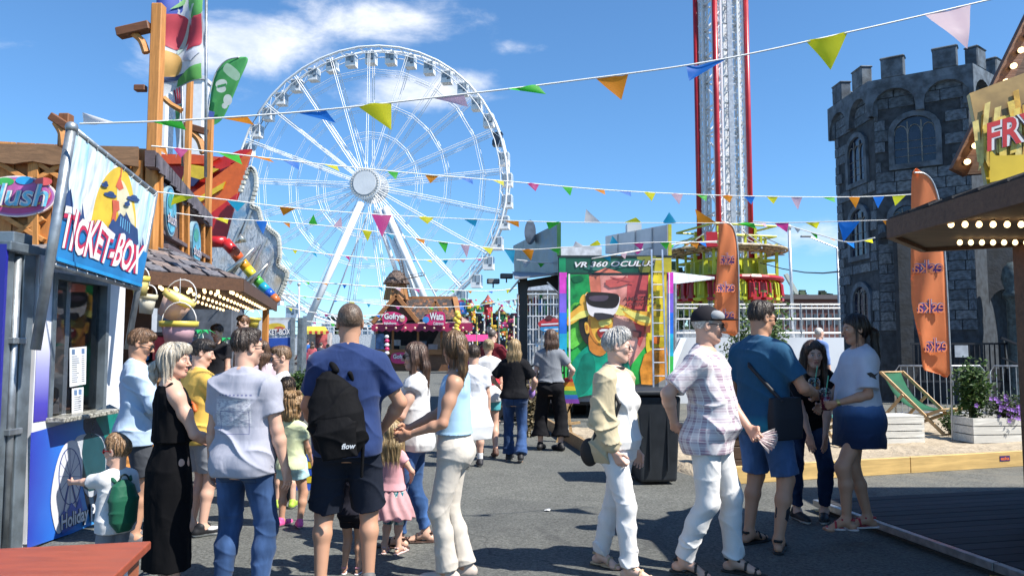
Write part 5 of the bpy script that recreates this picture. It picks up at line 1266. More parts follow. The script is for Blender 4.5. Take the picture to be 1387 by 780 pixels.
A.ell(22,266,52,26,M((.42,.16,.40),.4,var=.1));A.ell(22,266,49,23.5,mg);A.ell(22,263,47,19,M((.80,.42,.12),.4,var=.25,scale=5));A.ell(22,262,46,17,M((.50,.12,.36),.4,var=.15))
for i,c_ in enumerate(((.05,.36,.08),(.03,.32,.62),(.65,.1,.1))):A.ell(42+26*i-34,245+abs(i-1)*1.5,12,5.5,M(c_,.4,var=.1));
for m_2,b_ in ((nv2,.05),(cre,.035),(lbu,.0)):art_text(A,'Slush',((-24,279),(66,281),(68,250),(-22,248)),m_2,bold=b_,shear=.2)
A.build('slush_sign',t)
def upost(px,y0,y1,Y,w,mat=ob):a,b=W(px,y0,Y),W(px,y1,Y);a.x=b.x;m_=MB();m_.box((a.x,Y,(a.z+b.z)/2),(w,w,abs(a.z-b.z)));bevel(m_.build('post',mat,t),.012,1)
upost(203.5,7,345,9.9,.145);upost(250.5,108,330,12.2,.09);upost(280,160,345,14.0,.10);upost(88,155,200,9.3,.13,wood((.20,.08,.03),.6,'z',.5))
def arm(px0,py0,px1,py1,Y,w):m_=MB();m_.beam(W(px0,py0,Y),W(px1,py1,Y),w,w*.8,up=(0,0,1));bevel(m_.build('bracket_arm',wood((.17,.065,.025),.6,'x',.5),t),.01,1)
arm(160,46,204,36,9.86,.15);arm(183,120,198,120,9.9,.10);arm(240,168,280,179,13.8,.15);arm(70,158,92,172,9.2,.12)
def brace(pts,Y,w):m_=MB();m_.path([W(x,y,Y) for x,y in [(p.x,p.y) for p in spline([(x,y,0) for x,y in pts],5,False)]],w,6);m_.build('brace',obx,t)
brace([(181,46),(192,56),(198,72)],9.87,.05);brace([(258,178),(270,190),(276,208)],13.8,.07);brace([(76,166),(84,180),(86,198)],9.2,.05);brace([(222,133),(232,142),(246,150)],12.1,.05)
mb=MB();mb.poly([ons(212,212),ons(284,294),ons(284,372),ons(212,338)],-ns*.06);mb.build('side_wall',wood((.16,.10,.085),.65,'x',.5),t)
mb=MB();mb.poly([ons(210,204,.10),ons(285,290,.10),ons(285,308,.10),ons(278,303,.10),ons(262,282,.10),ons(244,258,.10),ons(228,240,.10),ons(210,226,.10)],-ns*.12);mb.build('roof_trim',purp,t)
for i in range(20):
 f=i/20;a=(210+75*f,204+86*f);m_=MB();p=ons(a[0]+2,a[1]+3,.115);d=(ons(285,290,.115)-ons(210,204,.115)).normalized();m_.poly([p,p+d*.26,p+d*.26+Vector((0,0,-.19)),p+Vector((0,0,-.19-.03*(i % 2)))],ns*.02);m_.build('trim_shingle',M((.14,.12,.135) if i % 2 else (.11,.095,.11),.75,var=.25),t)
for a,b,w,m_2 in (((213,236),(213,338),.14,ob),((218,240),(218,330),.05,ob),((251,268),(251,350),.12,ob),((246,270),(246,346),.05,obx),((282,300),(282,370),.12,ob),((275,298),(275,366),.06,obx)):pbeam(a,b,w,'upright',m_2,.05,pl=ons)
for a,b,w in (((212,333),(285,369),.30),((212,246),(284,306),.10),((212,312),(250,334),.12),((252,334),(284,352),.12)):pbeam(a,b,w,'rail',purp,.03,pl=ons)
for (cx,cy,rx,ry) in ((231.5,286,7.6,34),(266,331,6.2,31)):
 A=Art(Q+ns*.12,ns,.004,.0);mb=MB();mb.poly([ons(cx+rx*math.cos(a),cy+ry*math.sin(a)+(rx*math.cos(a))*.6,.12) for a in [2*math.pi*i/24 for i in range(24)]],-ns*.06);mb.build('sign_board',M((.25,.38,.44),.4,var=.05),t)
 E=lambda k,m_2:A.poly([(cx+rx*k*math.cos(a),cy+ry*k*math.sin(a)+(rx*k*math.cos(a))*.6) for a in [2*math.pi*i/24 for i in range(24)]],m_2)
 E(.93,M((.03,.13,.25),.4,var=.1));E(.86,M((.10,.38,.52),.4,var=.3,scale=6));A.ell(cx-1,cy-ry*.4,rx*.5,ry*.3,M((.05,.34,.22),.4,var=.2))
 for m_2,b_ in ((nv2,.05),(cre,.0)):art_text(A,'slush',((cx-rx*.8,cy+ry*.42),(cx+rx*.8,cy+ry*.42+rx),(cx+rx*.8,cy-ry*.02+rx),(cx-rx*.8,cy-ry*.02)),m_2,bold=b_)
 A.build('slush_sign',t)
CZ=2.25;P0=Vector((W(200,384,8.9).x,8.9,CZ));P1=Vector((W(328,392,10.1).x,10.1,CZ));P2=Vector((W(374,419,16.1).x,16.1,CZ));Pm=P0+fl*3.2
T0=ons(212,338,.02);T1=ons(284,371,.02);T2=T0+fs_*6.2;T0.z=T1.z=T2.z=2.82;Tm=T0+fl*3.0
shm=[M(c,.8,var=.35,scale=16,bump=.003,bscale=60) for c in ((.16,.125,.115),(.115,.10,.105),(.21,.16,.14),(.14,.135,.15))]
mb=MB();u_=Vector((0,0,.12));mb.add([P0+u_,P1+u_,T0],[(0,1,2)]);mb.add([P1+u_,P2+u_,T2,T0],[(0,1,2,3)]);mb.add([P0+u_,T0,Tm,Pm+u_],[(0,1,2,3)]);mb.build('canopy',shm[1],t)
shingle_rows(t,P1+u_,P2+u_,T0,T2,7,.30,shm,.02,140);shingle_rows(t,P0+u_,P1+u_,T0,T0+Vector((.01,.01,0)),7,.24,shm,.02,50)
shingle_rows(t,Pm+u_,P0+u_,Tm,T0,5,.32,[M((.18,.165,.165),.8,var=.2,scale=10)],.02,40)
for a,b in ((P0,P1),(P1,P2),(Pm,P0)):m_=MB();m_.beam(a+Vector((0,0,.05)),b+Vector((0,0,.05)),.04,.16);m_.build('eave_board',drk,t)
m_=MB();m_.add([Pm,P0,P1,P2,P2+fs_.cross(Vector((0,0,1)))*-2.2,Tm+Vector((0,0,-.6))],[(0,1,2,3,4,5)]);m_.build('soffit',wood((.16,.085,.04),.7,'x',.55),t)
sd2=(P2-P1).normalized();inw=Vector((-.93,-.36,0))
for r in range(4):
 for i in range(14):
  p=P1+sd2*(.25+.42*i)+inw*(.14+.28*r);bulb(t,p+Vector((0,0,-.005)),sc=.75)
sd3=(P1-P0).normalized();in3=Vector((-sd3.y,sd3.x,0))
for r in range(2):
 for i in range(6):bulb(t,P0+sd3*(.25+.21*i)+in3*(.12+.25*r)+Vector((0,0,-.005)),sc=.75)
for r in range(2):
 for i in range(4):bulb(t,P0+fl*(.2+.24*i)+nf*-.2*(r+.5)+Vector((0,0,-.005)),sc=.75)
cA,cB=P1+inw*1.0,P2+inw*1.0
m_=MB();a,b=cA.copy(),cB.copy();a.z=b.z=0;m_.poly([a,b,b+Vector((0,0,1.05)),a+Vector((0,0,1.05))],inw*.08);a2=P0+inw*.9;a2.z=0;m_.poly([a2,a,a+Vector((0,0,1.05)),a2+Vector((0,0,1.05))],inw*.08);m_.build('counter_front',obx,t)
m_=MB();m_.poly([a+Vector((0,0,1.06))-inw*.15,b+Vector((0,0,1.06))-inw*.15,b+Vector((0,0,1.06))+inw*.4,a+Vector((0,0,1.06))+inw*.4],(0,0,.04));m_.poly([a2+Vector((0,0,1.06))-inw*.15,a+Vector((0,0,1.06))-inw*.15,a+Vector((0,0,1.06))+inw*.4,a2+Vector((0,0,1.06))+inw*.4],(0,0,.038));m_.build('counter_top',wood((.30,.17,.08),.4,'y',.6),t)
m_=MB();m_.poly([P1+inw*2.6+Vector((0,0,-2.2)),P2+inw*2.6+Vector((0,0,-2.2)),P2+inw*2.6,P1+inw*2.6],inw*.06);m_.build('rear_wall',drk,t)
for k,c_ in enumerate(((.55,.30,.04),(.45,.42,.36),(.30,.05,.05),(.52,.35,.1),(.06,.2,.3))):
 c=P1+inw*2.5+sd2*(.5+.8*k)+Vector((0,0,-.62));m_=MB();m_.poly([c,c+sd2*.5,c+sd2*.5+Vector((0,0,.45)),c+Vector((0,0,.45))],-inw*.03);m_.build('menu_board',M(c_,.5,var=.3,scale=9),t)
for k in (1,):c=P1+sd2*(4.8*k+.1)+inw*.1;m_=MB();m_.box((c.x,c.y,1.1),(.10,.10,2.2));m_.build('canopy_post',ob,t)
for k in range(3):
 c=a.lerp(b,.07+.13*k)+inw*.12+Vector((0,0,1.10));tt=thing('slush_machine',('slush machine nearest the ticket box on the stall counter','middle slush machine on the stall counter','slush machine farthest along the stall counter')[k],'slush machine',c,R(12),'slush machines on the counter')
 m_=MB();m_.box((0,0,.10),(.42,.5,.20));bevel(m_.build('base',M((.10,.10,.105),.3,.6),tt,local=True),.02)
 for s in (-1,1):m_=MB();m_.box((s*.1,0,.37),(.16,.42,.32));bevel(m_.build('tank',M(((.03,.22,.5),(.5,.06,.08),(.2,.4,.05))[(k+(s>0)) % 3],.12,var=.2),tt,local=True),.03,3)
 m_=MB();m_.box((0,.02,.56),(.44,.46,.05));bevel(m_.build('lid',M((.05,.05,.055),.35),tt,local=True),.015)
def bucket(label,px,py,Y,r,h,tilt,ca,cb):
 c=W(px,py,Y);tt=thing('bucket',label,'bucket',c,0,'pastel sweet buckets hung under the canopy');q=Matrix.Rotation(tilt,3,'Y')
 m_=MB();m_.lathe([(r*.72,-h/2),(r*.98,h/2),(r*.94,h/2),(r*.70,-h/2+.01)],n=20,ax=q);m_.build('body',M(cb,.45,var=.08,trans=.25),tt,True,local=True)
 m_=MB();m_.lathe([(r*.93,h*.26),(r*1.06,h*.30),(r*1.08,h*.54),(r*1.0,h*.54),(r*.96,h*.3)],n=20,ax=q);m_.build('rim',M(ca,.4,var=.06,trans=.2),tt,True,local=True)
 m_=MB();m_.path([q @ Vector((r*math.cos(a),0,h*.5+r*1.15*math.sin(a))) for a in [math.pi*i/10 for i in range(11)]],.007,5);m_.build('handle',M((.7,.68,.66),.5),tt,True,local=True)
 m_=MB();hk=q @ Vector((0,0,h*.5+r*1.15));m_.tube(hk,Vector((hk.x,hk.y,CZ-c.z)),.004,n=4);m_.build('cord',M((.6,.6,.6)),tt,local=True)
yw,pk=(.75,.60,.10),(.72,.45,.50)
bucket('small yellow bucket with green sticker hanging by the banner pipe',190,388,8.6,.095,.21,0,yw,(.72,.60,.22));bucket('large tilted yellow and pink bucket hanging under the canopy',236,416,8.7,.175,.27,.5,(.72,.58,.16),(.72,.50,.42));bucket('pink bucket with yellow rim above the blonde woman',242,450,8.4,.19,.22,0,yw,pk);bucket('cream bucket hanging behind the tilted pink one',199,412,8.9,.10,.22,.1,(.72,.66,.45),(.74,.70,.58))
bucket('small yellow bucket held up at the slush counter',341,437,12.5,.13,.16,.1,yw,yw)
for k,(px,py,Y,lab) in enumerate(((272,452,9.6,'green toy palm drink cup behind blonde woman'),(305,462,11.0,'small green toy palm cup at the slush counter'))):
 c=W(px,py,Y);tt=thing('palm_cup',lab,'cup',c-Vector((0,0,.22)),0,'palm cups at the slush counter');m_=MB();m_.lathe([(.05,-.28),(.03,-.05),(.05,.1),(.028,.22)],n=10);m_.build('cup',M((.6,.65,.6),.2,var=.1),tt,True,local=True)
 m_=MB()
 for i in range(9):a_=6.28*i/9;d=Vector((math.cos(a_),math.sin(a_),0));s=Vector((-d.y,d.x,0));z0=Vector((0,0,.22));m_.add([z0,z0+d*.1+s*.03+Vector((0,0,.05)),z0+d*.19,z0+d*.1-s*.03+Vector((0,0,.05))],[(0,1,2,3)])
 m_.build('leaves',M((.02,.42,.14),.4,var=.1,trans=.2),tt,local=True)
# ---------------- flags above the stall ----------------
t=thing('slush_flag','tall printed drinks flag with red and orange circles beside timber post','flag',W(279,235,11.2));FY=11.2
pipe(t,W(278.5,240,FY),W(279.5,-30,FY),.022,'pole')
class CurvedArt(Art):
 def at(s,x,y,k=None):
  p=Art.at(s,x,y,k);return p+s.n*(.06*math.sin((x-212)*.13+y*.012)+.03*math.sin(y*.09))
 def poly(s,pts,m,smooth=0):
  s.k+=1
  if smooth:pts=[(p.x,p.y) for p in spline([(x,y,0) for x,y in pts],smooth)]
  ys_=[p[1] for p in pts];y0,y1=min(ys_),max(ys_);nr=max(3,int((y1-y0)/3));rows=[]
  for j in range(nr+1):
   y=y0+1e-3+(y1-y0-2e-3)*j/nr;xs=[]
   for i in range(len(pts)):
    (xa,ya),(xb,yb)=pts[i],pts[(i+1) % len(pts)]
    if (ya-y)*(yb-y)<=0 and ya != yb:xs.append(xa+(xb-xa)*(y-ya)/(yb-ya))
   if len(xs)>=2:rows.append((min(xs),max(xs),y))
  n=10;vs=[s.at(a+(b-a)*i/n,y) for a,b,y in rows for i in range(n+1)]
  s.mb.add(vs,[(j*(n+1)+i,j*(n+1)+i+1,(j+1)*(n+1)+i+1,(j+1)*(n+1)+i) for j in range(len(rows)-1) for i in range(n)],s.mat(m));return s
fm=lambda c:M(c,.6,var=.08,scale=4,trans=.3)
A=CurvedArt(Vector((0,FY,0)),(0,-1,0),.003,.0)
A.poly([(214,-30),(277,-30),(277,60),(274,108),(262,112),(236,117),(222,130),(210,140),(211,80),(213,20)],fm((.62,.64,.66)))
A.poly([(214,-30),(240,-30),(248,12),(240,24),(213,31)],fm((.06,.10,.42)));A.poly([(250,-30),(277,-30),(277,20),(262,30),(255,5)],fm((.14,.45,.12)))
A.ell(238,43,22,24,fm((.60,.07,.10)),rot=.3);A.poly([(262,26),(276,22),(274,62),(252,69),(258,48)],fm((.60,.07,.10)));A.ell(226,88,21,18,fm((.68,.40,.12)),rot=-.2)
A.poly([(256,30),(262,8),(266,8),(250,62),(240,74),(238,70)],fm((.55,.66,.58)));A.poly([(212,108),(238,103),(250,100),(240,108),(222,113),(211,114)],fm((.10,.14,.28)));A.poly([(248,74),(274,66),(274,72),(262,86),(248,84)],fm((.55,.58,.66)))
A.poly([(240,106),(258,96),(275,88),(274,108),(258,112),(237,117)],fm((.13,.42,.10)));A.poly([(246,0),(252,-10),(250,6),(233,16)],fm((.25,.5,.2)))
o=A.build('cloth',t);o.data.polygons.foreach_set('use_smooth',[True]*len(o.data.polygons))
mb=MB();mb.beam(W(214,-30,FY+.02),W(210,138,FY+.02),.02);mb.build('edge_tape',M((.05,.06,.1)),t)
t=thing('slush_flag','small red and white striped flag hanging behind the tall drinks flag','flag',W(246,200,12.4));A=CurvedArt(Vector((0,12.4,0)),(0,-1,0),.003,.0)
A.poly([(229,112),(246,108),(246,140),(243,180),(238,215),(236,190),(235,150)],fm((.60,.62,.64)))
for k in range(4):A.poly([(231+k*4,114-k),(233+k*4,113-k),(238+k*2.4,140),(236+k*2.4,140)],fm((.58,.05,.08)))
A.poly([(237,146),(246,142),(244,160),(239,166)],fm((.10,.38,.12)));A.poly([(230,130),(236,142),(238,150),(233,140)],fm((.08,.10,.3)));A.build('cloth',t);pipe(t,W(247,225,12.4),W(247,100,12.4),.018,'pole')
t=feather_flag('green feather flag with white prints above the slush stall',(284,340),[(336,80),(322,78),(307,82),(295,95),(288,115),(284,140),(282,162),(284,170),(293,168),(302,160),(312,140),(325,108)],[],15.0,col=(.12,.50,.16),group=None,pole_pts=[(284,345),(282,160),(286,120),(294,96),(307,82),(324,78)],prints=False,seed=1)
A=Art(Vector((0,14.8,0)),(0,-1,0),.004,.0);ww=fm((.66,.70,.66))
A.poly([(305,88),(311,87),(325,100),(320,110),(303,97)],fm((.40,.58,.42)),3);A.ell(300,114,8,6,ww,rot=-.3);A.ell(300,121,6.5,5,ww);A.line(295,118,307,115,3,fm((.05,.30,.09)));A.ell(309,136,6,7.5,ww);A.ell(305,144,4,4,ww)
A.build('print',t);A=Art(Vector((0,14.8,0)),(0,-1,0),.004,.0);A.poly([(283,150),(291,152),(288,168),(283,166)],fm((.10,.15,.5)))
A.build('print',t)
# ---------------- ride front with star rays behind the stall ----------------
t=thing('fairground_ride','ride front with orange star rays, silver boards and rainbow rail','ride',W(300,470,20));RY=20.0
def board(pts,Y,mat,name='board',th=.08,sm=0):
 if sm:pts=[(p.x,p.y) for p in spline([(x,y,0) for x,y in pts],sm)]
 m_=MB();m_.poly([W(x,y,Y) for x,y in pts],(0,th,0));return m_.build(name,mat,t)
gl=lambda c:M(c,.3,var=.08)
board([(214,209),(262,209),(300,213),(341,202),(306,327),(282,327),(276,270),(214,250)],20.3,gl((.50,.025,.02)))
board([(218,210),(262,209),(297,214),(282,222),(255,222),(218,222)],20.15,gl((.62,.09,.02)));board([(252,222),(297,229),(278,240),(256,250),(246,246)],20.1,gl((.66,.45,.03)));board([(252,238),(270,243),(262,252),(248,252)],20.05,gl((.03,.035,.10)))
board([(300,213),(326,203),(341,202),(331,214),(312,222)],20.1,gl((.50,.02,.02)));board([(258,264),(340,204),(321,262),(284,290),(262,292)],20.0,gl((.66,.125,.02)));board([(264,270),(305,246),(301,256),(272,273)],19.95,gl((.70,.48,.03)));board([(284,290),(321,262),(306,327),(283,327)],19.98,gl((.52,.02,.02)))
board([(283,345),(293,338),(296,352),(288,368),(283,368)],19.9,gl((.25,.45,.05)))
def silver():
 m,N,b=newmat('silver_board');co=N.coord();n=N.noise(N.mapping(co,(2.2,2.2,.8),rot=(0,.6,0)),3.2,5,.65,1.5);n2=N.noise(co,1.1,2)
 c=N.ramp(n,[(.3,(.20,.24,.28)),(.48,(.58,.62,.65)),(.56,(.30,.35,.40)),(.7,(.78,.78,.76))]);c=N.mix(N.smooth(n2,.5,.68),c,(.50,.40,.28));c=N.mix(N.smooth(N.noise(co,1.7,3),.55,.7),c,(.18,.32,.46))
 N.put(b.inputs['Base Color'],c);b.inputs['Metallic'].default_value=.2;b.inputs['Roughness'].default_value=.35;bb=N.n.new('ShaderNodeBump');bb.inputs['Distance'].default_value=.02;N.l.new(n,bb.inputs['Height']);N.l.new(bb.outputs[0],b.inputs['Normal']);return m
sil=silver();so_=[(283,327),(306,327),(316,290),(326,258),(337,230),(345,233),(347,252),(341,278),(350,284),(355,300),(367,312),(377,322),(379,345),(377,358),(389,370),(382,392),(376,404),(350,392),(318,372),(284,366)]
sb=board(so_,19.6,sil,'silver_board',.12)
m_=MB();eg=spline([(x,y,0) for x,y in so_[3:17]],5,False)
for q_ in eg:m_.ball(W(q_.x,q_.y,19.6),.075,6)
m_.build('bead_edging',M((.62,.60,.52),.4,.3),t)
for a,b in (((330,300),(316,330)),((352,330),(330,362)),((340,285),(328,318)),((370,345),(352,385)),((362,322),(338,372))):m_=MB();m_.beam(W(*a,19.55),W(*b,19.55),.05,.04,up=(0,1,0));m_.build('moulding',M((.5,.5,.48),.3,.6),t)
rb=[(.45,.015,.02),(.50,.02,.02),(.60,.10,.02),(.70,.32,.02),(.66,.55,.03),(.10,.42,.06),(.02,.30,.42),(.02,.10,.50),(.55,.15,.04),(.60,.5,.1)]
rp=[(283,327),(305,328),(317,341),(326,353),(335,364),(345,376),(354,386),(362,394),(369,401),(376,409)]
for i in range(len(rp)-1):a,b=W(*rp[i],18.6),W(*rp[i+1],18.6);m_=MB();m_.tube(a,b,.14-.004*i,.135-.004*i,8);m_.build('rail_segment',gl(rb[i]),t,True)
for a,b in (((343,336),(304,377)),((363,357),(327,391)),((318,330),(330,322))):m_=MB();m_.tube(W(*b,18.4),W(*a,18.4),.13,.005,8);m_.build('spike',M((.6,.58,.5),.25,.8),t,True)
m_=MB();m_.box((W(262,400,20.6).x,21.2,1.9),(2.0,1.0,3.8));m_.build('base',M((.10,.11,.13),.6,var=.2),t)
for k,(x0,x1,y0,lab) in enumerate(((214,226,116,'slim white tower column beside the timber post'),(243,275,108,'broad white tower column behind the drinks flag'))):
 a,b=W(x0,y0,24),W(x1,y0,24);tt=thing('column',lab,'column',((a.x+b.x)/2,24.3,0));m_=MB();m_.box(((a.x+b.x)/2,24.3,a.z/2),(b.x-a.x,.6,a.z));bevel(m_.build('shaft',M((.74,.75,.77),.4,var=.04),tt),.02);m_=MB();m_.box(((a.x+b.x)/2,24.3,a.z+.06),(b.x-a.x+.1,.7,.12));m_.build('capital',M((.70,.71,.74),.4),tt)
# ---------------- small ticket stand ----------------
TY=22.0;t=thing('ticket_stand','white and blue TICKET-BOX poster stand on a grey frame','sign',(W(374,500,TY).x,TY,0));A=Art((0,TY,0),(0,-1,0),.004,.01)
A.poly([(351,434),(395,433),(395,533),(351,536)],M((.66,.70,.76),.4,var=.06));A.poly([(351,458),(395,457),(395,492),(380,502),(365,498),(351,504)],M((.03,.09,.42),.4,var=.12,scale=2));A.poly([(351,468),(395,470),(395,480),(351,486)],M((.015,.05,.22),.4,var=.1));A.ell(374,443,13,5.5,M((.70,.52,.06),.4));A.ell(379,446,8,4,M((.55,.14,.08),.4))
A.poly([(355,480),(363,473),(372,480),(380,472),(392,482),(375,486)],nv2)
for m_2,b_ in ((nv2,.10),(M((.8,.8,.8),.5,var=0),.03)):art_text(A,'TICKET-BOX',((352.5,454),(394,453),(394,445),(352.5,446)),m_2,bold=b_)
A.build('poster',t);ax_,bx_=W(349,434,TY).x,W(397,434,TY).x;zt3=zz(430,TY)
m_=MB();m_.box(((ax_+bx_)/2,TY+.04,zt3/2),(bx_-ax_,.05,zt3));m_.build('panel',M((.5,.52,.55),.5),t)
for x in (ax_,bx_):m_=MB();m_.box((x,TY,zt3/2),(.10,.12,zt3));m_.build('post',galv2,t)
m_=MB();m_.box((bx_+.16,TY+.4,zt3/2),(.14,.5,zt3));m_.build('side_panel',grey_st,t)
p=G(407,525);shrub('bush','small green bush at the foot of the ticket stand',(W(402,500,20.5).x,20.5,0),.4,.3,.75,500,gr,.12,None,9,77)
# ---------------- ferris wheel ----------------
WY=128.0;WC=W(500.5,252,WY);WR=193*WY/1040.25;wht2=M((.80,.81,.82),.4,var=.05,scale=.5)
t=thing('ferris_wheel','giant white ferris wheel with closed gondolas on splayed legs','ferris wheel',(WC.x,WC.y,0));ang=R(-9)
ax_u=Vector((math.cos(ang),math.sin(ang),0));ax_n=Vector((-math.sin(ang),math.cos(ang),0));zv=Vector((0,0,1))
def wp(r,a,o=0.0):return WC+ax_u*(r*math.cos(a))+zv*(r*math.sin(a))+ax_n*o
NG=42;HW=1.15
for s in (-1,1):m_=MB();m_.path([wp(WR,2*math.pi*i/NG,s*HW) for i in range(NG)],.20,6,0,True);m_.path([wp(WR-1.1,2*math.pi*i/NG,s*HW) for i in range(NG)],.09,5,0,True);m_.build('rim',wht2,t,True)
m_=MB()
for i in range(NG):
 a=2*math.pi*i/NG;b=a+math.pi/NG;m_.tube(wp(WR,a,-HW),wp(WR,a,HW),.09,n=5)
 for s in (-1,1):m_.tube(wp(WR,a,s*HW),wp(WR-1.1,b,s*HW),.05,n=4);m_.tube(wp(WR-1.1,b,s*HW),wp(WR,a+2*b-2*a,s*HW),.05,n=4)
m_.build('rim_truss',wht2,t)
NS=21
for i in range(NS):
 a=2*math.pi*(i+.25)/NS
 m_=MB();
 for s in (-1,1):
  for d in (-.17,.17):m_.tube(wp(2.2,a,s*1.7)+ax_u*(-math.sin(a)*d)+zv*(math.cos(a)*d),wp(WR-.2,a,s*HW)+ax_u*(-math.sin(a)*d)+zv*(math.cos(a)*d),.06,n=4)
 m_.build('spoke',wht2,t)
for f in (.36,.57,.82):
 m_=MB();
 for s in (-1,1):m_.path([wp(WR*f,2*math.pi*(i+.25)/NS,s*(1.7-.55*f)) for i in range(NS)],.032,4,0,True);m_.path([wp(WR*f+.35,2*math.pi*(i+.25)/NS,s*(1.7-.55*f)) for i in range(NS)],.045,4,0,True)
 m_.build('hoop',wht2,t)
def disc(r,o,mat,name,th=.3):m_=MB();m_.poly([wp(r,2*math.pi*i/40,o) for i in range(40)],ax_n*th);m_.build(name,mat,t)
m_=MB();m_.tube(WC-ax_n*2.4,WC+ax_n*2.4,1.2,n=24);m_.build('axle',wht2,t,True)
disc(2.65,-2.3,wht2,'hub',.25);disc(2.15,-2.42,M((.42,.44,.46),.5,var=.1),'hub_ring',.1);disc(1.95,-2.5,wht2,'hub_face',.15);disc(2.65,2.1,wht2,'hub',.25)
m_=MB()
for i in range(32):m_.ball(wp(2.32,2*math.pi*i/32,-2.36),.13,6)
m_.build('lamp_ring',M((.62,.6,.55),.4),t)
_g=MB();_g.box((0,0,-2.6),(1.7,1.7,.16));_g.box((0,0,-.62),(1.55,1.55,.16));
for x in (-.76,.76):
 for y in (-.76,.76):_g.box((x,y,-1.6),(.13,.13,1.9))
_g.box((0,0,-2.2),(1.66,1.66,.7));_g.tube((0,0,-.6),(0,0,.0),.12,n=6);GF=_g.mesh('gondola',wht2)
_g2=MB();_g2.box((0,0,-2.6),(1.7,1.7,.16));_g2.box((0,0,-.62),(1.55,1.55,.16));_g2.box((0,0,-2.2),(1.66,1.66,.7));_g2.box((0,0,-1.6),(1.4,1.4,1.9));_g2.tube((0,0,-.6),(0,0,.0),.12,n=6);GD=_g2.mesh('gondola',M((.03,.04,.06),.25,var=.1))
_w=MB();_w.box((0,0,-1.28),(1.56,1.56,1.14));GW=_w.mesh('cabin_glass',M((.30,.36,.42),.1,var=.15,spec=.8))
_k=MB();_k.box((0,-.79,-1.35),(.10,.05,1.2));_k.box((.4,-.85,-2.0),(.5,.03,.3));GK=_k.mesh('door',M((.15,.17,.2),.4))
for i in range(NG):
 p=wp(WR-.1,2*math.pi*(i+.5)/NG,0);dark=abs((p.z-W(0,172,WY).z))<1.6 and p.x>WC.x
 o=piece('gondola',GD if dark else GF,t,frame(p,ax_u,ax_n,zv))
 if not dark:link('cabin_glass',GW,o);link('door',GK,o)
def leg(x0,y0,Y0,x1,y1,Y1,r,n=10):m_=MB();m_.tube(W(x0,y0,Y0),W(x1,y1,Y1),r,n=n);m_.build('support_leg',wht2,t,True)
leg(489,275,125,415,440,119,.55);leg(486,275,125,407,452,119,.16);leg(522,282,125,578,412,119,.6);leg(515,284,125.2,566,412,121,.5);leg(508,285,130,552,412,136,.4);leg(500,285,131,438,445,137,.14);leg(530,290,131,618,452,137,.14)
for k in range(11):
 f0,f1=k/11,(k+1)/11;a0,a1=(486-79*f0,275+177*f0),(489-74*f1,275+165*f1);m_=MB();m_.tube(W(*a0,125-6*f0),W(*a1,125-6*f1),.07,n=4);m_.build('ladder_brace',wht2,t)
m_=MB();m_.box((WC.x,128,1.6),(36,9,3.2));m_.build('platform',M((.52,.55,.58),.5,var=.2),t)
m_=MB()
for i in range(40):m_.box((WC.x-18+i*.9,123.5,3.8),(.08,.08,1.2))
m_.box((WC.x,123.5,4.4),(36,.1,.12));m_.box((WC.x,123.5,3.8),(36,.08,.08));m_.build('platform_rail',wht2,t)
# ---------------- windmill waffle kiosk ----------------
KY=45.0;t=thing('waffle_kiosk','wooden windmill kiosk with crimson awning and Gofry and Wata signs','kiosk',(W(565,470,KY).x,KY,0))
def pb(m_,x0,y0,x1,y1,Y,d,mi=0):a,b=W(x0,y1,Y),W(x1,y0,Y);m_.box(((a.x+b.x)/2,Y+d/2,(a.z+b.z)/2),(b.x-a.x,d,b.z-a.z),mi=mi);return m_
crim=M((.36,.02,.085),.5,var=.12,scale=2);kw=wood((.34,.15,.05),.6,'x',.5);kd_=wood((.16,.075,.035),.6,'x',.5)
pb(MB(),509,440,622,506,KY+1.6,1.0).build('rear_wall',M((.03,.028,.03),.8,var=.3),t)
m_=MB();pb(m_,505,473,626,480,KY-.1,1.2);m_.build('counter',kw,t);m_=MB();pb(m_,509,480,622,512,KY+.1,1.0);m_.build('counter_front',kd_,t)
for x in (510,532,566,598,621):m_=MB();pb(m_,x-1.6,440,x+1.6,474,KY,.12);m_.build('post',kw,t)
m_=MB();pts=[]
for i in range(29):x=503+137*i/28;pts.append((x,447+2.5*abs(math.sin(i*1.57))))
m_.poly([W(x,y,KY-1.0) for x,y in [(503,439),(640,437)][::-1]+pts],(0,.06,0));m_.build('valance',crim,t)
m_=MB();a,b,c,d=W(503,440,KY-1.0),W(640,438,KY-1.0),W(626,429,KY+.6),W(508,429,KY+.6);m_.add([a,b,c,d],[(0,1,2,3)]);m_.build('awning',M((.42,.30,.26),.6,var=.3,scale=6),t)
for i in range(10):p=W(510+13*i,444,KY-1.1);m_=MB();m_.ball(p,.07,6);m_.build('lamp',M((.9,.7,.5),.4),t)
rf1=M((.055,.045,.042),.8,var=.5,scale=9);m_=MB();a,b,c,d=W(528,433,KY-.6),W(620,433,KY-.6),W(616,404,KY+1.4),W(534,404,KY+1.4);m_.add([a,b,c,d],[(0,1,2,3)]);m_.build('roof',rf1,t)
m_=MB();rgx=random.Random(2)
for r in range(9):
 for k in range(28):
  f=(k+.5*(r % 2))/28;g_=r/9;p=(a.lerp(b,min(f,.97))).lerp(d.lerp(c,min(f,.97)),g_);w=.15;m_.add([p+Vector((0,-.03,.02)),p+Vector((w,-.03,.02)),p+Vector((w,.22,.18)),p+Vector((0,.22,.18))],[(0,1,2,3)],rgx.choice((0,0,0,1,1,2)))
o=m_.build('shingles',[M((.06,.05,.048),.8,var=.4,scale=9),M((.13,.07,.045),.8,var=.3),M((.22,.10,.05),.8,var=.3)],t);o['kind']='stuff'
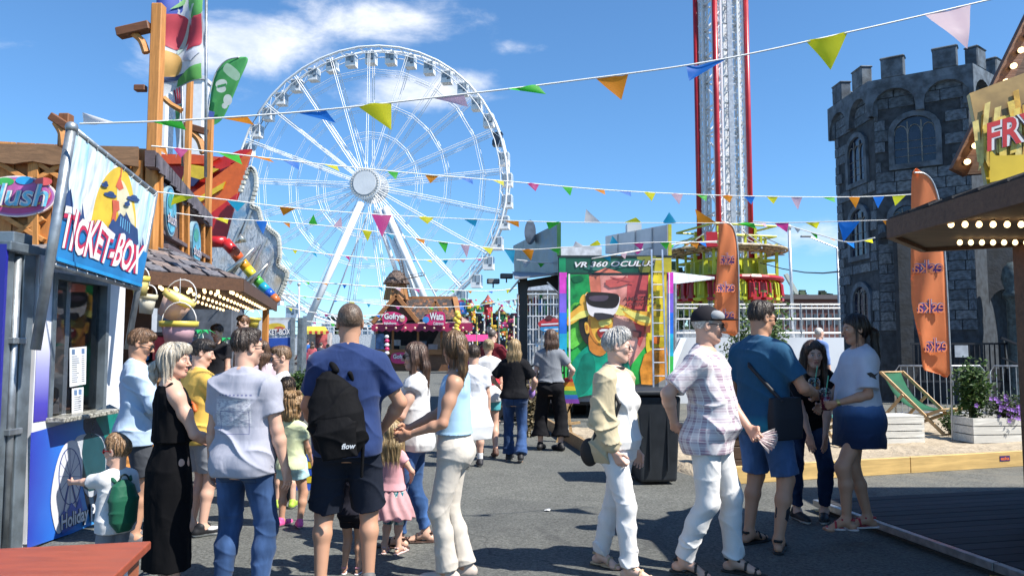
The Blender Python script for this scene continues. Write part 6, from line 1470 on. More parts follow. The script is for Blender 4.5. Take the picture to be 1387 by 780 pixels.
m_=MB();m_.beam(W(532,404,KY+1.4),W(618,404,KY+1.4),.22);m_.beam(W(616,404,KY+1.3),W(622,433,KY-.6),.3,.2);m_.build('ridge_board',kw,t)
m_=MB();m_.poly([W(514,434,KY-.7),W(561,434,KY-.7),W(536,403,KY-.7)],(0,1.2,0));m_.build('gable',kd_,t)
m_=MB();m_.beam(W(505,437,KY-.8),W(537,400,KY-.8),.22,.3,up=(0,1,0));m_.beam(W(537,400,KY-.8),W(566,436,KY-.8),.22,.3,up=(0,1,0));m_.build('barge_board',kw,t)
m_=MB();m_.beam(W(581,426,KY-.5),W(590,408,KY-.5),.15,.2,up=(0,1,0));m_.beam(W(590,408,KY-.5),W(600,426,KY-.5),.15,.2,up=(0,1,0));m_.build('dormer_board',kw,t)
pinkk=M((.60,.035,.16),.4,var=.08);wl_=M((.8,.78,.78),.5,var=0)
def ksign(out,txts,Y):
 A=Art((0,Y,0),(0,-1,0),.01,0.0);m_=MB();op=[(p.x,p.y) for p in spline([(x,y,0) for x,y in out],4)];m_.poly([W(x,y,Y) for x,y in op],(0,.08,0));sg=m_.build('sign',pinkk,t)
 for tx,q,b_ in txts:art_text(A,tx,q,M((.12,.02,.05),.5,var=0),bold=b_+.06);art_text(A,tx,q,wl_,bold=b_)
 return A,sg
A,sg=ksign([(519,425),(520,440),(535,441),(548,438),(551,431),(543,425),(532,422)],[('Gofry',((520.5,434.5),(542,434.5),(542,424),(520.5,424)),.03),('Bąbelkowe',((520.5,440),(537,440),(537,436),(520.5,436)),.02)],KY-1.15)
A.ell(545,431,4,5,M((.55,.3,.2),.5));A.ell(545,429,3,2.5,wl_);A.build('sign_print',t)
A,sg=ksign([(572,433),(577,427),(584,424),(592,422),(602,424),(602,440),(590,441),(578,439)],[('Wata',((582,433.5),(601,433.5),(601,423.5),(582,423.5)),.03),('Cukrowa',((587,440),(601,440),(601,436),(587,436)),.02)],KY-1.15)
A.ell(577,433,4.5,4.5,M((.05,.25,.6),.5));A.build('sign_print',t)
A,sg=ksign([(531,479),(550,478),(552,491),(532,491)],[('Gofry',((532.5,487.5),(549,487.5),(549,479.5),(532.5,479.5)),.03)],KY-.2);A.build('sign_print',t)
for k,(x,y,w,h) in enumerate(((536,460,12,8),(548,468,14,6),(572,462,10,9),(586,466,12,7),(607,462,9,10),(528,466,6,7))):pb(MB(),x-w/2,y,x+w/2,y+h,KY+.9,.3).build('display',M(((.55,.56,.58),(.38,.30,.2),(.2,.25,.32),(.6,.5,.5))[k % 4]),t)
m_=MB();pb(m_,509,452,520,474,KY-.05,.05);m_.build('menu_board',M((.10,.20,.42),.5,var=.3,scale=4),t)
for k in range(5):m_=MB();p=W(524,456+5.5*k,KY-.9);m_.ball(p,(.15,.15,.12),8);m_.build('lantern',(wl_,pinkk)[k % 2],t,True)
tp=W(537,388,KY+.6);m_=MB();zb_,zt_=zz(406,KY+.6),zz(384,KY+.6);m_.lathe([(.74,zb_),(.55,zt_)],(tp.x,KY+.6,0),10);m_.build('mill_body',kw,t)
for i in range(10):a_=6.28*i/10;m_=MB();m_.beam((tp.x+.74*math.cos(a_),KY+.6+.74*math.sin(a_),zb_),(tp.x+.56*math.cos(a_),KY+.6+.56*math.sin(a_),zt_),.07);m_.build('mill_stave',wood((.5,.26,.09),.6,'z',.5),t)
m_=MB();m_.lathe([(.80,zt_-.04),(.74,zt_+.08),(.62,zt_+.34),(.42,zt_+.56),(.2,zt_+.66),(0,zt_+.68)],(tp.x,KY+.6,0),12);m_.build('mill_cap',M((.13,.09,.07),.8,var=.5,scale=10,bump=.02,bscale=18),t)
m_=MB()
for r_,z_ in ((.82,zt_-.02),(.74,zt_+.10),(.64,zt_+.26),(.50,zt_+.44),(.32,zt_+.58)):
 for i in range(14):a_=6.28*(i+.5*(z_*7 % 1))/14;d=Vector((math.cos(a_),math.sin(a_),0));s_=Vector((-d.y,d.x,0));c=Vector((tp.x,KY+.6,z_))+d*r_;m_.add([c-s_*.16,c+s_*.16,c+s_*.14-d*.14+zv*.2,c-s_*.14-d*.14+zv*.2],[(0,1,2,3)],i % 2)
o=m_.build('mill_shingles',[M((.16,.11,.085),.8,var=.4),M((.10,.075,.065),.8,var=.4)],t);o['kind']='stuff'
hubp=W(549,378,KY-.3);m_=MB();m_.tube((tp.x,KY+.6,hubp.z),hubp,.06,n=6)
for a_ in (.2,1.77,3.34,4.91):
 d=Vector((math.cos(a_),0,math.sin(a_)));s_=Vector((-d.z,0,d.x));L=1.15
 m_.beam(hubp,hubp+d*L,.05,.05,up=(0,1,0));m_.beam(hubp+d*.25+s_*.17,hubp+d*L+s_*.17,.03,.03,up=(0,1,0))
 for k in range(6):m_.beam(hubp+d*(.25+.18*k),hubp+d*(.25+.18*k)+s_*.17,.025,.025,up=(0,1,0))
m_.build('mill_sail',M((.10,.06,.04),.7),t)
t=thing('balloon_column','yellow balloon column at the right corner of the waffle kiosk','balloons',(W(619,470,44).x,44,0));m_=MB()
for k in range(7):p=W(619+2*math.sin(k*2.4),424+4.2*k,44);m_.ball(p,.17,8)
m_.build('balloons',M((.75,.58,.08),.35),t,True);pipe(t,(W(619,470,44).x,44,0),W(619,430,44),.03,'pole')
t=thing('yellow_roofed_kiosk','far kiosk with yellow awning edged in red and white wavy panel','kiosk',(W(427,470,58).x,58,0))
pb(MB(),412,450,444,492,58.6,1.5).build('body',M((.40,.36,.34),.6,var=.3,scale=1.5),t);m_=MB();a,b,c,d=W(411,449,57.4),W(445,449,57.4),W(440,442,59),W(415,442,59);m_.add([a,b,c,d],[(0,1,2,3)]);m_.build('awning',M((.75,.55,.04),.5),t)
m_=MB()
for k in range(9):pb(m_,411+k*3.8,448,414.8+k*3.8,451.5+(k % 2),57.35,.05,k % 2)
m_.build('valance',[M((.6,.05,.04)),M((.75,.6,.1))],t);m_=MB();pb(m_,427,452,443,478,58.4,.1);m_.build('menu_panel',M((.55,.12,.12),.5,var=.9,scale=1.2),t)
# ---------------- VR booth ----------------
VY=16.0;t=thing('ride_booth','VR 360 OCULUS cinema trailer printed with shouting headset wearer','VR booth',(W(832,500,VY).x,VY,0))
xa,xb=W(757,400,VY).x,W(909,400,VY).x;ztop=zz(349,VY)
m_=MB();m_.box(((xa+xb)/2,VY+.12,(ztop+.35)/2),(xb-xa,.2,ztop-.35));m_.build('rear_wall',M((.30,.32,.34),.5),t)
m_=MB();m_.box(((xa+xb)/2,VY+3.2,.42),(xb-xa,6.0,.3));m_.build('floor',M((.04,.04,.045),.6),t)
m_=MB();m_.box(((xa+xb)/2,VY+3.2,ztop-.05),(xb-xa-.1,5.9,.08));m_.build('roof',M((.55,.57,.60),.5),t)
m_=MB();m_.box((xb-.06,VY+3.2,ztop/2+.2),(.08,5.9,ztop-.5));m_.build('side_wall',M((.30,.31,.33),.5),t)
for k in range(4):m_=MB();m_.tube((xa+.5+k % 2*1.5-.14,VY+1.2+(k//2)*3.5,.33),(xa+.5+k % 2*1.5+.14,VY+1.2+(k//2)*3.5,.33),.33,n=18);m_.build('wheel',M((.02,.02,.02),.7),t)
A=Art((0,VY,0),(0,-1,0),.0025,.03);PM=lambda c,v=.15,s=3:M(tuple(min(.86,q*1.4) for q in c),.32,var=v,scale=s)
A.poly([(757,349),(909,347),(909,369),(757,371)],PM((.012,.075,.045)));A.poly([(757,349),(766,349),(766,371),(757,371)],PM((.01,.2,.08)));A.poly([(880,347.4),(909,347),(909,369),(884,369)],PM((.42,.36,.03)));A.poly([(862,348),(888,347),(886,369),(866,369.5)],PM((.16,.17,.03)))
A.poly([(790,361),(850,351),(870,356),(815,367)],PM((.03,.12,.09)),3)
for m_2,b_ in ((M((.10,.02,.02),.5,var=0),.06),(M((.80,.80,.80),.5,var=0),.025)):art_text(A,'VR 360 OCULUS',((778,362.5),(887,360.5),(887,353),(778,355)),m_2,bold=b_,shear=.25)
A.poly([(767,372),(902,370),(902,512),(767,540)],PM((.02,.30,.05),.35,2.2));A.poly([(798,372),(846,371),(870,440),(840,470),(800,440)],PM((.56,.16,.10),.2,3),2)
A.poly([(812,372),(880,370),(880,460),(850,500),(820,460),(816,420)],PM((.62,.24,.20),.25,3));A.poly([(850,372),(880,370),(878,440),(866,470),(846,440)],PM((.42,.07,.07),.2,3));A.poly([(878,370),(902,370),(902,512),(884,515),(874,470)],PM((.60,.46,.03),.25,3))
A.poly([(822,440),(846,420),(862,450),(858,480),(830,490)],PM((.70,.34,.28),.2,4),3);A.poly([(872,480),(902,470),(902,512),(868,520)],PM((.58,.22,.03),.3,4),2);A.poly([(767,372),(797,372),(800,400),(780,430),(767,420)],PM((.01,.20,.05),.3,4))
A.poly([(767,420),(790,410),(800,440),(785,466),(767,470)],PM((.10,.42,.05),.3,4),2);A.poly([(820,380),(848,376),(852,384),(826,390)],PM((.40,.08,.07)),2);A.poly([(774,376),(786,374),(790,380),(778,383)],PM((.005,.09,.03)),3);A.line(826,376,858,383,2,PM((.30,.06,.06)));A.line(836,382,848,374,1.6,PM((.30,.06,.06)))
for k,(x,y,w,h,c) in enumerate(((884,388,10,14,(.45,.30,.02)),(888,420,12,18,(.30,.22,.02)),(876,440,10,22,(.20,.06,.03)),(862,452,12,10,(.10,.04,.04)),(888,460,10,12,(.5,.12,.02)))):A.poly([(x-w/2,y-h/2),(x+w/2,y-h/2+2),(x+w/2-1,y+h/2),(x-w/2+1,y+h/2-1)],PM(c))
tealp,tshade=PM((.005,.26,.16),.2,4),PM((.003,.15,.10),.2,4);sk1,sk2,sk3=PM((.66,.33,.045),.10,5),PM((.46,.17,.03),.12,5),PM((.80,.56,.14),.1,5);hr=PM((.02,.014,.012))
A.poly([(768,520),(772,496),(786,476),(804,464),(818,470),(832,464),(846,474),(851,492),(852,518),(820,530),(768,538)],tealp,3);A.poly([(786,486),(800,478),(806,500),(796,528),(776,534)],tshade,3);A.poly([(836,478),(848,484),(848,516),(838,522)],tshade,3)
A.poly([(784,430),(790,422),(800,420),(802,440),(797,456),(798,464),(794,466),(788,458),(784,446)],hr,3);A.poly([(798,452),(812,462),(822,458),(822,474),(812,482),(798,474)],sk2,3)
A.poly([(797,426),(812,424),(828,428),(829,440),(826,452),(822,462),(814,468),(806,464),(799,454),(796,440)],sk1,3);A.poly([(796,434),(799,432),(800,446),(805,458),(811,466),(806,464),(799,454),(795.5,444)],sk2,3);A.poly([(791,438),(796,437),(797,450),(793,451)],sk1,3);A.poly([(792.5,441),(795,440),(795.5,447),(793.5,447)],sk2,2)
A.poly([(816,430),(826,431),(827,438),(820,440),(815,437)],sk3,3);A.poly([(810,436),(817,432),(820,439),(824,441),(818,443),(812,442)],sk3,3);A.poly([(818,441),(824,441),(823,443.5),(818,443.5)],sk2,2)
A.poly([(808,448),(812,444.5),(820,444),(825,445),(824,452),(820,458),(813,458),(809,454)],PM((.22,.02,.02)),3);A.poly([(810.5,447.5),(814,445.6),(823,445.8),(822,448),(812,449.4)],PM((.75,.72,.68)));A.poly([(812,455),(817,452.5),(821,454),(818,457.4),(813.5,457.4)],PM((.50,.08,.06)),3);A.poly([(812,460),(820,460),(818,463),(813,463)],sk3,2)
A.poly([(768,432),(772,424),(784,414),(790,404),(798,404),(800,412),(804,418),(798,428),(788,430),(776,438),(768,441)],sk1,3);A.poly([(770,436),(786,422),(800,422),(796,428),(784,432)],sk3,3)
A.poly([(830,412),(842,414),(856,420),(870,422),(880,424),(880,440),(866,440),(852,432),(836,424)],sk1,3);A.poly([(838,416),(858,423),(878,430),(878,438),(858,432)],sk3,3)
for x,y in ((788,406),(793,403),(798,406)):A.ell(x,y,3,7,sk1,rot=.35)
for x,y in ((834,416),(836,421),(838,425)):A.ell(x,y,7,2.6,sk3,rot=.2)
A.poly([(793,404),(796,398),(834,401),(838,408),(834,422),(826,428),(806,430),(796,424)],PM((.62,.58,.58),.06),3);A.poly([(793,400),(800,396),(830,398),(837,402),(836,412),(828,418),(804,416),(794,410)],hr,3);A.poly([(798,402),(822,401),(818,408),(800,408)],PM((.07,.05,.07)),3);A.poly([(804,424),(826,426),(830,430),(808,434)],PM((.03,.025,.03)),2)
for txt,q in (('AMAZING',((841,409),(887,407),(887,401),(841,403))),('ADVENTURE',((843,416),(887,414),(887,409.5),(843,411)))):art_text(A,txt,q,PM((.08,.03,.03),0),bold=.03,shear=.2)
for x0,x1 in ((757,767),(902,909.5)):
 for k,(y0,y1,c) in enumerate(((370,398,(.55,.05,.42)),(398,424,(.16,.10,.50)),(424,452,(.02,.14,.60)),(452,482,(.02,.36,.55)),(482,512,(.04,.40,.08)))):A.poly([(x0,y0),(x1,y0),(x1,y1),(x0,y1)],PM(c))
A.line(770,372,771,540,2.2,PM((.75,.75,.75)));A.line(904,370,904,512,1.4,PM((.6,.6,.62)))
A.build('print',t)
m_=MB();pb(m_,755,369.5,910,372.5,VY-.06,.08);pb(m_,756,346,910,349,VY-.04,.06);m_.build('trim',M((.02,.03,.03),.4),t)
m_=MB();a,b=W(756,302,VY),W(756,369,VY);c,d=W(695,333,VY+5.6),W(697,376,VY+5.6);m_.add([a,b,d,c,a+Vector((.06,.0,0)),b+Vector((.06,0,0)),d+Vector((.06,0,0)),c+Vector((.06,0,0))],[(0,1,2,3),(7,6,5,4),(0,4,5,1),(3,2,6,7),(0,3,7,4),(1,5,6,2)])
def dkprint():
 m,N,b_=newmat('board_print');co=N.coord();n=N.noise(co,.9,4,.6,.5);N.put(b_.inputs['Base Color'],N.ramp(n,[(.35,(.035,.05,.065)),(.5,(.10,.12,.14)),(.62,(.05,.13,.24)),(.75,(.16,.10,.06))]));b_.inputs['Roughness'].default_value=.4;return m
m_.build('fold_up_board',dkprint(),t)
a_,b_=W(718,318,VY+2.6),W(718,318,VY+2.6);m_=MB();m_.poly([a_+Vector((.14*math.cos(q),-.1,.30*math.sin(q)+.05)) for q in [2*math.pi*i/20 for i in range(20)]],(0,.05,0));m_.build('round_badge',M((.09,.11,.14),.4,var=.5,scale=3),t)
m_=MB();m_.beam(W(757,302,VY),W(757,347,VY),.08);m_.build('green_post',M((.03,.13,.04),.5),t)
pl_=M((.46,.48,.49),.5,var=.1,scale=1);m_=MB();a,b,c,d=W(905,304,VY),W(905,348,VY),W(820,344,VY+5),W(820,320,VY+5);m_.add([a,b,c,d]+[p+Vector((.05,0,0)) for p in (a,b,c,d)],[(0,3,2,1),(4,5,6,7),(0,1,5,4),(3,7,6,2),(0,4,7,3)]);m_.build('fold_up_board',pl_,t)
for f in (.0,.2,.45,.75):p,q=a.lerp(d,f),b.lerp(c,f);m_=MB();m_.beam(p,q,.06);m_.build('board_rib',M((.36,.37,.38),.5),t)
m_=MB();m_.beam(W(907,304,VY),W(907,348,VY),.07);m_.build('yellow_post',M((.50,.48,.04),.5),t);m_=MB();pb(m_,850,303,869,345,VY+3,.3);m_.build('vent_box',pl_,t);m_=MB();pb(m_,759,334,815,347,VY+4,1.2);m_.build('roof_unit',M((.55,.56,.57),.5,var=.15),t)
m_=MB();a,b,c,d=W(757,371,VY+.3),W(757,371,VY+5.6),W(697,376,VY+5.6),W(700,383,VY+.6);a.z+=.02;m_.add([a,W(755,362,VY+5.6),W(694,368,VY+5.8),W(697,376,VY+.2)],[(0,1,2,3)]);o=m_.build('awning',M((.30,.32,.35),.5,var=.1),t);so2=o.modifiers.new('solid','SOLIDIFY');so2.thickness=.04
m_=MB();m_.box((xa-1.0,VY+3.1,.42),(1.9,5.6,.1));m_.build('entrance_deck',M((.03,.03,.032),.5,.3),t)
m_=MB();x5=W(709,400,VY+.8).x;m_.box((x5,VY+.8,zz(375,VY+.8)/2),(.17,.12,zz(375,VY+.8)));m_.build('awning_post',M((.012,.012,.014),.4),t)
m_=MB();m_.poly([W(x,y,VY+.75) for x,y in ((701,382),(757,372),(757,400),(745,385),(716,389),(712,399),(702,399))],(0,.05,0));m_.build('awning_shade_sheet',M((.015,.015,.018),.6),t)  # near-black sheet standing in for the shade under the awning
m_=MB();m_.beam(W(741,382,VY),W(757,397,VY),.025);m_.beam(W(704,378,VY+.8),W(690,395,VY+3),.03);m_.build('stay_rod',M((.4,.4,.42),.4,.7),t)
m_=MB();A0,A1=W(762,470,VY-.4),W(713,500,VY-.2)
for dz in (0,-.22,-.44):m_.tube(W(764,474,VY-.5)+Vector((0,0,dz)),W(716,498,VY-.1)+Vector((0,0,dz)),.02,n=6)
for f in (0,.25,.5,.75,1):p=W(764,474,VY-.5).lerp(W(716,498,VY-.1),f);m_.tube(p,(p.x,p.y,.1),.018,n=6)
for f in (0,.33,.66,1):p=W(712,497,VY).lerp(W(676,497,VY+.2),f);m_.tube(p,(p.x,p.y,.1),.02,n=6)
m_.tube(W(716,498,VY),W(676,497,VY+.2),.02,n=6);m_.tube(W(716,515,VY),W(676,515,VY+.2),.015,n=6);m_.build('stair_rail',M((.012,.012,.014),.4,.4),t)
for k in range(4):m_=MB();m_.box((xa-.15-.28*k,VY-.25,.40-.09*k),(.26,.8,.05));m_.build('step',M((.05,.05,.055),.5,.4),t)
m_=MB();m_.box((W(690,540,VY).x,VY+.1,.40),(1.0,.08,.75));m_.build('skirt_panel',M((.012,.012,.014),.6),t)
for k,(px,py,lab) in enumerate(((668,381,'black floodlight bar on the awning edge, left one'),(686,374,'black floodlight bar on the awning edge, nearer the booth'))):
 c=W(px,py,VY+5);tt=thing('floodlight',lab,'light',c,.2,'floodlights on the awning');m_=MB();m_.box((0,0,0),(.34,.16,.14));bevel(m_.build('housing',M((.02,.02,.02),.5),tt,local=True),.02);m_=MB();m_.box((0,-.09,0),(.30,.02,.10));m_.build('lens',M((.2,.2,.2),.2),tt,local=True);m_=MB();m_.tube((0,0,-.07),(0,0,-.18),.02,n=6);m_.build('bracket',M((.02,.02,.02)),tt,local=True)
t=thing('ladder','aluminium ladder leaning against the VR booth print','ladder',W(895,512,VY-.5));al=M((.62,.64,.65),.3,.8,.1)
l0,l1,r0,r1=W(885,512,VY-.55),W(882.5,338,VY-.12),W(903,512,VY-.55),W(897,338,VY-.12)
for a,b in ((l0,l1),(r0,r1)):m_=MB();a=Vector((a.x*(a.y-.15)/a.y,a.y-.15,0));m_.beam(a,b,.032,.028);m_.build('stile',al,t)
for k in range(13):f=(k+.4)/13.2;p,q=Vector((l0.x*.99,l0.y-.15,0)).lerp(l1,f),Vector((r0.x*.99,r0.y-.15,0)).lerp(r1,f);m_=MB();m_.tube(p,q,.014,n=6);m_.build('rung',al,t)
# ---------------- drop tower ----------------
DY=46.0;dc=W(983.5,400,DY+1.6);t=thing('drop_tower','red and white drop tower with yellow base and red seats','ride',(dc.x,DY+1.6,0));yelm=M((.52,.54,.03),.4,var=.12,scale=1.2);redm=M((.42,.012,.02),.35,var=.1,scale=1)
hw=1.08;zT=27.0;z0=1.2
corn=[(-hw,-hw),(hw,-hw),(hw,hw),(-hw,hw)]
rt=Matrix.Rotation(R(17),3,'Z');cp=lambda x,y,z:Vector((dc.x,DY+1.6,z))+rt @ Vector((x,y,0))
for x,y in corn:m_=MB();m_.tube(cp(x*1.04,y*1.04,z0),cp(x*1.04,y*1.04,zT),.165,n=8);m_.build('guide_rail',redm,t,True)
for x,y in corn:
 m_=MB();s=.36
 for dx,dy in ((-1,-1),(1,-1),(1,1),(-1,1)):m_.tube(cp(x*.72+dx*s/2,y*.72+dy*s/2,z0),cp(x*.72+dx*s/2,y*.72+dy*s/2,zT),.085,n=5)
 k=z0
 while k<zT-.9:
  for (ax1,ay1,ax2,ay2) in ((-1,-1,1,-1),(1,-1,1,1),(1,1,-1,1),(-1,1,-1,-1)):m_.tube(cp(x*.72+ax1*s/2,y*.72+ay1*s/2,k),cp(x*.72+ax2*s/2,y*.72+ay2*s/2,k+.45),.035,n=4,caps=False);m_.tube(cp(x*.72+ax2*s/2,y*.72+ay2*s/2,k+.45),cp(x*.72+ax1*s/2,y*.72+ay1*s/2,k+.9),.035,n=4,caps=False)
  k+=.9
 m_.build('corner_mast',wht2,t)
k=z0;i=0;m_=MB()
while k<zT-1.7:
 for a in range(4):
  (xa_,ya_),(xb_,yb_)=corn[a],corn[(a+1) % 4];q=.72;m_.tube(cp(xa_*q,ya_*q,k),cp(xb_*q,yb_*q,k),.07,n=5);m_.tube(cp(xa_*q,ya_*q,k),cp(xb_*q,yb_*q,k+1.7),.05,n=4) if (i+a) % 2 else m_.tube(cp(xb_*q,yb_*q,k),cp(xa_*q,ya_*q,k+1.7),.05,n=4)
 for x,y in corn:m_.beam(cp(x*.8,y*.8,k+.4),cp(x*1.03,y*1.03,k+.4),.12)
 k+=1.7;i+=1
m_.build('bracing',wht2,t)
m_=MB();m_.beam(cp(0,-hw*.9,z0),cp(0,-hw*.9,zT),.30,.22);k=z0
while k<zT:m_.beam(cp(-.35,-hw*.9,k),cp(.35,-hw*.9,k),.05);k+=.55
m_.build('cable_tray',M((.48,.50,.52),.4,.4),t)
m_=MB();m_.beam(cp(-hw*.1-.5,-hw*.5,z0),cp(-hw*.1-.5,-hw*.5,zT),.12);m_.build('cable',M((.06,.06,.06)),t)
rz_=zz(341,DY)
def ringpts(r,z,n=40):return [Vector((dc.x+r*math.cos(6.2832*i/n),DY+1.6+r*math.sin(6.2832*i/n),z)) for i in range(n)]
m_=MB();rw=3.7
for f,r_ in ((0,3.0),(.08,3.35),(.16,rw)):m_.path(ringpts(r_,rz_+f),.07,5,0,True)
a,b=ringpts(2.4,rz_-.05,40),ringpts(rw,rz_+.16,40);n_=40;m_.add(a+b,[(i,(i+1) % n_,n_+(i+1) % n_,n_+i) for i in range(n_)]);m_.build('light_ring',M((.46,.34,.18),.5,var=.5,scale=3),t)
m_=MB()
for r_,z_ in ((2.7,.0),(3.05,.05),(3.4,.1),(3.65,.15)):
 for p in ringpts(r_,rz_+z_-.02,64):m_.ball(p,.05,5)
m_.build('ring_lamps',M((.75,.60,.35),.4),t)
for i in range(10):a_=6.2832*i/10;d=Vector((math.cos(a_),math.sin(a_),0));c=Vector((dc.x,DY+1.6,0));m_=MB();m_.beam(c+d*1.9+zv*(rz_+1.2),c+d*rw+zv*(rz_+.2),.06);m_.beam(c+d*1.6+zv*rz_,c+d*rw+zv*rz_,.09);m_.build('ring_strut',M((.5,.5,.5),.4,.5),t)
zu,zl=zz(306,DY),zz(392,DY)
m_=MB()
for z_ in (zu,zz(320,DY),zz(352,DY),zz(372,DY)):m_.path([cp(x*2.0,y*2.0,z_) for x,y in corn],.07,6,0,True)
for x,y in corn:
 for q in (1.2,2.0):m_.beam(cp(x*q,y*q,zl-1.5),cp(x*q,y*q,zu if q<1.7 else zz(330,DY)),.16)
for a in range(4):
 (x1_,y1_),(x2_,y2_)=corn[a],corn[(a+1) % 4]
 for f in (.25,.5,.75):x,y=(x1_+(x2_-x1_)*f)*2.0,(y1_+(y2_-y1_)*f)*2.0;m_.beam(cp(x,y,zl-1.5),cp(x*.95,y*.95,zz(352,DY)),.26,.3);m_.beam(cp(x,y,zz(352,DY)),cp(x,y,zz(320,DY)),.14)
m_.build('carriage',yelm,t)
for a in range(4):
 (x1_,y1_),(x2_,y2_)=corn[a],corn[(a+1) % 4];m_=MB();m_.add([cp(x1_*1.7,y1_*1.7,zz(385,DY)),cp(x2_*1.7,y2_*1.7,zz(385,DY)),cp(x2_*1.6,y2_*1.6,zz(352,DY)),cp(x1_*1.6,y1_*1.6,zz(352,DY))],[(0,1,2,3)]);m_.build('carriage_panel',yelm,t)
m_=MB();pb(m_,957,314,972,334,DY-1.9,.5);m_.build('red_cabinet',redm,t)
for i in range(24):
 a_=6.2832*i/24;d=Vector((math.cos(a_),math.sin(a_),0));s_=Vector((-d.y,d.x,0));c=Vector((dc.x,DY+1.6,zz(398,DY)));m_=MB();q3=Matrix((s_,d,zv)).transposed()
 m_.box(c+d*2.9+zv*.2,(.50,.14,1.3),rot=q3);m_.box(c+d*3.15-zv*.35,(.50,.5,.14),rot=q3);m_.path([c+d*2.95+s_*.18+zv*.85,c+d*3.3+s_*.18+zv*.55,c+d*3.35+s_*.15-zv*.1],.07,5);m_.path([c+d*2.95-s_*.18+zv*.85,c+d*3.3-s_*.18+zv*.55,c+d*3.35-s_*.15-zv*.1],.07,5);seat=m_.build('seat',redm if i % 3 else yelm,t)
m_=MB();m_.path(ringpts(3.3,zz(378,DY),36),.16,6,0,True);m_.path(ringpts(2.6,zz(380,DY),36),.2,6,0,True);m_.build('seat_ring',redm,t)
m_=MB();m_.box((dc.x,DY+1.6,1.2),(7,7,2.4));m_.build('base',M((.4,.42,.44),.5,var=.2),t)
for a_,px in ((1,930),(-1,1042)):m_=MB();m_.tube(W(962 if a_>0 else 1000,318,DY),W(px,340,DY),.05,n=4);m_.build('stay',M((.3,.3,.3)),t)
t=thing('ride_awning','pale grey slanted awning between booth and orange flag','awning',W(935,380,24));m_=MB();m_.poly([W(908,368,20),W(968,375,23),W(968,378,23),W(912,385,20)],(0,.05,.0));m_.build('canvas',M((.5,.52,.55),.5),t);m_=MB();m_.tube(W(914,384,20),W(914,470,20),.05,n=6);m_.build('post',galv,t)
# ---------------- raised white platform with railing ----------------
t=thing('platform','raised white platform wall with pale grey railing','platform',W(1030,480,20.2));xa2,xb2=W(845,460,20.2).x,W(1143,460,20.2).x;zp=zz(457,20.2)
m_=MB();m_.box(((xa2+xb2)/2,21.7,zp/2),(xb2-xa2,3,zp));m_.build('wall',M((.68,.70,.72),.5,var=.06,scale=.8),t)
zr=zz(412,20.2);m_=MB()
for z_ in (zr,zr-.10,zp+.12,(zr+zp)/2+.05):m_.tube((xa2,20.4,z_),(xb2,20.4,z_),.028,n=6)
m_.build('hand_rail',galv,t)
q=MB();q.tube((0,0,0),(0,0,zr-zp),.014,n=5);me=q.mesh('baluster',galv);q=MB();q.tube((0,0,0),(0,0,zr-zp+.02),.035,n=6);mep=q.mesh('rail_post',galv);n=int((xb2-xa2)/.145)
for i in range(n+1):piece('rail_post' if i % 8==0 else 'baluster',mep if i % 8==0 else me,t,Matrix.Translation((xa2+(xb2-xa2)*i/n,20.4,zp)))
m_=MB();a=W(905,462,19.6);m_.poly([W(922,458,20.1),W(930,458,20.1),W(905,520,19.4),W(893,520,19.4)],(0,.1,0));m_.build('ramp_side',M((.45,.50,.56),.5),t)
# ---------------- distance ----------------
t=thing('warehouse','long low red brown harbour shed beyond the railing','building',W(1100,465,160));m_=MB();pb(m_,1030,404,1150,470,160,20);m_.build('wall',M((.16,.07,.06),.8,var=.2),t);m_=MB();pb(m_,1028,399,1152,405,159,22);m_.build('roof',M((.12,.10,.10),.8),t)
for k in range(12):m_=MB();pb(m_,1036+k*9.5,425,1041+k*9.5,440,159.8,.2);m_.build('window',M((.06,.07,.09),.2),t)
def treerow(name,label,px0,px1,ytop,Y,seed,h=None):
 rg_=random.Random(seed);o=thing(name,label,'trees',W((px0+px1)/2,466,Y));m_=MB();n=int((px1-px0)*16)
 for i in range(n):
  x=rg_.uniform(px0,px1);yt=ytop+5*math.sin(x*.21+seed)+3*math.sin(x*.53);y=yt+(466-yt)*rg_.random()**1.4;p=W(x,y,Y+rg_.uniform(0,8));r=rg_.uniform(.5,1.1)*Y/150
  d=Vector((rg_.gauss(0,1),rg_.gauss(0,1),rg_.gauss(0,1))).normalized();e=d.orthogonal().normalized();f=d.cross(e);m_.add([p+e*r,p+f*r,p-e*r,p-f*r],[(0,1,2,3)],rg_.randrange(3))
 f_=m_.build('foliage',[M((.04,.07,.03),.8,var=.3),M((.06,.09,.04),.8,var=.3),M((.03,.05,.03),.8,var=.3)],o);f_['kind']='stuff';o['kind']='stuff';return o
treerow('tree_line','dark distant tree line beyond the red harbour shed',1025,1150,404,230,3);treerow('tree_line','distant green trees behind the yellow roofed kiosk',440,520,440,190,5);treerow('tree_line','dark trees seen between VR booth and drop tower',905,960,366,70,8)
t=thing('crane','pale harbour crane jib leaning far beyond the railing','crane',W(1085,466,300));m_=MB();m_.beam(W(1086,410,300),W(1064,371,300),1.6,1.4);m_.build('jib',M((.5,.52,.45),.6),t);m_=MB();m_.beam(W(1086,410,300),W(1102,404,300),.6);m_.box(W(1086,440,300),(8,5,18));m_.build('tower',M((.35,.36,.36),.6),t)
t=thing('far_building','dark flat roofed building far behind the ferris wheel leg','building',W(480,466,175));m_=MB();pb(m_,465,438,520,468,175,20);m_.build('wall',M((.07,.08,.09),.7,var=.2),t);m_=MB();m_.tube(W(456,440,176),W(456,426,176),.5,n=6);m_.box(W(456,428,176),(2.2,2,.8));m_.build('mast',M((.1,.1,.1)),t);m_=MB();pb(m_,463,436,522,439,174.5,21);m_.build('roof',M((.10,.11,.12),.7),t)
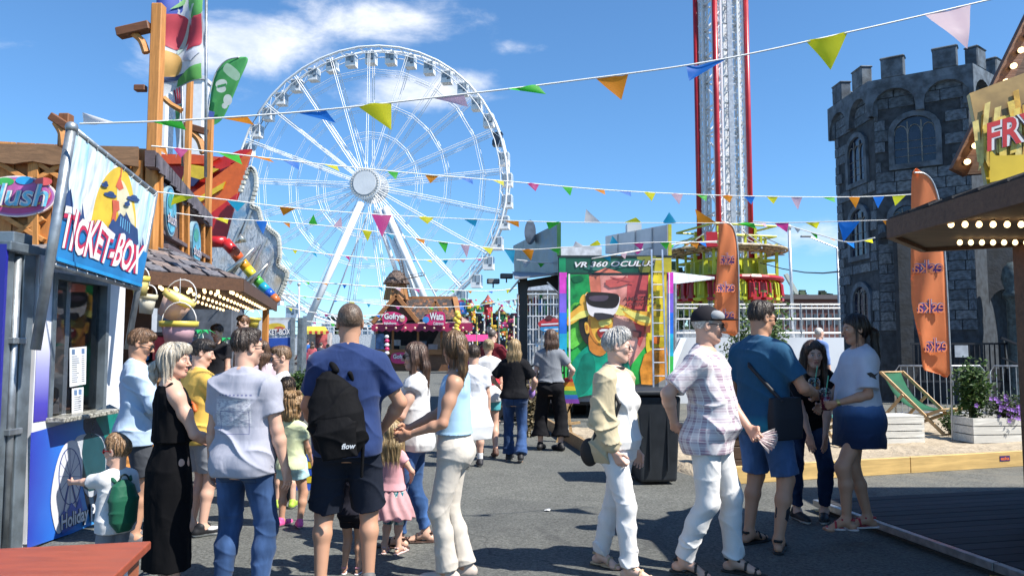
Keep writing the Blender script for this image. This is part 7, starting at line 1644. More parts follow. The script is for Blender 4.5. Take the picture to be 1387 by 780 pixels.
for px,py0,py1,Y,r,lab in ((1068.5,460,308,21.5,.05,'tall slim white pole standing on the white platform'),(405,470,385,60,.09,'slim grey pole behind the ticket stand')):
 a,b=W(px,py0,Y),W(px+8 if px>1000 else px,py0,Y);a=W(px+7 if px>1000 else px,py0+20,Y);b=W(px,py1,Y);t=thing('pole',lab,'pole',(a.x,a.y,0));m_=MB();m_.tube((a.x,a.y,0 if px<1000 else zp),b,r,r*.8,8);m_.build('shaft',M((.6,.62,.64),.4,.4),t,True);m_=MB();m_.ball(b,r*1.7,8);m_.build('finial',M((.5,.5,.5),.4),t,True)
t=thing('street_lamp','grey double armed street lamp left of the castle','street lamp',W(1136,466,60));b=W(1134,336,60);m_=MB();m_.tube((b.x,60,0),b,.12,.08,8);m_.build('pole',M((.4,.42,.44),.4,.5),t,True)
for s in (-1,1):e=b+Vector((s*1.6-.6,0,.9 if s<0 else .2));m_=MB();m_.tube(b,e,.05,n=6);m_.build('arm',M((.4,.42,.44),.4,.5),t);m_=MB();m_.box(e+Vector((s*.25,0,.02)),(.8,.3,.14));bevel(m_.build('lamp_head',M((.25,.26,.27),.4),t),.04)
t=thing('power_cable','black cable sagging between drop tower and castle','cable',W(1060,366,40));m_=MB();m_.path([W(x,y,Y) for x,y,Y in ((1030,356,44),(1060,364,40),(1090,369,34),(1115,370,29),(1145,367,23.5))],.028,5);m_.build('wire',M((.02,.02,.02)),t)
# ---------------- amusements between kiosk and booth ----------------
rg=random.Random(21);pal=[(.50,.03,.04),(.70,.42,.04),(.05,.30,.10),(.04,.16,.45),(.66,.64,.62),(.55,.06,.22),(.62,.20,.04),(.35,.05,.1)]
BY=52.0;t=thing('carousel','colourful carousel with red pointed roofs far behind the crowd','carousel',(W(664,470,BY).x,BY,0))
for k,(px,py,h,w) in enumerate(((661,399,11,14),(639,407,9,11),(678,414,9,12),(625,420,8,10))):
 p=W(px,py,BY+k);zb_=zz(py+h,BY+k);r=w*BY/1040/1.6;m_=MB();m_.lathe([(r,zb_),(r*.5,(zb_+p.z)/2-.05),(.02,p.z)],(p.x,BY+k,0),10);m_.build('roof',M((.34,.07,.05),.6,var=.25),t);m_=MB();m_.lathe([(r*.75,zb_-1.1),(r*.7,zb_)],(p.x,BY+k,0),8);m_.build('turret',M(pal[k],.5,var=.3),t);m_=MB();m_.lathe([(r*1.05,zb_-.12),(r*1.05,zb_+.02)],(p.x,BY+k,0),10);m_.build('cornice',M((.7,.5,.1),.5),t)
for k in range(60):
 x,y=rg.uniform(622,708),rg.uniform(406,462);w,h=rg.uniform(3,11),rg.uniform(3,10);m_=MB();pb(m_,x-w/2,y-h/2,x+w/2,y+h/2,BY+rg.uniform(-1.5,2.5),.4);bevel(m_.build('panel',M(pal[rg.randrange(8)],.4,var=.4,scale=2),t),.05,1)
m_=MB()
for k in range(160):p=W(rg.uniform(622,708),rg.uniform(405,462),BY-1.7+rg.uniform(0,.6));m_.ball(p,rg.uniform(.04,.08),6,rg.randrange(5))
m_.build('lamps',[M(c,.3,var=0) for c in ((.9,.75,.4),(.8,.2,.2),(.3,.6,.85),(.85,.85,.8),(.3,.7,.3))],t)['kind']='stuff'
def patchwork(key,cols,sc,dark):
 m,N,b=newmat(key);co=N.coord();v=N.n.new('ShaderNodeTexVoronoi');v.inputs['Scale'].default_value=sc;v.distance='MANHATTAN';N.l.new(N.mapping(co,(1,1,1.4)),v.inputs['Vector']);h=N.sep(v.outputs['Color'])[0]
 c=N.ramp(h,[(i/len(cols),q) for i,q in enumerate(cols)],'CONSTANT');N.put(b.inputs['Base Color'],N.mix(N.smooth(v.outputs['Distance'],.42,.6),c,dark));b.inputs['Roughness'].default_value=.4;return m
m_=MB();pb(m_,620,424,712,505,BY+2.6,2);m_.build('backdrop',patchwork('ride_panels',[(.10,.09,.10),(.50,.04,.06),(.66,.40,.05),(.08,.10,.12),(.05,.30,.14),(.05,.16,.45),(.70,.68,.66),(.55,.06,.25)],2.6,(.05,.05,.06)),t)
for k in range(9):m_=MB();x=626+10*k;m_.tube(W(x,505,BY-1),W(x,425+4*math.sin(k),BY-1),.07,n=6);m_.build('pillar',M((.65,.64,.62) if k % 2 else (.6,.5,.1),.4),t)
CY=36.0;t=thing('ride_fence','white lattice fence with coloured signboard behind the booth stairs','fence',(W(722,470,CY).x,CY,0));m_=MB()
for k in range(20):x=702+4*k;pb(m_,x-.45,392+(k % 5)*4,x+.45,510,CY+(k % 2)*.8,.05)
for y in (398,412,428,446,466):pb(m_,702,y-.7,780,y+.7,CY-.02,.04)
m_.build('lattice',M((.66,.68,.70),.4,var=.08),t);m_=MB();pb(m_,700,398,782,505,CY+2.8,.2);m_.build('rear_panel',patchwork('machine_panels',[(.50,.54,.58),(.66,.67,.68),(.30,.34,.40),(.58,.60,.62),(.40,.06,.08),(.70,.71,.72),(.06,.22,.42),(.12,.13,.15)],3.0,(.20,.22,.24)),t)
m_=MB();pb(m_,702,384,780,393,CY+.4,2.2);m_.build('roof_panel',M((.44,.48,.54),.5,var=.2),t)
A=Art((0,CY-.2,0),(0,-1,0),.01,.0);A.poly([(729,437),(742,430),(758,433),(764,442),(752,446),(734,445)],M((.5,.04,.05),.4),3);A.poly([(732,443),(762,442),(756,449),(738,450)],M((.05,.3,.6),.4),2);A.ell(748,452,8,3,M((.7,.35,.03),.4));A.ell(744,430,5,3,M((.1,.04,.04),.4));A.line(733,439.5,760,438,2,M((.7,.7,.75),.4,var=0));A.line(737,446.5,757,445.5,1.6,M((.75,.75,.8),.4,var=0));A.build('signboard',t)
for k in range(14):m_=MB();x=rg.uniform(700,776);pb(m_,x,rg.uniform(396,412),x+rg.uniform(2,6),rg.uniform(414,428),CY+rg.uniform(.9,2.2),.2);m_.build('machine_panel',M(pal[rg.randrange(8)],.4,var=.3),t)
for k,(px,py,c,lab) in enumerate(((646,478,(.50,.02,.16),'crimson pink bumper car beside the waffle kiosk'),(656,474,(.55,.04,.22),'magenta bumper car behind the striped woman'),(668,478,(.42,.02,.12),'dark pink bumper car near the red shirted man'))):
 p=W(px,py,40+k);tt=thing('bumper_car',lab,'bumper car',(p.x,p.y,.35),R(40*k),'pink bumper cars');m_=MB();m_.lathe([(.55,0),(.62,.12),(.58,.26),(.35,.40),(.1,.44)],n=14);m_.build('body',M(c,.25,var=.05),tt,True,local=True);m_=MB();m_.box((0,-.15,.62),(.5,.12,.55));bevel(m_.build('seat_back',M((.6,.1,.25),.4),tt,local=True),.04);m_=MB();m_.lathe([(.64,-.02),(.68,.06),(.64,.14)],n=14);m_.build('bumper',M((.03,.03,.03),.6),tt,local=True);m_=MB();m_.tube((0,-.3,.4),(0,-.35,1.9),.02,n=5);m_.build('pole',galv,tt,local=True)
t=thing('pink_stall','low stall with crimson pink awning right of the waffle kiosk','stall',(W(640,470,41).x,41.5,0));m_=MB();a,b,c,d=W(610,462,41),W(672,462,41),W(668,453,42.5),W(614,453,42.5);m_.add([a,b,c,d],[(0,1,2,3)]);m_.build('awning',M((.55,.04,.18),.5,var=.1),t)
for x in (612,640,670):m_=MB();m_.tube(W(x,462,41),Vector((W(x,462,41).x,41,0)),.04,n=6);m_.build('post',wht2,t)
m_=MB();pb(m_,612,486,670,507,42,1);m_.build('counter',M((.16,.03,.05),.5,var=.3),t)
b=G(893,660);t=thing('wheelie_bin','large black wheeled bin between old woman and old man','bin',(b.x,b.y+.38,0),R(6));bm=M((.020,.024,.030),.45,var=.15)
m_=MB();m_.add([(x*.235*s,y*.27*s,z_) for z_,s in ((.03,.88),(.96,1.06)) for x,y in ((-1,-1),(1,-1),(1,1),(-1,1))],[(3,2,1,0),(4,5,6,7),(0,1,5,4),(1,2,6,5),(2,3,7,6),(3,0,4,7)]);bevel(m_.build('body',bm,t,local=True),.03,3)
m_=MB();m_.box((0,-.01,1.0),(.56,.64,.06));bevel(m_.build('lid',bm,t,local=True),.02,2)
for s in (-1,1):m_=MB();m_.tube((s*.235,.2,.1),(s*.275,.2,.1),.10,n=18);w_=m_.build('wheel',M((.015,.015,.015),.7),t,local=True);m_=MB();m_.tube((s*.27,.2,.1),(s*.282,.2,.1),.05,n=12);m_.build('hub',M((.1,.1,.1),.5),w_,local=True)
m_=MB();m_.tube((-.22,.33,.93),(.22,.33,.93),.016,n=6);m_.build('handle',bm,t,local=True)
for x in (-.1,.1):m_=MB();m_.box((x,-.268,.5),(.02,.02,.7));m_.build('rib',bm,t,local=True)
p=G(1000,642);t=thing('wooden_tub','dark brown square plant tub behind the teal shirted man','planter',(p.x,p.y+.25,.0),R(5));m_=MB()
for i in range(3):m_.box((0,0,.09+.155*i),(.5,.5,.145))
bevel(m_.build('box',wood((.07,.04,.025),.7,'x',.6),t,local=True),.006,1);m_=MB();m_.box((0,0,.46),(.54,.54,.03));m_.build('rim',wood((.08,.05,.03),.7,'x',.6),t,local=True)
p=W(772,560,12.2);t=thing('wooden_easel','light wooden easel frame leaning by the old woman','easel',(p.x,p.y,0));m_=MB()
for a,b in (((758,578),(780,535)),((775,600),(768,540)),((752,604),(774,545))):m_.beam(W(*a,12.2),W(*b,12.2),.045,.03)
m_.build('frame',beech,t);m_=MB();m_.beam(W(752,575,12.2),W(786,572,12.2),.05,.04);m_.build('ledge',beech,t)
t=thing('wooden_border','low wooden border plank in front of the VR booth','edging',G(730,585));a,b=G(719,566),G(800,618);m_=MB();m_.beam(a+zv*.09,b+zv*.09,.05,.18);m_.build('board',wood((.34,.22,.11),.65,'x',.6),t)
shrub('dry_grass','dry beige ornamental grass beside the black stair rail',(W(715,560,12.9).x,12.9,0),.25,.2,.9,500,[(.32,.26,.16),(.24,.20,.12)],.12,None,20,50)
p=G(415,665);t=thing('toy_crate','blue and yellow slatted toy crates behind the curly haired girl','crate',(p.x,p.y+.1,0));
for i in range(5):m_=MB();m_.box((.0,.1,.035+.075*i),(.34,.3,.065));m_.build('slat',M((.03,.10,.50) if i % 2==0 else (.72,.55,.03),.4,var=.08),t,local=True)
# ---------------- bunting ----------------
PCOL={'g':(.07,.62,.06),'o':(.95,.33,.02),'b':(.02,.22,.78),'y':(.86,.82,.03),'p':(.74,.52,.62),'m':(.60,.06,.28),'w':(.78,.77,.76),'c':(.02,.38,.62)}
pmat={k:M(c,.5,var=.05,scale=5,trans=.72) for k,c in PCOL.items()}
cordm=M((.66,.66,.64),.6,var=0)
def bunting(label,pts,flags,rc=.006,seed=0):
 """pts: (px, py, Y) along the cord; flags: (px, colour, width px, height px, tip dx)"""
 P_=[W(*p) for p in pts];cpath=spline(P_,10,False);o=thing('bunting',label,'bunting',P_[len(P_)//2],0,'strings of coloured pennants');rg_=random.Random(seed)
 m_=MB();m_.path(cpath,rc,5);m_.build('cord',cordm,o)
 proj=[]
 for p in cpath:
  d=p-Vector((0,0,H0));f=d.y*_c+d.z*_s;proj.append((693.5+FPX*d.x/f,f))
 def at(px):
  for i in range(len(proj)-1):
   a,b=proj[i][0],proj[i+1][0]
   if min(a,b)<=px<=max(a,b) and a != b:t_=(px-a)/(b-a);return cpath[i].lerp(cpath[i+1],t_),proj[i][1]
  return (cpath[0],proj[0][1]) if abs(px-proj[0][0])<abs(px-proj[-1][0]) else (cpath[-1],proj[-1][1])
 for px,col,w,h,tx in flags:
  if seed in (2,3,4):w,h,tx=w*1.18,h*1.25,tx*1.1
  a,D=at(px-w/2);b,D2=at(px+w/2);k=D/FPX;c=a.lerp(b,.5)+Vector((tx*k,rg_.uniform(-.3,.3)*abs(h)*k,-h*k));n=6;vs=[];lift=rg_.uniform(-.25,.25)
  for j in range(n+1):
   f=j/n;l=a.lerp(c,f);r_=b.lerp(c,f);m=max(2,n-j)
   for i in range(n+1):
    g=i/n;p=l.lerp(r_,g);bow=math.sin(math.pi*g)*(1-f)*.18*w*k*lift*2+math.sin(f*4+seed+px)*.10*h*k*(f*(1.2-f));vs.append(p+Vector((0,bow,0))+Vector((0,0,math.sin(g*6.3+px)*.03*w*k*(1-f))))
  q=MB();q.add(vs,[(j*(n+1)+i,j*(n+1)+i+1,(j+1)*(n+1)+i+1,(j+1)*(n+1)+i) for j in range(n) for i in range(n)]);q.build('pennant',pmat[col],o,True)
bunting('nearest high string of large pennants rising to the top right',[(108,168,5.4),(250,163,5.4),(430,150,5.5),(610,130,5.5),(760,112,5.6),(960,84,5.6),(1150,44,5.7),(1350,-2,5.9)],
 [(135,'w',44,-14,-22),(222,'g',46,12,30),(315,'o',38,11,30),(421,'b',40,16,34),(508,'y',44,38,24),(606,'p',44,14,28),(706,'g',44,9,34),(829,'o',44,34,12),(958,'b',58,28,-26),(1120,'y',58,42,8),(1283,'p',64,62,14)],.007,1)
bunting('second string of pennants from the timber post to the castle',[(205,198,8.5),(300,207,9),(420,221,9.8),(560,235,10.5),(690,246,11.2),(830,258,12),(985,265,13),(1150,267,14),(1260,262,15)],
 [(217,'o',13,9,8),(245,'m',18,11,2),(308,'g',26,12,18),(352,'o',20,6,18),(394,'b',18,10,10),(447,'y',16,7,12),(532,'g',13,9,4),(585,'o',17,9,-2),(630,'b',16,7,10),(674,'y',14,6,8),(722,'m',14,9,3),(768,'g',13,10,4),(811,'o',13,6,8),(846,'b',14,6,8),(880,'y',14,10,2),(917,'p',14,12,2),(950,'g',13,7,6),(985,'o',13,8,3),(1015,'b',13,9,3),(1046,'y',14,8,2),(1079,'p',13,14,2),(1122,'g',14,6,8),(1157,'o',14,12,3),(1190,'b',14,13,0),(1218,'y',16,12,-6)],.008,2)
bunting('third string of pennants leaving the corner of the ticket banner',[(212,260,6.8),(300,270,7.6),(400,282,8.6),(520,291,10),(640,297,10.6),(760,301,10.8),(900,302,10.8),(1050,302,10.5),(1205,298,10)],
 [(250,'y',24,12,-16),(320,'c',22,12,2),(390,'o',20,9,-6),(517,'m',24,26,2),(577,'y',18,8,2),(637,'c',17,8,6),(692,'o',18,7,10),(750,'g',18,8,-6),(803,'w',20,-15,-8),(857,'y',20,-6,4),(907,'c',16,-12,0),(958,'o',22,-16,-14),(1010,'g',20,6,12),(1058,'m',18,10,8),(1100,'y',18,7,6),(1150,'b',26,22,-6),(1203,'o',14,8,2)],.006,3)
bunting('fourth string of pennants crossing in front of the ferris wheel',[(232,288,11),(300,296,11.5),(395,302,12),(495,312,12.6),(600,328,13.2),(700,338,14),(783,334,14),(900,328,14),(1030,330,14.5)],
 [(300,'y',16,6,8),(354,'b',14,15,3),(424,'g',11,-11,1),(388,'o',8,6,4),(457,'p',11,-12,4),(497,'y',12,12,1),(528,'c',11,7,4),(568,'o',13,6,6),(600,'g',12,12,3),(630,'p',11,14,2),(660,'y',14,8,4),(690,'c',13,16,5),(715,'o',14,12,4),(751,'g',13,6,5),(784,'w',14,-6,-4),(806,'y',14,-6,3),(832,'c',11,-10,-2),(865,'m',12,8,3),(900,'g',12,8,3),(940,'o',12,7,4)],.008,4)
def auto(label,pts,n,size,seed):
 rg_=random.Random(seed);ks='gobycpmw';x0,x1=pts[0][0],pts[-1][0]
 bunting(label,pts,[(x0+(x1-x0)*(i+.5)/n+rg_.uniform(-2,2),ks[(i+seed) % 8],size*rg_.uniform(.8,1.2),size*rg_.uniform(.3,.9),size*rg_.uniform(-.2,.8)) for i in range(n)],.016,seed)
auto('far low string of small pennants over the waffle kiosk roof',[(330,375,22),(450,384,24),(560,391,26),(660,394,28),(700,390,29)],15,7.5,5)
auto('far string of small pennants crossing in front of the windmill',[(380,398,24),(470,408,28),(560,416,32),(640,414,34),(700,405,34)],15,7,7)
auto('farthest string of tiny pennants left of the waffle kiosk',[(385,415,28),(430,424,30),(480,428,33),(520,426,35)],8,6,11)
auto('another far string of small pennants high before the ferris wheel',[(345,330,20),(450,345,23),(560,352,26),(660,350,28)],14,8,17)
auto('far string of tiny pennants low over the far crowd',[(385,432,30),(450,438,33),(505,440,36)],10,6,19)
auto('far string of pennants from booth roof to drop tower',[(700,352,17),(760,356,16.5),(850,342,16),(920,330,20),(985,326,26)],13,11,23)
auto('short low string of pennants from drop tower to castle',[(1020,300,20),(1060,304,19.5),(1110,318,19),(1150,328,18.5),(1185,322,18)],7,11,13)
# ---------------- garments with a pattern ----------------
def pat_plaid(N,co):
 x,y,z=N.sep(co);u=N.math('ADD',x,N.math('MULTIPLY',y,.7));c=None
 w=lambda v,f,ph,lo,hi:N.smooth(N.math('SINE',N.math('MULTIPLY_ADD',v,f,ph)),lo,hi)
 f=N.math('ADD',N.math('MULTIPLY',w(u,92,0,.1,.5),.45),N.math('MULTIPLY',w(z,92,1,.1,.5),.45));c=N.mix(f,(.62,.58,.60),(.30,.19,.26))
 g=N.math('MAXIMUM',w(u,184,1.2,.86,.95),w(z,184,.4,.86,.95));return N.mix(N.math('MULTIPLY',g,.75),c,(.72,.70,.70))
def pat_dip(N,co):
 z=N.math('MULTIPLY_ADD',N.noise(co,9,3),.07,N.sep(co)[2]);return N.ramp(z,[(.74,(.010,.020,.055)),(.90,(.018,.05,.13)),(1.03,(.10,.20,.42)),(1.16,(.52,.55,.64))])
def pat_band(N,co):
 z=N.sep(co)[2];m=N.math('MULTIPLY',N.smooth(z,.97,.975),N.math('SUBTRACT',1,N.smooth(z,1.10,1.105)));return N.mix(m,(.72,.71,.70),(.58,.03,.05))
def pat_print(N,co):
 x,y,z=N.sep(co);box=lambda a0,a1,b0,b1:N.math('MULTIPLY',N.math('MULTIPLY',N.math('GREATER_THAN',x,a0),N.math('LESS_THAN',x,a1)),N.math('MULTIPLY',N.math('GREATER_THAN',z,b0),N.math('LESS_THAN',z,b1)))
 bk=N.math('LESS_THAN',y,0.0);n=N.smooth(N.noise(N.mapping(co,(1,1,2.2)),34,4,.7),.44,.52);sk=N.math('MULTIPLY',N.math('MULTIPLY',box(-.125,.105,1.05,1.205),n),bk)
 c=N.mix(N.math('MULTIPLY',sk,.8),(.37,.375,.44),(.66,.66,.68));ln=N.math('MULTIPLY',N.math('SUBTRACT',box(-.09,.095,1.0,1.135),box(-.086,.091,1.004,1.131)),bk)
 d=N.math('MULTIPLY',box(-.10,.12,1.222,1.232),N.math('GREATER_THAN',N.math('SINE',N.math('MULTIPLY',x,260)),.0));return N.mix(N.math('MULTIPLY',N.math('MAXIMUM',ln,N.math('MULTIPLY',d,bk)),.8),c,(.10,.11,.24))
def pat_stripe(N,co):
 x,y,z=N.sep(co);return N.mix(N.smooth(N.math('SINE',N.math('MULTIPLY',N.math('ADD',x,N.math('MULTIPLY',y,.8)),260)),-.1,.1),(.62,.64,.68),(.20,.26,.42))
def pat_camo(N,co):return N.ramp(N.noise(co,14,2),[(.42,(.10,.10,.10)),(.5,(.22,.22,.20)),(.6,(.32,.31,.28))])
def pat_teal(N,co):return N.ramp(N.sep(co)[2],[(.92,(.025,.22,.33)),(1.25,(.016,.085,.17))])
def denim(c=(.035,.09,.22),pk=None):
 def f(N,co):
  n=N.noise(N.mapping(co,(1,1,.35)),6,3);r=N.mix(N.smooth(n,.40,.68),c,tuple(min(1,q*2.1+.015) for q in c))
  if pk:
   x,y,z=N.sep(co);ax=N.math('ABSOLUTE',x);bx=lambda a,b_,e,g:N.math('MULTIPLY',N.math('MULTIPLY',N.math('GREATER_THAN',ax,a),N.math('LESS_THAN',ax,b_)),N.math('MULTIPLY',N.math('GREATER_THAN',z,e),N.math('LESS_THAN',z,g)))
   ln=N.math('SUBTRACT',bx(.030,.125,pk-.13,pk),bx(.034,.121,pk-.126,pk-.004));ln=N.math('MAXIMUM',ln,N.math('MAXIMUM',bx(-1,.004,0,pk+.02),bx(-1,1,pk+.034,pk+.038)))
   r=N.mix(N.math('MULTIPLY',N.math('MULTIPLY',ln,N.math('LESS_THAN',y,0.0)),.6),r,tuple(q*.35 for q in c))
  return r
 return f
def tee(F,col,pat=None,key=None,fold=.006,**kw):return wear(F,'shirt',top_prims(F.S,**kw),cloth(col,pattern=pat,key=key),foldfn(fold,seed=F.loc.x*3,zones=[(F.S.hipz+.10,.08,1.1),(F.S.hipz+.42,.08,.5)]))
def legs(F,col,name='trousers',pat=None,key=None,fold=.006,**kw):
 kz=float(F.S.kn['R'][2]);return wear(F,name,leg_prims(F.S,**kw),cloth(col,pattern=pat,key=key),foldfn(fold,seed=F.loc.x*2+1,zones=[(kz,.10,.25),(.16,.10,1.1),(F.S.hipz-.05,.09,.6)],f=(9,9,19)))
def gear(F,name,label,cat,group=None):return thing(name,label,cat,F.loc,F.o.rotation_euler[2],group)
def skirt(S,tab,k=.03):return loft(S,tab,k,pw=2.0,clip=[(S.tp(0,0,tab[0][0]+.004).astype(f32),(-S.W).astype(f32))])
def matte(c,r=.6):return M(c,r,var=.08)
# ---- light blue shirt man
F=person('man in pale blue shirt looking down beside the ticket window',180,737,447,R(-62),'m',TAN,dict(look=(-.2,-.34,0),hand={'R':(.10,.30,1.10,(1,-.6,-.4)),'L':(-.06,.33,1.08,(-1,-.6,-.4))}),hands={'R':dict(curl=.7),'L':dict(curl=.7)},stubble=.15,brow=(.16,.08,.04))
tee(F,(.42,.54,.68),sleeve=1.55,collar=True,off=.022,hem=-.12,fold=.009);legs(F,(.05,.055,.065),'shorts',end=.82,flare=.012);shoes(F,(.10,.10,.11));hair(F,'short',(.14,.075,.038));glasses(F);band(F,'L')
t=gear(F,'phone','black phone held by the man in the pale blue shirt','phone');m_=MB();q=F.S.grip['R']*F.s;m_.box(q,(.075,.15,.010),rot=Matrix.Rotation(.5,3,'X'));bevel(m_.build('body',M((.01,.01,.012),.15),t,local=True),.003)
# ---- blonde woman in black dress
F=person('blonde woman in sleeveless long black dress with sunglasses on her hair',226,806,467,R(-48),'f',SKIN,dict(look=(-.75,-.02,0),hand={'R':(.13,.30,1.03,(.7,-1,-.3)),'L':(-.14,.24,1.05,(-.8,-1,-.2))}),hands={'R':dict(curl=.6),'L':dict(curl=.6)})
S=F.S;wear(F,'dress',top_prims(S,tank=True,off=.012,hem=.14)+[skirt(S,[(-.74,0,-.01,.20,.155),(-.45,0,-.01,.19,.15),(-.2,0,-.012,.195,.155),(-.05,0,-.015,.19,.145),(.05,0,-.008,.166,.122),(.13,0,0,.137,.108),(.2,0,0,.118,.09)])],cloth((.005,.005,.006),.95),foldfn(.006,f=(16,9,5),seed=2,vertical=.35))
sandals(F,(.05,.03,.02));hair(F,'bob',(.46,.40,.31),light=(.72,.68,.60),vol=1.2,amp=.005);glasses(F,(.04,.02,.03),up=True);S=F.S;wear(F,'hair',hair_prims(S,'ponytail',.12)[1:],hairmat((.48,.42,.33),(.74,.70,.62)),hairfold(S,.005))
# ---- grey tee man
F=person('man in grey printed t-shirt and blue jeans seen from behind',325,818,447,R(-12),'m',SKIN,dict(look=(-.5,0,0),foot={'L':(-.13,0,0,.25),'R':(.13,0,0,-.3)},hand={'R':(.27,.06,.83,(.5,-1,0)),'L':(-.27,.06,.84,(-.5,-1,0))}),stubble=.4,scalp=(.10,.07,.055),fat=.15)
tee(F,(.37,.37,.46),pat_print,'print',sleeve=.62,off=.02,hem=-.10,fold=.008);legs(F,(.03,.09,.24),pat=denim((.020,.050,.125),.845),key='d1',end=2,off=.014);shoes(F,(.05,.05,.06));hair(F,'fade',(.035,.022,.015));glasses(F)
# ---- backpack man
F=person('tall man in navy t-shirt and dark shorts wearing a backpack',468,806,412,R(6),'m',TAN,dict(look=(.2,0,0),foot={'L':(-.15,0,0,.3),'R':(.13,.05,0,-.2)},hand={'L':(-.19,.19,.92,(-1,-.5,0)),'R':(.20,.17,.97,(1,-.5,0))}),hands={'L':dict(curl=.6),'R':dict(curl=.6)},fat=.12,stubble=.3,scalp=(.12,.08,.055))
tee(F,(.015,.034,.115),sleeve=.68,off=.02,hem=-.08,fold=.008);legs(F,(.016,.020,.032),'shorts',end=.98,flare=.022,off=.018,fold=.009);shoes(F,(.12,.12,.12));hair(F,'buzz',(.10,.065,.042));glasses(F);band(F,'L',.93,(.02,.02,.02),.034)
S=F.S;t=gear(F,'backpack','black backpack slung on the back of the man in navy t-shirt','backpack');bk=cloth((.006,.006,.007),.8,fold=.010)
wear(F,'body',[P('loft',.03,o=np.array(S.tp(-.035,-.18,.06),f32),U=V3(.985,0,.17),V=V3(0,1,0),W=V3(-.17,0,.985),tab=[(-.14,0,0,.10,.06),(-.07,0,0,.155,.10),(.10,0,-.01,.165,.10),(.22,0,.01,.135,.08),(.31,-.01,.03,.075,.05),(.36,-.02,.05,.03,.03)],pw=2.4)],bk,foldfn(.014,seed=5),parent=t)
wear(F,'pocket',[P('loft',.02,o=np.array(S.tp(-.03,-.275,.0),f32),U=V3(.985,0,.17),V=V3(0,1,0),W=V3(-.17,0,.985),tab=[(-.08,0,.01,.10,.03),(.08,0,0,.12,.04),(.16,0,.01,.09,.02)],pw=2.5)],bk,foldfn(.008,seed=2),parent=t)
wear(F,'strap',[cone(S.tp(-.06,-.15,.42),S.tp(-.13,-.04,.505),.020,.022,.01),cone(S.tp(-.13,-.04,.505),S.tp(-.11,.12,.38),.022,.02,.01),cone(S.tp(-.11,.12,.38),S.tp(-.17,.04,.05),.02,.016,.01)],bk,parent=t)
wear(F,'strap',[cone(S.tp(.11,-.19,.02),S.tp(.10,-.17,-.20),.011,.009,.005),cone(S.tp(.02,-.14,.40),S.tp(.06,-.10,.30),.016,.014,.01)],bk,parent=t)
m_=MB();c=Vector(S.tp(-.0,-.332,-.02)*F.s);lettering(m_,'flow',[c+Vector((0,0,0)),c+Vector((.08,0,.004)),c+Vector((.08,0,.036)),c+Vector((0,0,.032))],0,.03,.2);m_.build('lettering',M((.6,.62,.64),.5,var=0),t,local=True)
# ---- boy pointing
F=person('small boy in red sunglasses and white t-shirt pointing at the printed wheel',152,800,592,R(52),'m',SKIN,dict(look=(.45,.0,0),hand={'L':(-.30,.47,1.22,(-.3,-.2,-1)),'R':(.24,.0,.78,(.4,-1,0))}),child=1,hands={'L':dict(curl=.45)},brow=(.22,.13,.07))
tee(F,(.62,.61,.60),sleeve=.8,off=.03,hem=-.13);legs(F,(.20,.21,.24),'shorts',end=.85,off=.02,flare=.01);shoes(F,(.3,.3,.32));hair(F,'short',(.22,.125,.06),vol=1.6,amp=.006,light=(.40,.26,.14));glasses(F,(.60,.02,.02),(.02,.005,.01),thick=.005)
S=F.S;t=gear(F,'backpack','small green backpack on the back of the pointing boy','backpack');gb_=cloth((.006,.085,.045),.6,fold=.006)
wear(F,'body',[P('loft',.03,o=np.array(S.tp(0,-.20,.05),f32),U=V3(1,0,0),V=V3(0,1,0),W=V3(0,0,1),tab=[(-.16,0,.0,.07,.04),(-.05,0,0,.15,.085),(.2,0,0,.165,.095),(.36,0,.02,.12,.07),(.42,0,.04,.05,.04)],pw=2.6)],gb_,foldfn(.008,seed=3),parent=t)
for sg in (-1,1):wear(F,'strap',[cone(S.tp(sg*.09,-.15,.46),S.tp(sg*.13,-.02,.545),.024,.024,.01),cone(S.tp(sg*.13,-.02,.545),S.tp(sg*.12,.12,.38),.024,.02,.01),cone(S.tp(sg*.12,.12,.38),S.tp(sg*.16,.0,.1),.02,.018,.01)],gb_,parent=t)
m_=MB();m_.path([Vector(S.tp(.05*math.cos(a),-.19,.47+.06*math.sin(a))*F.s) for a in [math.pi*i/8 for i in range(9)]],.006,5);m_.build('handle',M((.01,.02,.015),.6),t,local=True)
# ---- man in queue with black cap
F=person('person in yellow t-shirt, black cap and grey shorts hidden behind the blonde woman',266,724,461,R(-40),'m',SKIN,dict(look=(-.5,-.2,0),hand={'R':(.16,.28,1.08,(1,-.6,-.4))}),hands={'R':dict(curl=.6)})
tee(F,(.68,.42,.08),sleeve=.6);legs(F,(.26,.27,.29),'shorts',end=.8,off=.02,flare=.012);shoes(F,(.012,.012,.014),accent=(.55,.55,.55));hair(F,'short',(.03,.02,.015));cap(F,(.012,.013,.016),back=True)
S=F.S;t=gear(F,'shoulder_bag','orange chest strap bag on the person in the yellow t-shirt','bag');wear(F,'strap',[cone(S.tp(-.13,.10,.46),S.tp(.12,.145,.2),.018,.018,.01),cone(S.tp(-.13,.10,.46),S.tp(-.12,-.09,.50),.018,.018,.01),cone(S.tp(-.12,-.09,.5),S.tp(.14,-.12,.2),.018,.018,.01)],matte((.70,.14,.03)),parent=t);wear(F,'pouch',[ell(S.tp(.13,.14,.16),(.08,.04,.06))],matte((.05,.05,.06)),parent=t)
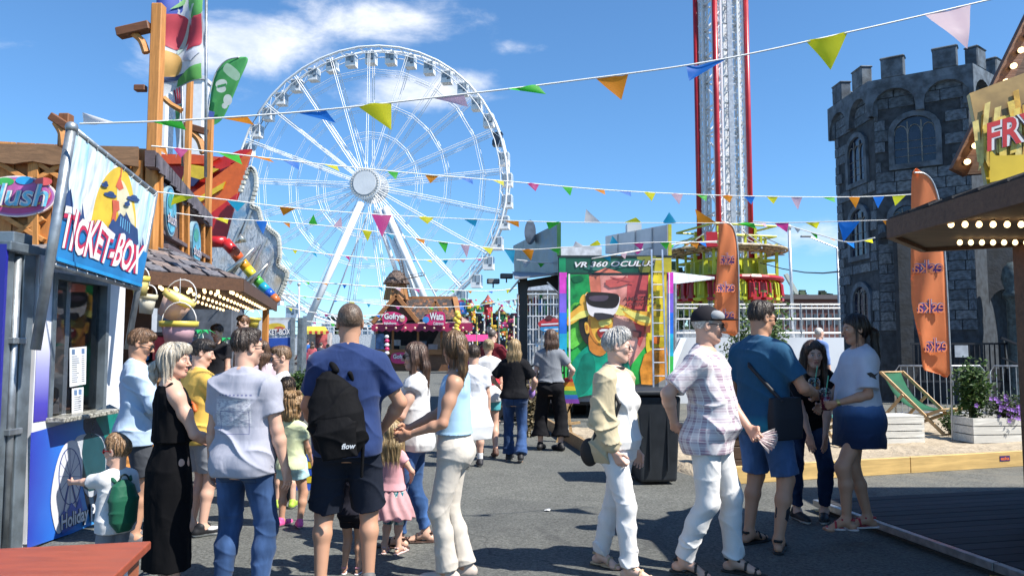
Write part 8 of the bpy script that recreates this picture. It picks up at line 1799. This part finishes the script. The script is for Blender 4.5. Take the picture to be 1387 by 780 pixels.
# ---- curly girl
F=person('curly haired little girl in pale yellow t-shirt, mint shorts and pink shoes',394,714,533,R(-8),'f',TAN,dict(look=(-.35,0,0),foot={'L':(-.15,.04,0,.3),'R':(.12,0,0,-.5)},hand={'R':(.22,.12,.85,(.5,-1,0))}),child=.9)
tee(F,(.60,.64,.38),sleeve=.6,off=.022,hem=-.04);legs(F,(.36,.52,.52),'shorts',pat=denim((.30,.46,.47)),key='d2',end=.42,off=.026,flare=.015);shoes(F,(.72,.10,.30),(.75,.55,.60));hair(F,'curly',(.26,.15,.065),light=(.50,.34,.17),amp=.006)
S=F.S;wear(F,'knee_pad',[cone(S.kn['L']+V3(0,.01,.08),S.kn['L']+V3(0,.01,-.08),.075,.068,.01)],matte((.018,.018,.02)))
# ---- boy with glasses, capped child, woman in pink
F=person('boy with glasses in white t-shirt turned left by the stall',383,660,470,R(105),'m',SKIN,dict(look=(.2,-.1,0),hand={'L':(-.2,.3,1.0,(-1,-1,0))}),child=.5,Y=8.2,brow=(.16,.1,.05))
tee(F,(.70,.70,.70));legs(F,(.06,.07,.10),'shorts',end=.9);shoes(F,(.3,.3,.3));hair(F,'fade',(.16,.095,.05));glasses(F,(.03,.02,.02),(.35,.36,.36))
S=F.S;t=gear(F,'shoulder_bag','black crossbody strap with pouch on the boy with glasses','bag');wear(F,'strap',[cone(S.tp(.10,.11,.44),S.tp(-.13,.13,.1),.014,.014,.01),cone(S.tp(.10,.11,.44),S.tp(.1,-.10,.48),.014,.014,.01)],matte((.01,.01,.01)),parent=t);wear(F,'pouch',[ell(S.tp(-.14,.12,.04),(.05,.04,.07))],matte((.012,.012,.012)),parent=t)
F=person('child in black cap standing before the boy with glasses',392,690,512,R(10),'m',SKIN,child=.8,Y=7.3);tee(F,(.03,.03,.035));legs(F,(.05,.05,.06),'shorts',end=.9);shoes(F,(.35,.5,.06));hair(F,'short',(.10,.06,.03));cap(F,(.008,.008,.009))
F=person('long haired woman in pale pink top by the TICKET-BOX stand',356,640,462,R(35),'f',SKIN,dict(look=(.3,0,0),hand={'L':(-.2,.3,1.05,(-1,-1,0))}),Y=9.6);tee(F,(.62,.50,.53),sleeve=.5);legs(F,(.10,.12,.18),end=2);shoes(F,(.5,.5,.5));hair(F,'long',(.09,.05,.028),.30)
F=person('vendor with sunglasses inside the slush stall',331,600,428,R(125),'m',PALE,dict(look=(0,-.2,0),hand={'L':(-.15,.35,1.2,(-1,-1,0))}),Y=11.6,base_z=.36);tee(F,(.66,.60,.62));legs(F,(.03,.03,.04));shoes(F,(.02,.02,.02));hair(F,'short',(.16,.08,.04));glasses(F)
F=person('dark clothed vendor bending at the slush machines',296,600,440,R(160),'m',SKIN,dict(look=(0,-.3,0)),Y=10.9,base_z=.2);tee(F,(.02,.02,.024));legs(F,(.03,.03,.04));shoes(F,(.02,.02,.02));hair(F,'short',(.05,.03,.02))
F=person('man in burgundy t-shirt leaning on the TICKET-BOX stand',410,533,467,R(70),'m',TAN,dict(hand={'L':(-.1,.42,1.2,(-1,-1,0)),'R':(.15,.3,1.1,(1,-1,0))},look=(.2,-.2,0)));tee(F,(.20,.02,.05),sleeve=.6,off=.024);legs(F,(.2,.2,.2),'shorts',pat_camo,'camo',end=.9,off=.02);shoes(F,(.04,.04,.04));hair(F,'buzz',(.06,.04,.03))
# ---- pink dress girl
F=person('blonde little girl in pink tulle dress beside the tall man',530,749,570,R(-14),'f',SKIN,dict(look=(.2,0,0),hand={'L':(-.22,.25,1.0,(-1,-.6,-.3)),'R':(.2,.2,.95,(1,-.6,-.3))}),child=1)
S=F.S;wear(F,'dress',top_prims(S,sleeve=.38,off=.018,hem=.03,arm_r=1.4),cloth((.66,.34,.37),.9,fold=.004),foldfn(.004));wear(F,'skirt',[skirt(S,[(-.34,0,0,.31,.28),(-.2,0,0,.28,.25),(-.06,0,0,.22,.19),(.06,0,0,.155,.125)])],M((.70,.40,.42),.9,var=.08,scale=14,trans=.3),foldfn(.012,seed=1,vertical=1.0))
legs(F,(.10,.28,.30),'leggings',lambda N,co:N.ramp(N.noise(co,40,2),[(.45,(.03,.16,.2)),(.55,(.55,.6,.55))]),'legg',end=1.15,off=.006);sandals(F,(.60,.42,.40));hair(F,'long',(.36,.25,.12),.34,light=(.62,.50,.30))
# ---- child hidden behind the tall man
F=person('child in pink strapped sandals hidden behind the tall man',476,776,600,R(-5),'f',TAN,child=.8);tee(F,(.02,.02,.03),hem=-.02);legs(F,(.015,.015,.02),'shorts',end=.5,off=.02);sandals(F,(.70,.30,.36),(.7,.66,.64));hair(F,'long',(.1,.06,.03),.2)
# ---- woman in white blouse
F=person('brown haired woman in sunglasses, white blouse and cropped jeans facing left',560,738,465,R(88),'f',SKIN,dict(look=(.25,-.05,0),hand={'L':(-.12,.28,1.03,(-1,-1,-.2)),'R':(.12,.30,1.03,(1,-1,-.2))},foot={'L':(-.1,.10,0,.2),'R':(.1,-.1,0,-.1)}),hands={'L':dict(curl=.6),'R':dict(curl=.6)})
tee(F,(.70,.69,.68),sleeve=.12,off=.024,hem=-.10,hang=1.02);legs(F,(.02,.06,.16),pat=denim((.020,.060,.16)),key='d3',end=1.88,off=.011);sandals(F,(.05,.025,.018));hair(F,'long',(.075,.04,.025),.34);glasses(F,(.03,.02,.015))
S=F.S;t=gear(F,'handbag','small black handbag held by the woman in the white blouse','handbag');q=S.grip['L'];wear(F,'body',[ell(q+V3(0,.0,-.05),(.05,.10,.07))],M((.012,.012,.014),.3),parent=t)
# ---- beige trousers woman
F=person('woman in pale blue crop top and long beige flared trousers',614,786,450,R(92),'f',TAN,dict(look=(-1.0,-.05,0),twist=-.1,hand={'L':(-.15,.30,1.04,(-.5,-1,-.3)),'R':(.10,.33,1.06,(1,-1,-.2))},foot={'L':(-.07,.04,0,.1),'R':(.07,-.08,0,-.1)}),hands={'L':dict(curl=.45),'R':dict(curl=.6)})
S=F.S;wear(F,'crop_top',top_prims(S,tank=True,off=.009,hem=.10),cloth((.36,.56,.74),fold=.003),foldfn(.002));legs(F,(.56,.51,.44),end=1.97,waist=.11,off=.010,flare=.035,fold=.003);shoes(F,(.50,.42,.36),(.6,.55,.5));hair(F,'ponytail',(.15,.085,.042),.20,light=(.34,.22,.11))
t=gear(F,'handbag','white leather shoulder bag on the woman in beige trousers','handbag');wl3=M((.72,.72,.72),.35,var=.04);wear(F,'body',[P('loft',.02,o=np.array(S.tp(.20,-.12,.17),f32),U=V3(.5,-.87,0),V=V3(.87,.5,0),W=V3(0,0,1),tab=[(-.14,0,0,.15,.035),(-.04,0,0,.17,.06),(.08,0,0,.12,.045),(.16,0,0,.05,.02)])],wl3,foldfn(.004),parent=t);wear(F,'strap',[cone(S.tp(.18,-.10,.33),S.tp(.145,-.02,.50),.012,.012,.005),cone(S.tp(.145,-.02,.5),S.tp(.17,.07,.34),.012,.012,.005)],wl3,parent=t)
# ---- walkers in the middle distance
F=person('dark haired boy in white t-shirt and striped shorts walking away',641,633,468,R(4),'m',SKIN,dict(foot={'L':(-.1,-.12,.0,.1),'R':(.1,.10,0,-.1)}),child=.35);tee(F,(.70,.71,.74),sleeve=.7,off=.024);legs(F,(.5,.5,.5),'shorts',pat_stripe,'st',end=.8,off=.022,flare=.01);shoes(F,(.02,.02,.025),(.5,.5,.5))
S=F.S
for k in 'LR':wear(F,'sock',[cone(S.an[k]-V3(0,0,.02),S.an[k]+V3(0,0,.10),.042,.046,.01)],matte((.72,.72,.72)))
hair(F,'short',(.045,.028,.018))
F=person('blonde woman in white top with a red band walking away',661,618,460,R(6),'f',SKIN,dict(foot={'L':(-.1,.12,0,.1),'R':(.1,-.14,.02,-.1,.03)}));tee(F,(.7,.7,.7),pat_band,'band',sleeve=.55,off=.022);legs(F,(.08,.38,.42),'shorts',end=.5,off=.02);shoes(F,(.10,.05,.035),(.05,.03,.03));hair(F,'bun',(.38,.28,.15),light=(.66,.54,.34))
F=person('long haired blonde girl in black t-shirt and flared jeans walking away',697,625,460,R(-6),'f',SKIN,dict(foot={'L':(-.09,.10,0,.15),'R':(.10,-.13,.03,-.1,.05)},hand={'L':(-.25,.22,1.06,(-1,-1,0)),'R':(.24,.16,.98,(1,-1,0))}));tee(F,(.012,.012,.014),sleeve=.75,off=.026,hem=-.01);legs(F,(.02,.055,.15),pat=denim((.014,.040,.11),.80),key='d4',end=1.97,flare=.05,off=.012);shoes(F,(.02,.02,.022),(.45,.45,.45));hair(F,'longback',(.36,.24,.11),.30,light=(.62,.46,.25))
S=F.S;t=gear(F,'drawstring_bag','lilac drawstring bag carried by the blonde girl in black t-shirt','bag');wear(F,'body',[ell(S.wr['R']+V3(.0,.0,.0),(.05,.06,.08),.02)],matte((.35,.20,.50)),foldfn(.006),parent=t);wear(F,'strap',[cone(S.wr['R'],S.sh['R']+V3(-.02,-.06,0),.009,.009,.005)],matte((.40,.26,.52)),parent=t)
F=person('brown haired girl in grey t-shirt and wide black trousers walking away',746,610,447,R(-2),'f',PALE,dict(foot={'L':(-.15,.06,0,.3),'R':(.14,-.02,0,-.6)},hand={'L':(-.28,.0,.84,(-1,-1,0)),'R':(.27,.15,1.0,(1,-1,0))},look=(.2,0,0)));tee(F,(.20,.215,.24),sleeve=.62,off=.022,hem=.06);legs(F,(.010,.010,.012),'culottes',end=1.72,waist=.12,flare=.075,off=.016,loose=2.2);shoes(F,(.010,.010,.012),(.02,.02,.02));hair(F,'longback',(.11,.062,.038),.17)
S=F.S;t=gear(F,'tote_bag','rainbow striped bag carried by the girl in grey t-shirt','bag')
c0=S.wr['R']*F.s
for i,col in enumerate(((.55,.03,.03),(.70,.25,.02),(.72,.55,.03),(.04,.35,.08),(.03,.14,.5),(.22,.05,.35))):
 m_=MB();z0_,z1_=.05-.062*i,.05-.062*(i+1);w0,w1=.05+.018*i,.05+.018*(i+1);y=-.06;m_.add([c0+np.array(p) for p in ((-w0,y,z0_),(w0,y,z0_),(w1,y,z1_),(-w1,y,z1_),(-w0,y+.05,z0_),(w0,y+.05,z0_),(w1,y+.09,z1_),(-w1,y+.09,z1_))],[(0,3,2,1),(4,5,6,7),(0,4,7,3),(1,2,6,5),(3,7,6,2),(0,1,5,4)]);m_.build('stripe',M(col,.6,var=.1),t,local=True)
F=person('man in dark red t-shirt and black trousers by the stairs',667,575,446,R(-30),'m',PALE,dict(hand={'R':(.2,.3,1.1,(1,-1,0))}),fat=.5);tee(F,(.16,.012,.02),sleeve=.65,off=.024);legs(F,(.012,.012,.014));shoes(F,(.02,.02,.02));hair(F,'buzz',(.10,.08,.07))
# ---- old woman
F=person('grey haired old woman in white trousers and beige jacket walking right',838,776,448,R(-126),'f',PALE,dict(look=(.52,-.05,0),twist=.05,foot={'L':(-.09,-.20,.0,.1,.02),'R':(.09,.14,0,-.05)},hand={'R':(.19,.08,.89,(.8,-1,0)),'L':(-.23,.04,.84,(-.5,-1,0))}),hands={'L':dict(curl=.5),'R':dict(curl=.7)},brow=(.30,.26,.22),fat=.30)
S=F.S;wear(F,'vest',top_prims(S,tank=True,off=.010,hem=-.03)+[ell(S.tp(sg*.07,.10,.30),(.068,.05,.062),.03) for sg in (-1,1)],cloth((.72,.71,.69),fold=.005),foldfn(.004,zones=[(1.1,.1,1.2)]));legs(F,(.72,.71,.70),end=1.97,off=.010,loose=1.1,flare=.014,fold=.006);sandals(F,(.45,.33,.2))
jk=top_prims(S,off=.028,hem=-.12,sleeve=1.72,arm_r=1.3);cl=(S.tp(0,.015,.2).astype(f32),S.V.astype(f32));jk[0].clip.append(cl);jk.append(cone(S.tp(.16,.02,.40),S.tp(.20,.06,.0),.035,.05,.03,clip=[]));wear(F,'jacket',jk,cloth((.50,.42,.27),.7,fold=.012),foldfn(.010,f=(8,8,24),seed=4,zones=[(1.05,.25,.9)]))
hair(F,'short',(.40,.38,.35),light=(.70,.68,.65),vol=1.5,amp=.004);glasses(F,(.35,.30,.28),(.40,.40,.40),thick=.0016);band(F,'L',.95,(.75,.75,.74),.030);wear(F,'necklace',[cone(S.neck+S.W*.01+S.V*.015,S.neck+S.W*.022+S.V*.015,.062,.062,.004,clip=[((S.neck+S.W*.018).astype(f32),S.W.astype(f32)),((S.neck-S.W*.0).astype(f32),-S.W.astype(f32))])],matte((.02,.02,.02)),vox=.6)
t=gear(F,'handbag','black shoulder bag hanging behind the old woman','handbag');wear(F,'body',[ell(S.tp(.15,-.15,-.06),(.055,.075,.10))],matte((.008,.008,.009),.7),foldfn(.006),parent=t);wear(F,'strap',[cone(S.tp(.18,-.10,.02),S.tp(.13,-.02,.49),.013,.013,.005),cone(S.tp(.13,-.02,.49),S.tp(.17,.10,.30),.013,.013,.005),cone(S.tp(.17,.10,.30),S.tp(.19,.0,.0),.013,.013,.005)],matte((.015,.015,.016)),parent=t)
# ---- old man
F=person('old man in cap, sunglasses, plaid shirt and white trousers',964,778,418,R(-118),'m',SKIN,dict(look=(.32,-.04,0),foot={'L':(-.12,.12,0,.1),'R':(.11,-.16,.02,-.1,.03)},hand={'R':(.13,-.20,1.0,(1,-.6,0)),'L':(-.20,.22,.95,(-1,-.8,0))}),hands={'L':dict(curl=.9),'R':dict(curl=.5)},fat=.65,brow=(.3,.26,.22),scalp=(.36,.30,.26))
S=F.S;tee(F,(.6,.55,.57),pat_plaid,'plaid',sleeve=.78,off=.022,hem=-.13,collar=True,fold=.007);legs(F,(.70,.69,.67),end=1.96,off=.011,loose=1.2,flare=.012,fold=.006);sandals(F,(.020,.018,.016));hair(F,'buzz',(.40,.38,.35));cap(F,(.022,.020,.024),patch=(.30,.31,.32));glasses(F,(.015,.015,.015))
t=gear(F,'folding_fan','patterned folding fan held by the old man','fan');q=S.grip['L']*F.s
for i in range(9):a=-.9+.2*i;d=Vector((-.5*math.sin(a)-.1,.85*math.cos(a),.5*math.sin(a)-.1)).normalized();s_=Vector((.3,.1,.95));m_=MB();q_=Vector(q);m_.add([q_-s_*.004,q_+d*.14-s_*.015,q_+d*.145+s_*.015,q_+s_*.004,q_+d*.08+Vector((.012,0,0))],[(0,1,4),(1,2,4),(2,3,4),(3,0,4)]);m_.build('leaf',M((.42,.30,.30) if i % 2 else (.60,.50,.46),.7,var=.3,scale=40),t,local=True)
# ---- teal man
F=person('man in teal t-shirt and denim shorts holding out a drink',1038,740,410,R(-52),'m',TAN,dict(look=(-.35,-.12,0),foot={'L':(-.13,-.02,0,.1),'R':(.14,-.06,0,-.5)},hand={'R':(.24,.29,1.09,(.8,-.5,-1)),'L':(-.2,.1,.9,(-.6,-1,0))}),hands={'R':dict(curl=.75,palm=(-1,.0,.2))},stubble=.45,scalp=(.10,.07,.055),fat=.1)
S=F.S;tee(F,(.016,.12,.2),pat_teal,'teal',sleeve=.72,off=.022,hem=-.09,fold=.007);legs(F,(.03,.08,.2),'shorts',denim((.045,.10,.22)),'d5',end=.92,off=.02,flare=.012);sandals(F,(.012,.012,.012));hair(F,'fade',(.035,.024,.018));glasses(F)
wear(F,'tattoo',[cone(S.kn['R']*.60+S.an['R']*.40,S.kn['R']*.38+S.an['R']*.62,.060,.050,.01,clip=[((S.kn['R']*.5+S.an['R']*.5+np.array([.016,-.018,0])).astype(f32),unit([-.67,.74,0]).astype(f32))])],M((.022,.022,.03),.6,var=.5,scale=40),vox=.6)
t=gear(F,'shoulder_bag','black shoulder bag hanging at the teal shirted man side','bag');wear(F,'body',[P('loft',.02,o=np.array(S.tp(.20,-.03,.0),f32),U=V3(.15,1,0),V=V3(-1,.15,0),W=V3(0,0,1),tab=[(-.15,0,0,.15,.04),(0,0,0,.155,.05),(.14,0,0,.145,.035)],pw=4)],matte((.012,.014,.022),.7),parent=t);wear(F,'strap',[cone(S.tp(.21,.06,.12),S.tp(.0,.155,.38),.014,.014,.005),cone(S.tp(0,.155,.38),S.tp(-.13,.0,.505),.014,.014,.005),cone(S.tp(-.13,0,.505),S.tp(-.0,-.15,.36),.014,.014,.005),cone(S.tp(0,-.15,.36),S.tp(.22,-.10,.12),.014,.014,.005)],matte((.012,.013,.018)),parent=t)
def drink(Fg,k,label,col,dz=.0):
 g=Vector(wpt(Fg,Fg.S.grip[k]))+Vector((0,0,dz));t=thing('drink_cup',label,'drink',g,0,'plastic cups of iced drink');m_=MB();m_.lathe([(.030,-.07),(.040,.03)],n=14);m_.build('juice',M(col,.15,var=.2,scale=25,spec=.7),t,True,local=True);m_=MB();m_.lathe([(.032,-.072),(.045,.06),(.044,.06)],n=14);m_.build('cup',glass((.9,.92,.93),.03,.8),t,True,local=True);m_=MB();m_.lathe([(.046,.058),(.044,.075),(.030,.095),(.0,.10)],n=14);m_.build('lid',glass((.92,.92,.94),.03,.8),t,True,local=True);m_=MB();m_.tube((0,0,.02),(.03,0,.19),.004,n=6);m_.build('straw',M((.1,.5,.3),.4),t,local=True)
drink(F,'R','orange drink cup in the hand of the teal shirted man',(.75,.22,.02),.03)
# ---- bending girl
F=person('girl in black t-shirt bending forward with hanging hands',1100,706,457,R(172),'f',SKIN,dict(H=1.66,lean=.62,hip=(0,-.16,-.02),look=(.05,-.10,0),foot={'L':(-.12,-.05,0,.3),'R':(.12,-.05,0,-.3)},hand={'R':(.05,.34,.70,(1,-.4,.2)),'L':(-.04,.36,.68,(-1,-.4,.2))}),hands={'L':dict(curl=.2,dirn=(.1,.1,-1),palm=(.6,-.6,0)),'R':dict(curl=.2,dirn=(-.1,.1,-1),palm=(-.6,-.6,0))})
tee(F,(.010,.010,.012),sleeve=.75,off=.026,hem=-.02,fold=.008);legs(F,(.012,.022,.055),pat=denim((.010,.022,.055)),key='d6',end=1.86,off=.011);shoes(F,(.012,.012,.013),(.55,.55,.55));hair(F,'long',(.045,.024,.015),.30,light=(.13,.075,.045))
# ---- girl in dip dyed dress on the deck
F=person('girl in white to navy dip dyed t-shirt dress standing on deck',1168,719,427,R(88),'f',TAN,dict(look=(.05,-.10,0),foot={'L':(-.1,.16,.03,.25,.03),'R':(.12,-.10,0,-.1)},hand={'L':(-.16,.24,1.04,(-.5,-.6,-1)),'R':(.10,.26,1.0,(1,-.6,-.4))}),hands={'L':dict(curl=.75,palm=(1,0,.2)),'R':dict(curl=.6)},base_z=.10,fat=.18)
S=F.S;wear(F,'dress',top_prims(S,sleeve=.85,off=.034,hem=-.1,hang=1.12)+[skirt(S,[(-.25,0,0,.235,.20),(-.05,0,0,.225,.185),(.15,0,0,.20,.16),(.3,0,0,.16,.12)])],cloth((.5,.5,.6),pattern=pat_dip,key='dip'),foldfn(.009,f=(9,9,6),seed=6));legs(F,(.02,.03,.06),'shorts',end=.3,off=.004);sandals(F,(.36,.03,.04),(.55,.52,.50));hair(F,'ponytail',(.018,.012,.010),.36,light=(.05,.035,.03));band(F,'L',.93,(.55,.42,.15),.032,metal=.8)
drink(F,'L','dark red drink cup held by the girl in dip dyed dress',(.28,.02,.06),.03)
m_=MB();c=Vector(S.sh['L']*.62+S.el['L']*.38)*F.s+Vector((-.088,0,-.02));m_.add([c+Vector(p) for p in ((0,-.05,.03),(0,-.015,.012),(0,.01,.03),(0,.045,.022),(0,.02,-.004),(0,.03,-.03),(0,0,-.012),(0,-.03,-.025),(0,-.02,0))],[tuple(range(9))]);m_.build('sleeve_print',M((.03,.02,.02),.6,var=0),F.o,local=True)
# ---- far figures
F=person('grey haired man in blue shirt standing before the white platform',1108,540,444,R(-70),'m',SKIN,Y=17.5);tee(F,(.12,.20,.42),sleeve=1.5);legs(F,(.06,.07,.1));hair(F,'buzz',(.45,.42,.38));shoes(F,(.03,.03,.03))
for px,Y,top,hd,sx,c1,c2,hc,lab in ((627,30,463,30,'f',(.06,.06,.08),(.3,.3,.32),(.1,.06,.03),'dark dressed woman in the crowd behind the boy with striped shorts'),(690,24,462,-60,'m',(.5,.5,.52),(.05,.06,.08),(.04,.03,.02),'man in white shirt at the foot of the black stairs'),(472,30,462,60,'f',(.05,.2,.3),(.1,.1,.12),(.2,.12,.06),'woman in teal top far behind the tall man shoulder'),(424,33,463,20,'f',(.45,.10,.12),(.05,.06,.1),(.08,.05,.03),'woman in red top in the far crowd left of the tall man'),(436,37,464,-20,'m',(.08,.09,.11),(.2,.18,.14),(.04,.03,.02),'man in dark shirt in the far crowd left of the tall man'),(445,34,466,40,'f',(.60,.42,.45),(.06,.08,.16),(.12,.07,.04),'woman in pink shirt in the far crowd left of the tall man'),(418,40,460,0,'m',(.03,.14,.45),(.1,.1,.12),(.05,.03,.02),'man in bright blue shirt in far crowd by the yellow kiosk'),(612,38,466,150,'f',(.55,.5,.5),(.1,.1,.2),(.2,.1,.05),'woman serving at the right end of the waffle kiosk')):
 F=person(lab,px,500,top,R(hd),sx,SKIN,Y=Y);tee(F,c1);legs(F,c2,end=.9 if sx=='m' else 2);hair(F,'short' if sx=='m' else 'longback',hc);shoes(F,(.1,.1,.1))
for k,(px,Y,lab) in enumerate(((421,30,'grey pushchair in the far crowd, nearer one'),(439,35,'grey pushchair in the far crowd, farther one'))):
 c=W(px,470,Y);t=thing('pushchair',lab,'pushchair',(c.x,Y,0),R(20+60*k),'pushchairs in the far crowd');m_=MB();m_.lathe([(.0,.42),(.24,.48),(.26,.75),(.22,.95)],n=12);m_.build('seat',matte((.16,.17,.19)),t,True,local=True);m_=MB();m_.lathe([(.30,.85),(.28,1.0),(.15,1.12),(0,1.14)],n=12);m_.build('hood',matte((.22,.23,.25)),t,True,local=True);m_=MB();m_.path([(-.2,-.35,.1),(-.2,.1,.6),(-.2,.45,1.05),(.2,.45,1.05),(.2,.1,.6),(.2,-.35,.1)],.018,6);m_.build('frame',M((.3,.3,.3),.3,.8),t,True,local=True)
 for x in (-.22,.22):
  for y in (-.35,.3):m_=MB();m_.tube((x-.02,y,.11),(x+.02,y,.11),.11,n=14);m_.build('wheel',matte((.02,.02,.02)),t,local=True)
